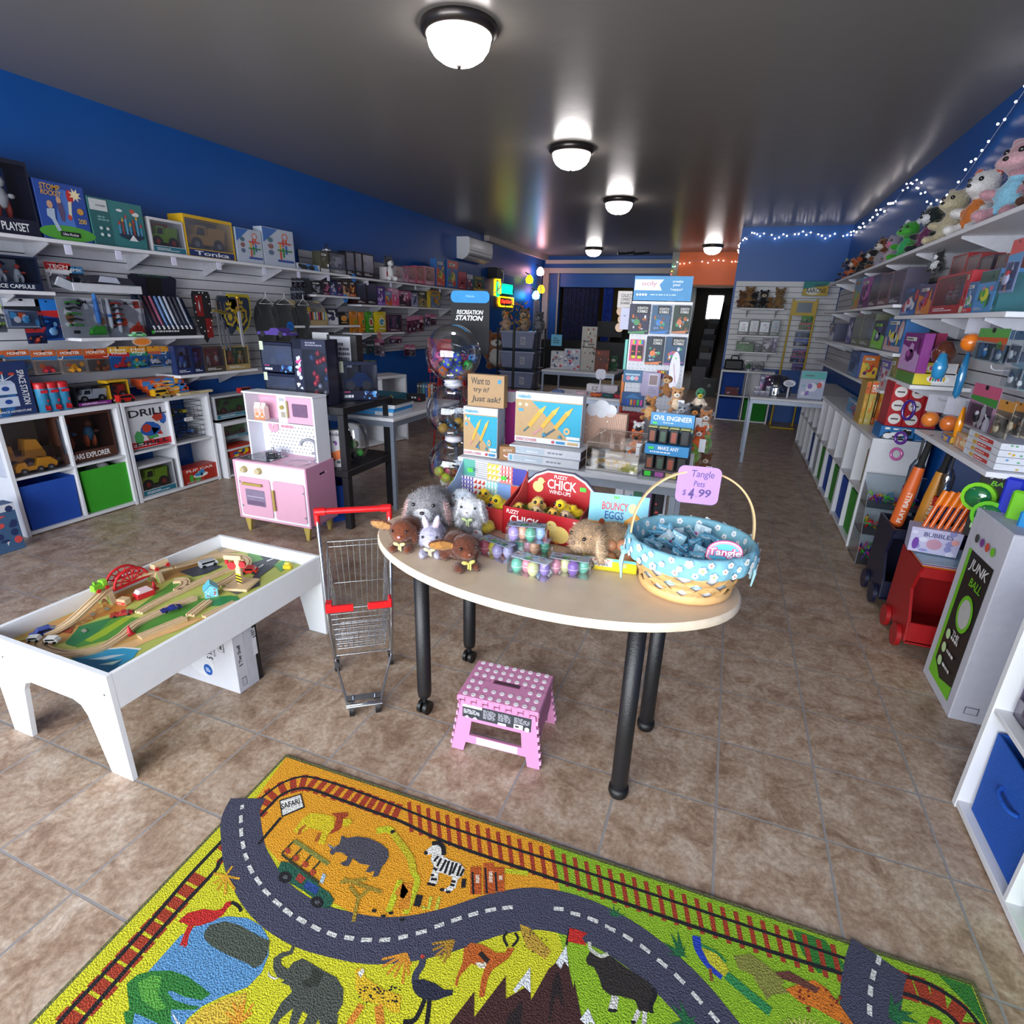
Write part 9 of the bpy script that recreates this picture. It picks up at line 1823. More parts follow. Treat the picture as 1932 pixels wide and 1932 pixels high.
boxthing('pencil_pouch','blue cassette shaped pencil pouch on the pegboard','pencil pouch',-.57,3.66,1.078,.04,.12,.075,.025,'#3a6a92',[('r',.1,.6,.9,.75,'#a8c0d0'),('e',.28,.35,.12,.2,'#c88aa0'),('e',.5,.35,.12,.2,'#a8d0e0'),('e',.72,.35,.12,.2,'#d898a8')])
for i in range(4):boxthing('sticker_pack','lilac sticker pack hanging on the pegboard','sticker pack',-.475+.014*i,3.67-.012*i,1.0,.04,.085,.15,.004,'#a49ab8',[('r',.15,.45,.85,.95,'#c8c4d0'),('r',.2,.5,.8,.9,'#8a7478'),('l',.2,.1,.8,.4,3,'#8a8a9c')],group='lilac sticker packs on the pegboard')
boxthing('marker_set','red pack of rainbow markers behind the plush rack','marker set',-.365,3.67,1.112,.04,.11,.05,.015,'#8a1c30',[('r',.0+.1*i,.7,.1*i+.08,1,['#a82a4a','#d8502a','#e8a82a','#c8c82a','#4ab03a','#2a8a8a','#2a5ab0','#5a3a9a','#8a2a7a','#3a1c3a'][i])for i in range(10)]+[('r',.3,.1,.6,.6,'#2a3a8a')])
boxthing('marker_set','blue tray of dual markers on the pegboard','marker set',-.555,3.655,.925,.04,.14,.09,.03,'#2a568c',[('r',.08+.16*i,.08,.18+.16*i,.5,['#2a4ab0','#2a56c0','#d89a2a','#c8303a','#4ab83a','#d84a9a'][i])for i in range(6)]+[('p',[(.1,.6),(.5,.95),(.9,.6)],'#3a7ab0')])
for i in range(3):boxthing('eraser_pack','red boxed cartoon erasers low on the pegboard','eraser pack',-.575+.03*i,3.67-.018*i,.72,.04,.10,.17,.014,'#941420',[('e',.6,.35,.16,.12,'#2a4a7a'),('l',.15,.6,.8,.75,2,'#d8707a'),('p',[(.1,.9),(.25,1),(.4,.9)],'#b02430')],group='red packs low on the pegboard')
for i,(c,z,l)in enumerate((('#5ab0a4',1.15,'teal pencil cases on the left side of the pegboard'),('#d8783a',.93,'orange and lime pens on the left side of the pegboard'),('#c8503a',.78,'coral strips on the left side of the pegboard'))):
 t=thing('side_pack',l,'stationery pack',(-.645,3.72,z),.04);
 for j in range(4):b=MB();b.cbox(-.004,.012*j,0,.016,.012*j+.010,.19-.06*(i==2),M(c if j%2==0 else['#7ac4b8','#a8b82a','#d87a5a'][i],.4),.003);b.build('case',t)
boxthing('sign','white card reading collect connect beside the pegboard display','sign',-.68,3.74,1.53,.04,.09,.10,.004,'#c4bcb8',[('t',.2,.65,.98,.85,'COLLECT','#1c1a1a'),('t',.2,.42,.98,.60,'CONNECT','#1c1a1a'),('t',.2,.2,.9,.36,'SHARE','#1c1a1a')])
boxthing('leaflet','white hanging price leaflet on the pegboard side','leaflet',-.66,3.70,1.40,.04,.06,.13,.003,'#b8b8d0',[('l',.3,.6,.7,.68,1,'#5a5a78')])
for i in range(3):b=MB();b.cyl((0,0,0),(0,.006,0),.028,'#b8977c',n=18);tag(b.build('wooden_disc',loc=(-.70+.012*(i%2),3.75,1.51-.05*i)),'tan round wooden disc beside the pegboard display','badge','tan discs beside the pegboard')
t=thing('plush_rack','wire floor rack packed with small plush animals','display rack',(-.16,3.25,0));b=MB();b.cyl((0,0,0),(0,0,.99),.012,CH);b.lathe([(0,0),(.17,0),(.17,.015),(0,.02)],'#5a5c64',24)
for z in(.62,.80,.98):b.tube([(.13*math.cos(a*PI/8),.13*math.sin(a*PI/8),z)for a in range(16)],.003,'#d0d4dc',5,closed=True);[b.tube([(0,0,z),(.13*math.cos(a*PI/4),.13*math.sin(a*PI/4),z)],.002,'#d0d4dc',4)for a in range(8)]
b.build('wire_frame',t);b=MB();n=20;b.prism([(.028*math.cos(2*PI*i/n),.105*math.sin(2*PI*i/n))for i in range(n)],-.004,.004,M('#c8c4d4',.4),'xz');b.T=Tr(0,-.0046,-.1);art(b,.05,.2,[('e',.5,.85,.08,.03,'#3fb03a'),('p',[(.3,.7),(.4,.7),(.75,.2),(.65,.2)],'#a87a8a')]);b.T=Matrix();tag(b.build('surfboard_sign',loc=(-.275,3.2,1.20),yaw=.1),'white surfboard shaped sign rising from the plush rack','sign')
def animal(main,face,belly=None,ear=None,snout=.6):
 e=ear or main;return[((0,.01,.045),(.038,.034,.046),main),((0,-.012,.042),(.026,.026,.034),belly or main),((0,-.01,.105),(.034,.031,.030),main),((0,-.036,.097),(.017*snout*1.6,.016,.013),face),((.026,-.004,.134),(.012,.007,.012),e),((-.026,-.004,.134),(.012,.007,.012),e),((.036,-.02,.05),(.012,.028,.012),main),((-.036,-.02,.05),(.012,.028,.012),main),((.026,-.04,.012),(.014,.024,.013),main),((-.026,-.04,.012),(.014,.024,.013),main)]
def tagcard(t,s):b=MB();b.cbox(.01*s,-.062*s,.0,.045*s,-.060*s,.075*s,'#dcdce4',.0005);b.build('hang_tag',t)
k=0
for x,y,z,m_,f,be,sn,l in((-.30,3.22,1.06,'#7a4a24','#c8a070','#8a5a30',.8,'brown horned plush goat at the top left of the rack'),(-.235,3.10,1.00,'#c08a58','#e4d8c8','#d8c0a4',.7,'tan and white plush fox facing front high on the rack'),(-.12,3.14,1.00,'#d0b8a4','#c8a82a','#e0cdb8',.5,'plush mallard duck with green head at the top right of the rack'),(-.19,3.04,.93,'#8a8c94','#b8bac2','#a8aab2',.6,'grey plush seal hanging by its tail at the rack centre'),(-.37,3.13,.94,'#a8703a','#1c1a1c','#c89a64',.7,'plush raccoon with dark mask on the left of the rack'),(-.30,3.04,.88,'#c8c8d0','#2a2c34','#d8d8dc',.8,'white and navy plush bird in the middle of the rack'),(-.22,3.02,.87,'#1c1c24','#d0d0d8','#2a2a34',1.,'black and white striped plush lemur in the middle of the rack'),(-.13,3.08,.92,'#131216','#d8863a','#1a181c',.6,'black plush penguin on the right of the rack'),(-.075,3.06,.90,'#b07040','#e0dcd8','#d8d0c8',.7,'small plush tiger at the right edge of the rack'),(-.09,3.03,.82,'#d0541c','#d8d4d0','#e0682c',.6,'bright orange plush fish on the right side of the rack'),(-.06,3.09,.80,'#6a9a4a','#8ab05a','#a8c070',1.3,'light green plush crocodile sticking out at the right'),(-.11,3.03,.74,'#7aa03a','#c8b86a','#a8b86a',.8,'green and yellow plush turtle under the crocodile'),(-.095,3.05,.64,'#7a4c24','#8a5a30','#8a5a30',.7,'chestnut brown plush bear at the lower right of the rack'),(-.04,3.12,.66,'#6a3a1c','#c8b0a0','#7a4626',.6,'darker brown plush bear behind the chestnut one'),(-.42,3.10,.80,'#d0d0d4','#17171a','#dcdce0',.8,'white plush panda at the left side of the rack'),(-.41,3.0,.77,'#d0601c','#1c1a1c','#d8702c',.5,'orange plush toucan perched above the acrylic tray'),(-.36,3.06,.70,'#4a3a34','#c8b8a8','#5a4a40',.6,'dark brown plush hedgehog low on the left of the rack')):
 P_=animal(m_,f,be,None,sn)
 if 'duck' in l:P_[2]=((0,-.01,.112),(.028,.028,.030),'#1f6a44');P_=P_[:4]+P_[6:]
 plush('plush_animal',l,'plush animal',P_,x,y,z,-.2+.3*math.sin(k),.92,1200,.006,((.013,-.038,.113),(-.013,-.038,.113)),((0,-.052,.10),(.005,.004,.004),'#17171a'),tagcard if k%2 else None,vox=.005);k+=1
t=thing('neon_sign','glowing neon sign with yellow crest and green word on the blue wall','neon sign',(-4.36,10.87,1.83),PI/2)
def neon(n,paths,c,e,r=.012):b=MB();[b.tube(p,r,M(c,.4,var=0,emit=e),6,closed=cl)for p,cl in paths];b.build(n,t)
neon('yellow_outline',[(bez([(-.50,0,-.02),(-.52,0,.15),(-.47,0,.30),(-.42,0,.33),(-.38,0,.27),(-.34,0,.34),(-.28,0,.28),(-.25,0,.15),(-.24,0,.02)],4),0),([(-.28,0,-.03),(.46,0,-.03),(.47,0,-.20),(-.22,0,-.20),(-.30,0,-.14)],1)],'#ffb400',3.2)
neon('green_word',[([(-.37+.08*math.cos(a*PI/8),0,.10+.13*math.sin(a*PI/8))for a in range(16)],1)]+[(bez([(-.17+.10*i,0,.04),(-.15+.10*i,0,.20),(-.11+.10*i,0,.18),(-.13+.10*i,0,.06),(-.09+.10*i,0,.05)],4),0)for i in range(6)],'#00e080',2.2,.009)
b=MB();b.text('Toys & Games',-.18,-.16,.40,-.07,M('#ff3018',.4,var=0,emit=3),-.006,bold=.03);b.build('red_lettering',t);b=MB();b.box(-.56,.01,-.24,.52,.018,.38,clear());b.build('clear_backing',t)
for(x,y,z,c,l,e)in((-4.22,12.59,2.40,'#ffb8c8','pink glowing party light near the ceiling corner',12),(-4.26,12.0,2.20,'#a8c814','lime green party light on the left rear wall',2.5),(-4.22,12.70,2.04,'#ffb010','amber party light by the cream door frame',4),(-4.22,12.35,1.90,'#40b8ff','cyan glowing party light, lowest of the cluster',12)):
 t=thing('party_light',l,'party light',(x,y,z));b=MB();b.lathe([(0,-.09),(.07,-.07),(.085,0),(.05,.07),(.02,.09),(0,.09)],M(c,.3,var=0,emit=e),16);b.build('globe',t);b=MB();b.cyl((0,0,.09),(-.10,0,.14),.012,BLACK);b.build('bracket',t)
b=MB();b.cyl((0,0,0),(0,0,2.5),.010,'#3a3a44');tag(b.build('light_pole',loc=(-4.20,12.62,.001)),'thin dark pole carrying the coloured party lights','pole')
for y,z0,w,h,l in((10.0,1.64,.24,.27,'small framed notice beside the neon sign'),(12.95,1.22,.40,.60,'long white price list on the wall by the cream frame'),(9.55,1.38,.35,.55,'lilac wall poster with small print beyond the shelves')):boxthing('wall_notice',l,'notice',XL+.004,y,z0,PI/2,w,h,.003,'#a8a8b8',[('l',.1,.08,.9,.92,12,'#5a5a6c')])
t=thing('wall_projector','black wall bracket with white cable under the air conditioner','bracket',(-4.30,10.2,2.2),PI/2);b=MB();b.cbox(-.15,-.1,-.1,.15,.09,.08,'#121216');b.build('housing',t);b=MB();b.tube(bez([(0,-.11,.05),(.06,-.14,.0),(.05,-.12,-.2),(.02,.02,-.35)],5),.008,'#c8c8cc');b.build('cable',t)
def bigplush(l,x,y,z,yaw,s,m_,f,be,ear=None,cat='plush animal',sn=.7):return plush('plush_animal',l,cat,animal(m_,f,be,ear,sn),x,y,z,yaw,s,1500,.012,((.013,-.038,.113),(-.013,-.038,.113)),((0,-.052,.10),(.005,.004,.004),'#17171a'),vox=.014 if s>2 else .009)
t=thing('storage_rack','black rack of translucent grey storage bins on the left','storage rack',(-3.36,9.15,0));
for z in(.30,.63,.95):b=MB();b.box(-.36,-.2,z-.015,.36,.25,z,'#14141a');b.build('rack_shelf',t)
for x in(-.35,.35):b=MB();b.box(x-.012,-.2,0,x+.012,-.176,1.27,'#14141a');b.box(x-.012,.226,0,x+.012,.25,1.27,'#14141a');b.build('upright',t)
for i,z in enumerate((.302,.632,.952)):
 t=thing('storage_bin',['lowest','middle','top'][i]+' translucent grey storage bin on the black rack','storage bin',(-3.36,8.97,z));m=M('#767c98',.25,coat=.5);b=MB();b.prism([(-.27,0),(.27,0),(.30,.24),(-.30,.24)],0,.36,m,'xz');b.build('tub',t);b=MB();b.cbox(-.32,-.02,.24,.32,.38,.27,M('#8c92ac',.3));b.build('lid',t);b=MB();b.box(.06,-.004,.06,.14,-.001,.18,'#b8b8c4');art(b,.08,.12,[('l',.1,.1,.9,.9,4,'#3a3a44')],x0=.10,z0=.06,y=-.0046);b.build('label_card',t)
bigplush('very large orange and white fox plush standing by the bins',-3.98,9.5,.55,.5,4.6,'#8a4a1c','#d8d0c8','#c8c4c0',sn=.8)
bigplush('beige plush deer on top of the storage bins',-3.60,9.05,1.224,.2,2.2,'#a88a70','#c8b8a8','#b89a84')
bigplush('brown eared plush dog on top of the storage bins',-3.28,9.08,1.224,0,2.6,'#8a6a50','#c8c0b8','#a8907c','#4a3020')
bigplush('grey plush koala at the right of the storage bins',-3.02,9.1,1.224,-.2,2.2,'#4a4c54','#8a8c94','#7a7c84')
b=MB();b.prism([(.12,-.40),(.02,.02),(-.05,.05),(.02,.10),(.12,.45),(-.02,.12),(-.12,.05),(-.4,0)][::-1],0,.03,'#26262a','xy');
t=thing('flower_stand','tall dark stand topped with an orange artificial flower bunch','flower stand',(-2.86,7.5,0));b=MB();b.cyl((0,0,.02),(0,0,1.35),.018,'#1c1c16');b.lathe([(0,0),(.14,0),(.13,.02),(0,.03)],'#17171a',16);b.build('stem',t);b=MB();rn=random.Random(6)
for i in range(60):p=Vector((rn.uniform(-.18,.18),rn.uniform(-.12,.12),1.42+rn.uniform(-.10,.20)));d=Vector((rn.uniform(-1,1),rn.uniform(-1,1),rn.uniform(-.3,1))).normalized()*.07;e=d.orthogonal().normalized()*.014;b.add([tuple(p-e),tuple(p+e),tuple(p+d)],[(0,1,2)],rn.choice(['#2c3a1c','#4a4a24','#c85a1c','#b8861c','#3a4a2a']))
b.build('flowers',t)
for(x,y,z,w,h,d,c,ac,l)in((-2.42,8.2,.722,.20,.26,.14,'#b8b8bc',['#b82430','#d8d8dc','#2a3a6a'],'red topped white tub on the back table'),(-2.20,8.22,.722,.24,.30,.12,'#a8acb8',['#2a4a8a','#b82430','#d8d8dc'],'white and blue sachet display on the back table'),(-1.98,8.3,.722,.22,.62,.10,'#a8a49c',['#c8c0b0','#4a4a44','#8a4a3a'],'tall cream spinner of small cards on the back table'),(-1.75,8.25,.722,.20,.30,.10,'#6a2c1c',['#c8641c','#3a2a24','#8a3a1c'],'brown and orange figure card display on the back table')):boxthing('counter_display',l,'display',x,y,z,.1,w,h,d,c,[('n',len(l),22,.05,.05,.95,.95,ac,.10),('l',.1,.5,.9,.7,3,'#3a3a44')])
boxthing('sign','light blue rounded sign card on the back table','sign',-2.42,8.1,1.06,.1,.16,.16,.004,'#4a9ab8',[('l',.2,.2,.8,.8,3,'#1c4a6a')])
for i,(x,y,s,m_,l)in enumerate(((-1.85,8.5,1.6,'#a85a24','small orange plush on the back table'),(-1.62,8.5,1.6,'#2a5a3a','small green plush on the back table'))):bigplush(l,x,y,.95 if 0 else .722,0,s,m_,'#c8c0b8',m_)
boxthing('kraft_carton','open brown carton under the back table','carton',-1.62,8.4,.25,.2,.32,.34,.25,'#8a7450',[])
b=MB();b.box(-4.0,12.2,0,-1.7,12.9,.98,M('#121218',.4));tag(b.build('sales_counter'),'long black sales counter at the back left','counter')
t=thing('computer_monitor','black computer monitor on the back counter','monitor',(-2.52,12.4,.981));b=MB();b.cbox(-.28,-.02,.10,.28,.02,.42,BLACK);b.lathe([(0,0),(.12,0),(.11,.012),(0,.02)],BLACK,16);b.box(-.02,0,0,.02,.02,.2,BLACK);b.build('screen_case',t)
rn=random.Random(9);SK=M('#10163c',.7,bump=.3,var=.5,scale=9)
for x0,x1,l in((-3.92,-3.05,'dark starry curtain left of the stock room opening'),(-2.95,-2.72,'narrow deep blue starry curtain'),(-2.30,-1.45,'starry curtain at the right of the stock room opening')):
 b=MB();n=40;P_=[(x0+(x1-x0)*i/n,13.48+.03*math.sin(i*1.3))for i in range(n+1)];b.add([(p[0],p[1],z)for z in(.5,2.12)for p in P_],[(i,i+1,n+2+i,n+1+i)for i in range(n)],SK if 'deep' not in l else M('#123a9a',.7,var=.3,scale=9),True)
 for i in range(50):px_=rn.uniform(x0,x1);pz=rn.uniform(.6,2.1);b.box(px_-.004,13.444,pz-.004,px_+.004,13.446,pz+.004,'#a8b0d8')
 tag(b.build('curtain'),l,'curtain')
b=MB();b.box(-2.95,14.6,0,-2.2,14.9,1.2,'#3a342c');b.box(-2.9,14.59,1.2,-2.25,14.9,1.24,'#6a5a3a');b.ell((-2.55,14.7,1.42),(.10,.08,.18),'#17171a',10);tag(b.build('stock_shelf'),'dim shelf seen between the starry curtains','shelf')
for i,(x,c,l)in enumerate(((-1.60,'#5a6a9a','blue knotted hair scarf on the narrow table'),(-1.36,'#c8a8b4','white and pink round hair band on the narrow table'),(-1.20,'#c8602c','orange headband on the narrow table'),(-1.15,'#6a4a8a','lilac headband on the narrow table'),(-1.08,'#2a5a5a','teal and white headband on the narrow table'),(-.985,'#b82c44','crimson headband on the narrow table'))):
 b=MB();R_=.05;b.tube([(R_*math.cos(2*PI*k/16),R_*.8*math.sin(2*PI*k/16),.018+.006*math.sin(3*k))for k in range(16)],.016,M(c,.7),6,closed=True);tag(b.build('headband',loc=(x,5.52+.03*(i%2),.722)),l,'headband')
b=MB();b.box(-.16,0,0,.16,.10,.10,'#c4bcc4');b.text('EZ',-.1,.04,-.04,.08,'#3a3a44',-.001);tag(b.build('card_holder',loc=(-1.18,5.66,.721)),'white card holder behind the headbands','card holder')
b=MB();b.prism(rr(-.05,.05,.16,.26,.03),0,.004,'#c8c8d8','xz');b.box(-.006,0,0,.006,.004,.17,'#c8c8d8');tag(b.build('sign_holder',loc=(-1.19,5.60,.722)),'white paddle shaped blank sign above the headbands','sign')
b=MB();b.box(-.02,-.2,0,.30,.02,.05,'#121216');tag(b.build('black_tray',loc=(-1.0+.0,5.72,.722)),'black tray of jewellery on the narrow table','tray')
for x,y,l in((-2.1,11.2,'black toy aeroplane hanging from the ceiling, left one'),(-1.82,11.25,'black toy aeroplane hanging from the ceiling, right one')):
 t=thing('hanging_plane',l,'toy plane',(x,y,2.60),.4);b=MB();b.lathe([(0,-.16),(.02,-.1),(.022,.05),(0,.16)],'#17171c',10);b.T=Matrix.Rotation(PI/2,4,'Y');b=MB();b.cyl((-.15,0,0),(.15,0,.03),.018,'#17171c');b.prism([(-.03,-.18),(.03,-.18),(.05,.18),(-.01,.18)],.01,.018,'#17171c');b.prism([(-.15,0),(-.10,0),(-.15,.07)],-.004,.004,'#17171c','xz');b.build('airframe',t);b=MB();b.cyl((0,0,.01),(0,0,.185),.0015,'#8a8a90');b.build('thread',t)
for i in range(5):cube_unit(['white cube shelf on the right wall, nearest with the large bare side','second white cube shelf along the right wall','third white cube shelf along the right wall','fourth white cube shelf along the right wall','farthest white cube shelf along the right wall'][i],.955,4.94+.765*i,-PI/2,d=.33)
NS=cube_unit('white cube shelf at the right edge of the photo, nearest the camera',.895,1.822,-PI/2,cw=.362,h=.77)
GB=['#2f8a24','#0f45a4']
for i,y in enumerate((4.38,4.75,5.145,5.515,5.91,6.28,6.67)):fbin(['green fabric bin nearest on the right wall','blue fabric bin, second on the right wall','green fabric bin, third on the right wall','blue fabric bin, fourth on the right wall','green fabric bin, fifth on the right wall','white fabric bin with teal toy, sixth on the right wall','blue fabric bin, farthest on the right wall'][i],.985,y,-PI/2,(GB+GB+['#2f8a24','#b8c0c8','#0f45a4'])[i],w=.32,handle=False)
fbin('blue fabric bin with a strap handle at the right edge of the photo',.925,1.62,-PI/2,'#0f4fae',w=.325,h=.29);fbin('green fabric bin at the lower right corner',.925,1.255,-PI/2,'#3fae2c',w=.325,h=.29)
t=thing('acrylic_organizer','clear acrylic organizer in the upper cube at the right edge','organizer',(.93,1.62,.401),-PI/2);b=MB();m=clear('#d8d0e0',k=.14)
for i in range(3):b.box(-.15,.0,.10*i,.15,.24,.10*i+.004,m);b.box(-.15,0,.10*i,.15,.003,.10*i+.06,m)
for x in(-.15,0,.147):b.box(x,0,0,x+.003,.24,.30,m)
b.build('drawers',t);b=MB();rn=random.Random(2)
for i in range(12):b.ell((rn.uniform(-.13,.13),rn.uniform(.04,.2),.03+.1*(i%3)),(.03,.02,.018),rn.choice(['#3a343c','#b8b0b8','#6a5a64']),7)
b.build('contents',t)
for i in range(9):
 y=4.36+.375*i
 boxthing('picture_book','slim book or game standing in an upper cube of the right wall','book',1.0,y,.405,-PI/2-.3*(i%2),.05+.1*(i%3==0),.25,.22,['#7a6a2a','#2a5a8a','#8a8a94','#5a2a24','#24488a','#8a8c9c','#3a5a3a','#6a5a7a','#8aa0b0'][i],[('n',i,8,.1,.1,.9,.9,['#c8a03a','#3a2a1c','#c8c8cc','#a83a2a'],.15)],group='books and games in the upper right wall cubes')
t=thing('acrylic_bin','three-tier clear acrylic bin of stretchy neon toys beside the bare shelf side','display bin',(1.13,3.99,0),0);m=clear('#e8f0f4',k=.13);b=MB()
for i,z in enumerate((.002,.19,.36)):b.box(-.17,-.12+.05*i,z,.17,.15,z+.005,M('#5a5e68',.3));b.poly([(-.17,-.12+.05*i,z),(.17,-.12+.05*i,z),(.17,-.12+.05*i,z+.07),(-.17,-.12+.05*i,z+.07)],m)
for x in(-.17,):b.poly([(x,-.12,0),(x,.15,0),(x,.15,.5),(x,.0,.45),(x,-.12,.1)],m)
b.poly([(-.17,.15,0),(.17,.15,0),(.17,.15,.55),(-.17,.15,.55)],m)
for p,q in(((-.17,-.12,0),(-.17,-.12,.1)),((-.17,-.12,.1),(-.17,0,.45)),((-.17,.15,.55),(.17,.15,.55)),((-.17,0,.45),(-.17,.15,.5))):b.tube([p,q],.002,'#8a8e98',4);b.build('bin_walls',t);b=MB()
NE=['#c8142a','#d8a81c','#2fa83a','#1c86b0','#c81c8a','#5a2a9a','#8ac81c','#d8501c']
for i in range(110):z=(.02,.21,.38)[i%3];x,y=rn.uniform(-.14,.14),rn.uniform(-.09+.05*(i%3),.12);a=rn.uniform(0,6.28);b.tube([(x,y,z+rn.uniform(0,.05)),(x+.02*math.cos(a),y+.02*math.sin(a),z+rn.uniform(.01,.07)),(x+.035*math.cos(a+1),y+.03*math.sin(a+1),z+rn.uniform(0,.05))],.0055,rn.choice(NE),5)
s_=b.build('stretchy_toys',loc=(1.13,3.99,0));tag(s_,'tangle of small neon stretchy toys in the acrylic bin','small toys',kind='stuff')
def wbin(l,x,y,c,w=.34,d=.36,h=.43):
 t=thing('stacking_bin',l,'toy bin',(x,y,0));m=M(c,.4,var=.05);b=MB()
 pf=[(0,.07),(d,.07),(d,h),(.05,h),(.10,.30),(.02,.17)]
 for s in(-1,1):b.prism(pf,s*w/2-.006,s*w/2+.006,m,'yz')
 b.box(-w/2,0,.06,w/2,d,.075,m);b.box(-w/2,d-.01,.06,w/2,d,h,m);b.box(-w/2,.0,.07,w/2,.012,.17,m);b.box(-w/2,.06,h-.05,w/2,.075,h,m);b.build('bin_shell',t)
 for s in(-1,1):
  for yy in(.08,d-.08):b=MB();b.cyl((s*(w/2+.008),yy,.06),(s*(w/2+.028),yy,.06),.055,m,n=20);b.build('wheel',t)
 return t
wbin('red plastic wheeled toy bin with slanted opening',1.135,2.76,'#9a1418');wbin('navy plastic wheeled toy bin behind the red one',1.125,3.22,'#171a34',h=.45)
bigplush('white and black eyed plush inside the red bin',1.18,2.86,.08,.3,1.1,'#c8c8cc','#17171a','#d8d8dc')
b=MB();
for i in range(5):b.box(-.17,-.02+.003*i,.003*i,.17,.26,.003*i+.002,M(['#d8601c','#d8681c','#b8c8d8','#a83a6a','#9ab8c8'][i],.25))
tag(b.build('slider_packs',loc=(1.135,2.84,.432)),'flat orange and clear packs lying on the red bin','toy pack')
t=thing('wand_box','white and purple carton with bubble pattern holding tall orange wands','display box',(1.03,2.96,.452),-.12);b=MB();b.prism([(-.095,0),(.095,0),(.10,.12),(-.10,.12)],0,.10,M('#b8b4d4',.4),'xz');b.T=Tr(0,-.0005,0);art(b,.19,.12,[('n',3,12,.05,.05,.95,.95,['#a8b0d8','#d0d0e4','#8a8ac0'],.08),('t',.25,.68,.85,.86,'BUBBLES','#4a4a78'),('e',.12,.35,.07,.25,'#6a3a9a'),('e',.5,.4,.16,.22,'#b88aa0'),('e',.9,.6,.08,.12,'#d89a9a')]);b.build('carton',t)
for i in range(6):b=MB();x=-.07+.028*i;b.cyl((x,.03+.01*(i%2),.04),(x+.05,.05,.24),.010,M('#d8601c',.25,coat=.6),n=10);b.cyl((x+.05,.05,.23),(x+.068,.055,.30),.014,M('#e87a1c',.3),n=12);b.build('bubble_wand',t)
def bat(l,x,y,z,c,rot):
 t=thing('toy_bat',l,'toy bat',(x,y,z),rot);b=MB();b.T=Matrix.Rotation(.10,4,'Y');b.lathe([(0,0),(.030,0),(.034,.02),(.034,.20),(.026,.34)],M(c,.4),20);b.text('PLAY BALL!',-.012,.03,.012,.20,'#e8dcd4',-.0352,bold=.02,rot=2);b.build('barrel',t);b=MB();b.T=Matrix.Rotation(.10,4,'Y');b.lathe([(.026,.34),(.016,.36),(.015,.50),(.020,.51),(0,.515)],M('#121214',.8),16);b.build('grip',t)
bat('orange foam bat with white lettering, left of the pair',.99,3.42,.43,'#d8642a',-.1);bat('golden orange foam bat, right of the pair',1.07,3.34,.43,'#c8862a',.1)
for i,(x,y,c,l)in enumerate(((1.12,3.30,'#b82424','clear and red water toy hanging beside the bats'),(1.2,3.1,'#b82424','second clear and red water toy further right'),(1.02,3.46,'#8a1c6a','magenta topped water toy behind the bats'))):
 t=thing('water_toy',l,'water toy',(x,y,.60));b=MB();b.lathe([(0,0),(.03,.0),(.03,.16),(.012,.20)],clear('#c8d8e4',k=.2),14);b.build('bottle',t);b=MB();b.cyl((0,0,.0),(0,0,.05),.034,M(c,.4),n=16);b.cyl((0,0,.2),(0,0,.31),.006,'#2a2a30');b.build('cap',t)
t=thing('shipping_carton','tall white carton with black and green printed panel on the right','carton',(1.022,2.304,0));b=MB();b.cbox(0,0,0,.285,.335,.79,M('#b8b8c4',.6,var=.04),.004);b.build('box',t)
b=MB();b.T=Tr(-.001,.1675,0)@Rz(-PI/2);art(b,.335,.79,[('r',.18,.06,.86,.80,'#141414'),('r',.16,.06,.24,.80,'#6ab81c'),('p',[(.24,.06),(.86,.06),(.86,.14),(.5,.10),(.24,.16)],'#6ab81c'),('t',.30,.70,.80,.77,'JUNK','#d8d8d8',.2),('t',.44,.64,.76,.685,'BALL','#6ab81c',.2),('e',.58,.50,.20,.10,'#6ab81c'),('e',.58,.50,.15,.078,'#b8b8b8'),('t',.46,.355,.66,.385,'THE','#d8d8d8')]+[('e',.38,.18+.08*i,.06,.028,'#b8d8a0')for i in range(3)]+[('l',.48,.17+.08*i,.8,.20+.08*i,1,'#d8d8d8')for i in range(3)]+[('e',.3+.15*i,.87,.05,.022,['#3a3a3a','#7a3a8a','#c84a3a','#6ab81c'][i])for i in range(4)]);b.build('side_print',t)
b=MB();b.T=Tr(.1425,-.001,0);art(b,.285,.79,[('t',.40,.50,.52,.62,'#934','#3a3a44',0,2),('t',.66,.47,.78,.61,'REV-0','#3a3a44',0,2),('t',.40,.03,.48,.14,'241201','#3a3a44',0,2),('r',.14,.05,.3,.09,'#5a5a64'),('r',.15,.053,.29,.087,'#b8b8c4')]);b.build('front_print',t)
for i,(y,z,c,l)in enumerate(((2.76,.80,'#7ac81c','lime green ringed diving mask left of the hanging pair'),(2.62,.76,'#5ab01c','green diving mask lower right of the pair'))):
 t=thing('diving_mask',l,'diving mask',(1.06,y,z),-PI/2+.9);b=MB();b.cyl((0,0,0),(0,.02,0),.062,M(c,.35),n=24);b.build('rim',t);b=MB();b.ell((0,-.004,0),(.048,.02,.048),M('#1c6a3a',.1,coat=1),14);b.build('lens',t)
for i,(y,z0,z1,c,l)in enumerate(((2.60,.55,.93,'#1c2cb0','blue snorkel tube hanging by the masks'),(2.52,.50,.9,'#6ab81c','lime green snorkel strap behind the masks'),(2.42,.55,.85,'#1c86c8','cyan swim fin at the right edge'))):b=MB();b.cbox(-.03,-.012,z0,.03,.012,z1,M(c,.35),.008);tag(b.build('snorkel',loc=(1.10,y,0),yaw=-PI/2+.9),l,'snorkel')
boxthing('card_pack','black backing card with white and green lettering above the masks','card pack',1.12,2.74,.62,-PI/2+.9,.16,.30,.004,'#121214',[('t',.2,.88,.8,.96,'JUNK','#d8d8d8',.2),('t',.25,.79,.75,.86,'BALL','#6ab81c',.2),('l',.1,.1,.5,.5,3,'#b8d8a0')])
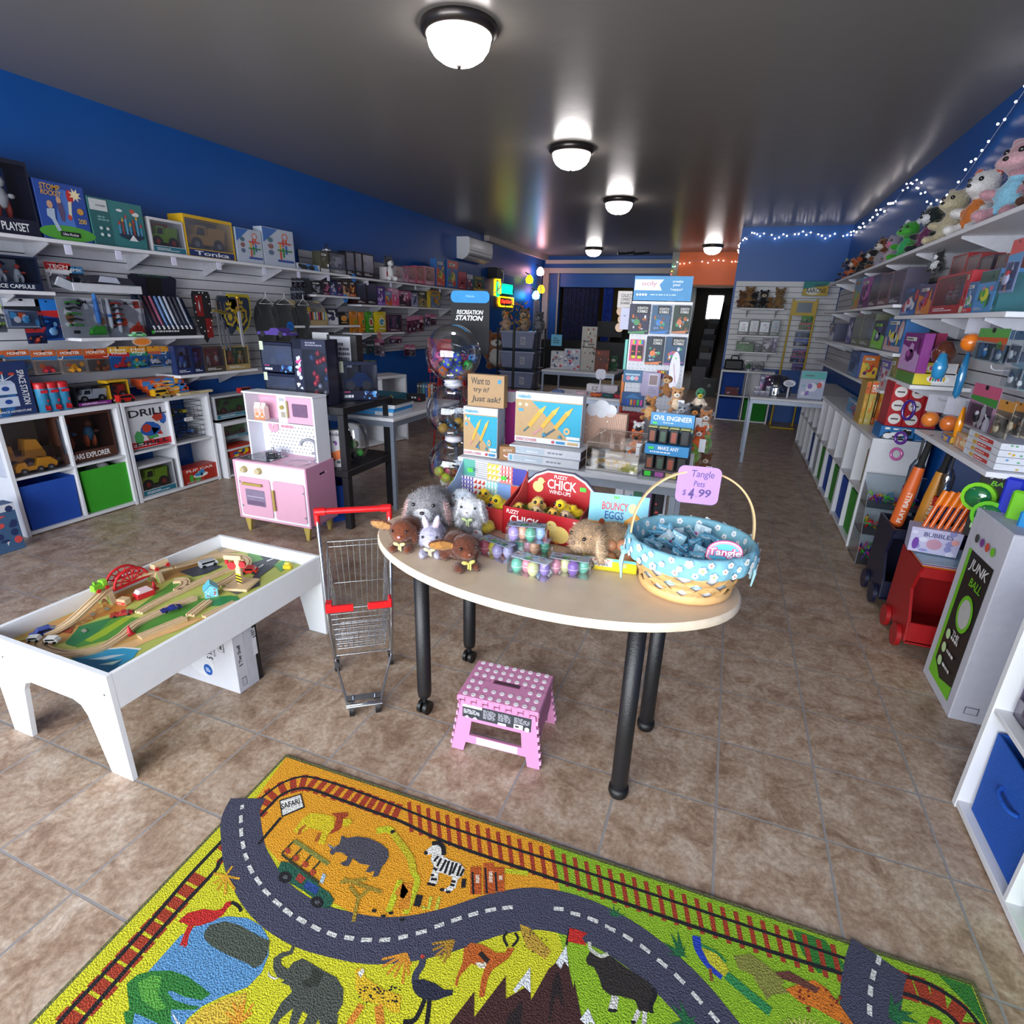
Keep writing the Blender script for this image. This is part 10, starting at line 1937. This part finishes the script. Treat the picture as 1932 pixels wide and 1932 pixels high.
for i,(y,z)in enumerate(((3.60,1.10),(3.30,1.12),(3.2,1.45),(3.05,1.30),(3.40,1.43),(2.95,1.10))):hook('metal display hook on the right slatted wall',1.08,y,z,-PI/2)
def hang(nm,l,cat,x,y,z,f):t=thing(nm,l,cat,(x,y,z),-PI/2+.8);f(t)
def balls(c):
 def f(t):b=MB();b.ell((0,0,0),.042,M(c,.25,coat=.6,var=.03),18);b.build('ball',t);b=MB();b.box(-.05,.02,.04,.05,.022,.13,'#a8a8b4');b.build('header_card',t)
 return f
hang('toy_ball','shiny orange ball pack hanging left of its twin','ball',1.07,3.62,.995,balls('#d8782a'));hang('toy_ball','shiny orange ball pack hanging to the right','ball',1.09,3.40,1.01,balls('#d06a28'));hang('toy_ball','orange and lime ball topped water blaster pack','ball',1.07,3.37,1.405,balls('#e0761c'))
def gog(t):
 for z,c in((0,'#3a1c7a'),(-.17,'#5a2a8a'),(-.27,'#b85a9a')):b=MB();n=20;b.tube([(.032*math.cos(2*PI*i/n),0,z+.055*math.sin(2*PI*i/n)*(1 if z==0 else .6))for i in range(n)],.009,M(c,.15,coat=1),8,closed=True);b.build('goggle_ring',t)
hang('swim_goggles','translucent purple swim goggles in a long clear pack','goggles',1.04,3.93,1.0,gog)
def tubef(c,h,w=.02):
 def f(t):b=MB();b.lathe([(0,-h),(w,-h*.9),(w*1.2,-h*.5),(w*.5,0),(0,0)],M(c,.2,coat=1),14);b.build('body',t)
 return f
hang('water_blaster','glossy blue water blaster hanging below the orange ball','water toy',1.06,3.33,1.36,tubef('#1c6a9a',.22,.016));hang('spinner_toy','yellow-orange plastic stick toy beside the orange balls','toy',1.06,3.18,1.12,tubef('#e08a0c',.15,.014))
hang('doll_figure','brown haired doll with pink shoes leaning on the yellow boxes','doll',1.10,3.80,1.40,tubef('#5a2c1c',.12,.05));hang('toy_slide','light blue and pink toy slide before the doll','toy',1.07,3.70,1.34,tubef('#2a8ac0',.14,.03))
for i in range(4):
 b=MB();z=.942+.027*i;b.cbox(0,0,0,.26,.33,.0255,M('#c8cad2',.5),.001);b.T=Tr(-.0006,.165,0)@Rz(-PI/2);art(b,.32,.0255,[('r',.35,.2,.8,.8,'#b83a3a'),('r',.2,.2,.33,.8,'#c8a04a'),('l',.38,.3,.78,.7,1,'#e0c8c0')]);b.T=Tr(.13,-.0006,0);art(b,.25,.0255,[('e',rn.random(),rn.uniform(.2,.8),.02,.14,rn.choice(['#4a8ac0','#5aa070','#c8a03a']))for _ in range(9)])
 tag(b.build('toy_carton',loc=(1.04,2.66,z)),['lowest','second','third','top'][i]+' white dotted carton with red labels in the stack on the lowest right shelf','carton')
SZ=1.946
for(y,s,m_,f,be,ear,sn,l)in((3.16,2.0,'#3a1c12','#7a4a30','#6a3a20','#8a4a28',.8,'dark brown plush bear at the right edge of the top shelf'),(3.55,2.5,'#a87a84','#c0949c','#7ab0c8','#b88a94',1.2,'big pink plush elephant with light blue belly, top right shelf'),(4.0,2.3,'#c8c4c4','#d8d4d4','#b86420','#c84a2a',.7,'white and ginger plush dog with red bow, top right shelf'),(4.42,2.2,'#a89c80','#b8ac90','#b0a488',None,.9,'cream long-necked plush beside the ginger and white dog'),(4.85,2.1,'#0e1c1a','#c8c8cc','#5a1c4a','#c8c8cc',.6,'black and plum plush with white eyes, top right shelf'),(5.38,2.0,'#2f8a24','#3fa030','#2a9a5a','#c8c4d0',1.2,'bright green plush frog on the top right shelf'),(5.85,1.7,'#8a8094','#b86a8a','#a894a0',None,.6,'grey and pink plush cat behind the frog'),(6.2,1.9,'#6a3a18','#c8c0b8','#8a8890','#3a2010',.8,'brown and white plush beagle on the top right shelf'),(6.65,1.6,'#17161a','#c8c8c8','#2a282c',None,.6,'black and white plush skunk on the top right shelf'),(7.1,1.7,'#121216','#a84a24','#1c1a20','#a83a1c',.9,'black plush bat with rust wings on the top right shelf'),(7.55,1.6,'#b8541c','#c8c0b8','#c8682c',None,.7,'orange plush fox at the far end of the top right shelf'),(7.95,1.8,'#1c2448','#3a3a5a','#2a3468','#c8c83a',1.0,'navy plush dragon, farthest on the top right shelf')):bigplush(l,1.14,y,SZ,-1.0,s,m_,f,be,ear,sn=sn)
bigplush('small black and white plush penguin above the paper doll box',1.10,4.35,1.785-.0,-1.0,.9,'#0c0c10','#c8c8cc','#c8c8cc')
t=thing('string_lights','string of tiny white fairy lights along the right wall and rear wall top','string lights',(0,0,0))
rn=random.Random(17);path=[(1.30,4.35,2.74),(1.30,4.62,2.62),(1.30,4.86,2.52),(1.30,5.1,2.42),(1.30,5.4,2.36),(1.30,5.8,2.46),(1.30,6.2,2.62),(1.30,6.6,2.71),(1.30,7.2,2.64),(1.30,7.9,2.68),(1.30,8.7,2.63),(1.30,9.55,2.69),(1.0,9.57,2.66),(.7,9.57,2.70),(.4,9.57,2.66),(.1,9.57,2.70),(-.08,9.57,2.62),(-.14,10.4,2.62),(-.14,11.4,2.66),(-.14,12.7,2.60),(-.6,12.76,2.62),(-1.25,12.76,2.60),(-1.40,12.7,2.4),(-1.38,12.7,1.9)]
pp=bez(path,6);b=MB();b.tube(pp,.003,'#8a90a8',4);b.build('wire',t)
W_=M('#fff4f0',.4,var=0,emit=7);nb=0
for i,p in enumerate(pp):
 if i%2==0 or(p[1]>6 and i%3):
  c=W_ if not(p[1]>12.6 and p[2]<2.5)else M(['#ff3030','#30ff80','#ffc020'][i%3],.4,var=0,emit=12)
  b=MB();b.ell((p[0]-(.02 if p[1]<9.5 else 0),p[1]-(.015 if p[1]>9.5 else 0),p[2]-rn.uniform(-.02,.05)),.007 if p[1]<7 else .010,c,8);b.build('bulb',t);nb+=1
cube_unit('white cube shelf with blue and green bins at the rear wall',-.10,9.25,0,cols=2);fbin('blue bin in the lower left cube at the rear',.09,9.27,0,'#12429a',h=.31,handle=False);fbin('green bin in the lower right cube at the rear',.465,9.27,0,'#14781c',h=.31,handle=False)
b=MB();b.box(-.155,0,0,.155,.2,.33,M('#123f94',.85));tag(b.build('fabric_bin',loc=(.09,9.33,.402)),'blue bin behind the small toys in the upper left cube, rear','storage bin')
boxthing('toy_box','red and silver trays in the upper left cube at the rear','toy box',.10,9.28,.402,0,.2,.12,.04,'#6a1c24',[('n',2,10,.05,.1,.95,.9,['#b8b8c4','#8a2430','#3a3a5a'],.1)])
gtable('white steel legged table in front of the rear cubes',.26,1.26,6.45,7.05)
t=thing('clear_dome','grey clear dome display of small toys on the rear table','display case',(.52,6.75,.722));b=MB();b.lathe([(.15,0),(.15,.10),(.12,.19),(.04,.22),(0,.22)],clear('#b8bcc8',k=.2),20);b.build('dome',t);b=MB();[b.ell((rn.uniform(-.1,.1),rn.uniform(-.1,.1),rn.uniform(.02,.08)),.02,rn.choice(['#5ab0d0','#c8c8d8','#8a8ac0']),8)for _ in range(12)];b.build('small_toys',t)
b=MB();n=20;b.prism([(.06*math.cos(2*PI*i/n),.15+.036*math.sin(2*PI*i/n))for i in range(n)],0,.004,'#d0d0dc','xz');b.box(-.008,0,0,.008,.004,.12,'#d0d0dc');art(b,.09,.05,[('l',.1,.1,.9,.9,3,'#3a3a6a')],z0=.125);tag(b.build('sign',loc=(.625,6.58,.722)),'white oval speech sign on the rear table','sign')
YM=M('#b8981c',.45);t=thing('yellow_stand','yellow metal display stand with screen sign before the rear wall','display stand',(.86,9.1,0));b=MB()
for x in(-.15,.15):b.tube([(x,0,.02),(x+.005,.02,1.8)],.014,YM,8);b.tube([(x,-.2,.02),(x,.3,.02)],.014,YM,8)
b.tube([(-.15,-.2,.02),(.15,-.2,.02)],.014,YM,8);b.build('frame',t);b=MB();b.box(-.16,.0,1.58,.16,.03,1.77,YM);b.box(-.09,-.004,1.62,.10,0,1.75,M('#4a5a6a',.3));b.build('header',t)
for i,(x,z,s,m_,l)in enumerate(((.13,1.674,2.1,'#8a6438','tan teddy bear behind the first black one'),(.20,1.674,1.6,'#0f0e10','black teddy bear on the left of the rear shelf'),(.33,1.674,1.75,'#0d0c0e','black teddy bear with pale muzzle on the rear shelf'),(.42,1.674,1.1,'#8a5c2c','small golden teddy bear between larger ones'),(.54,1.674,2.0,'#86683e','large light brown teddy bear on the right of the rear shelf'),(.04,1.674,1.7,'#6a4220','brown teddy bear slumped at the left end of the rear shelf'))):bigplush(l,x,9.42-.03*(s<1.8),z,0,s,m_,'#c8b8a0' if i==2 else m_,m_,cat='teddy bear')
boxthing('wall_sign','teal and yellow sign card with black lettering on the rear slatted wall','sign',.98,9.30,1.85,0,.32,.19,.01,'#1c7a7a',[('p',[(0,.0),(1,0),(1,.75),(0,.45)],'#b89a2a'),('e',.4,.3,.3,.25,'#d8d8d0'),('t',.45,.62,.9,.82,'CRAZY','#17171a',.1),('t',.1,.18,.92,.52,'AARONS','#17171a')])
t=thing('black_bag','black leather look case on top of the rear cubes','bag',(.06,9.3,.776));b=MB();b.cbox(-.13,0,0,.14,.18,.15,'#101014',.02);b.build('body',t);b=MB();b.tube(bez([(-.04,.09,.15),(-.03,.09,.20),(.05,.09,.20),(.06,.09,.15)],4),.01,'#101014');b.build('handle',t)
for i in range(2):t=thing('toy_pack',['clear pack with green toy on the rear cubes','clear pack with silver rings on the rear cubes'][i],'toy pack',(.28+.15*i,9.32,.776));b=MB();b.ell((0,.05,.06),(.04,.03,.04),['#2a7a4a','#8a8c94'][i],8);b.build('toy',t);b=MB();b.cbox(-.065,0,0,.065,.1,.14,clear(k=.2),.01);b.build('shell',t)
b=MB();b.prism([(-.12,0),(.12,0),(.14,.36),(-.14,.36)],0,.26,'#101012','xz');b.box(-.03,-.003,.2,.03,0,.26,'#8a8a90');tag(b.build('trash_bin',loc=(-.32,12.1,.001)),'black waste bin in the corridor doorway','waste bin')
b=MB();b.prism([(12.95,0),(17.5,0),(17.5,1.9)],-.35,-.13,M('#6a645c',.7),'yz');tag(b.build('stair_side'),'grey sloping stair side in the dark corridor','stairs');b=MB();b.tube([(-.38,12.95,.15),(-.38,17.3,1.95)],.035,BLACK,8);tag(b.build('hand_rail'),'black sloping hand rail in the corridor','hand rail')
for i in range(9):boxthing('stored_frame','stored grey panel or carton in the dim corridor','stored panel',-.62+.03*(i%3),13.4+.45*i,.001,.2*(i%2),.30-.02*(i%4),.5+.13*i,.1,['#5a5a60','#3a3a40','#7a7a84','#4a4440'][i%4],[],group='panels stored in the corridor')
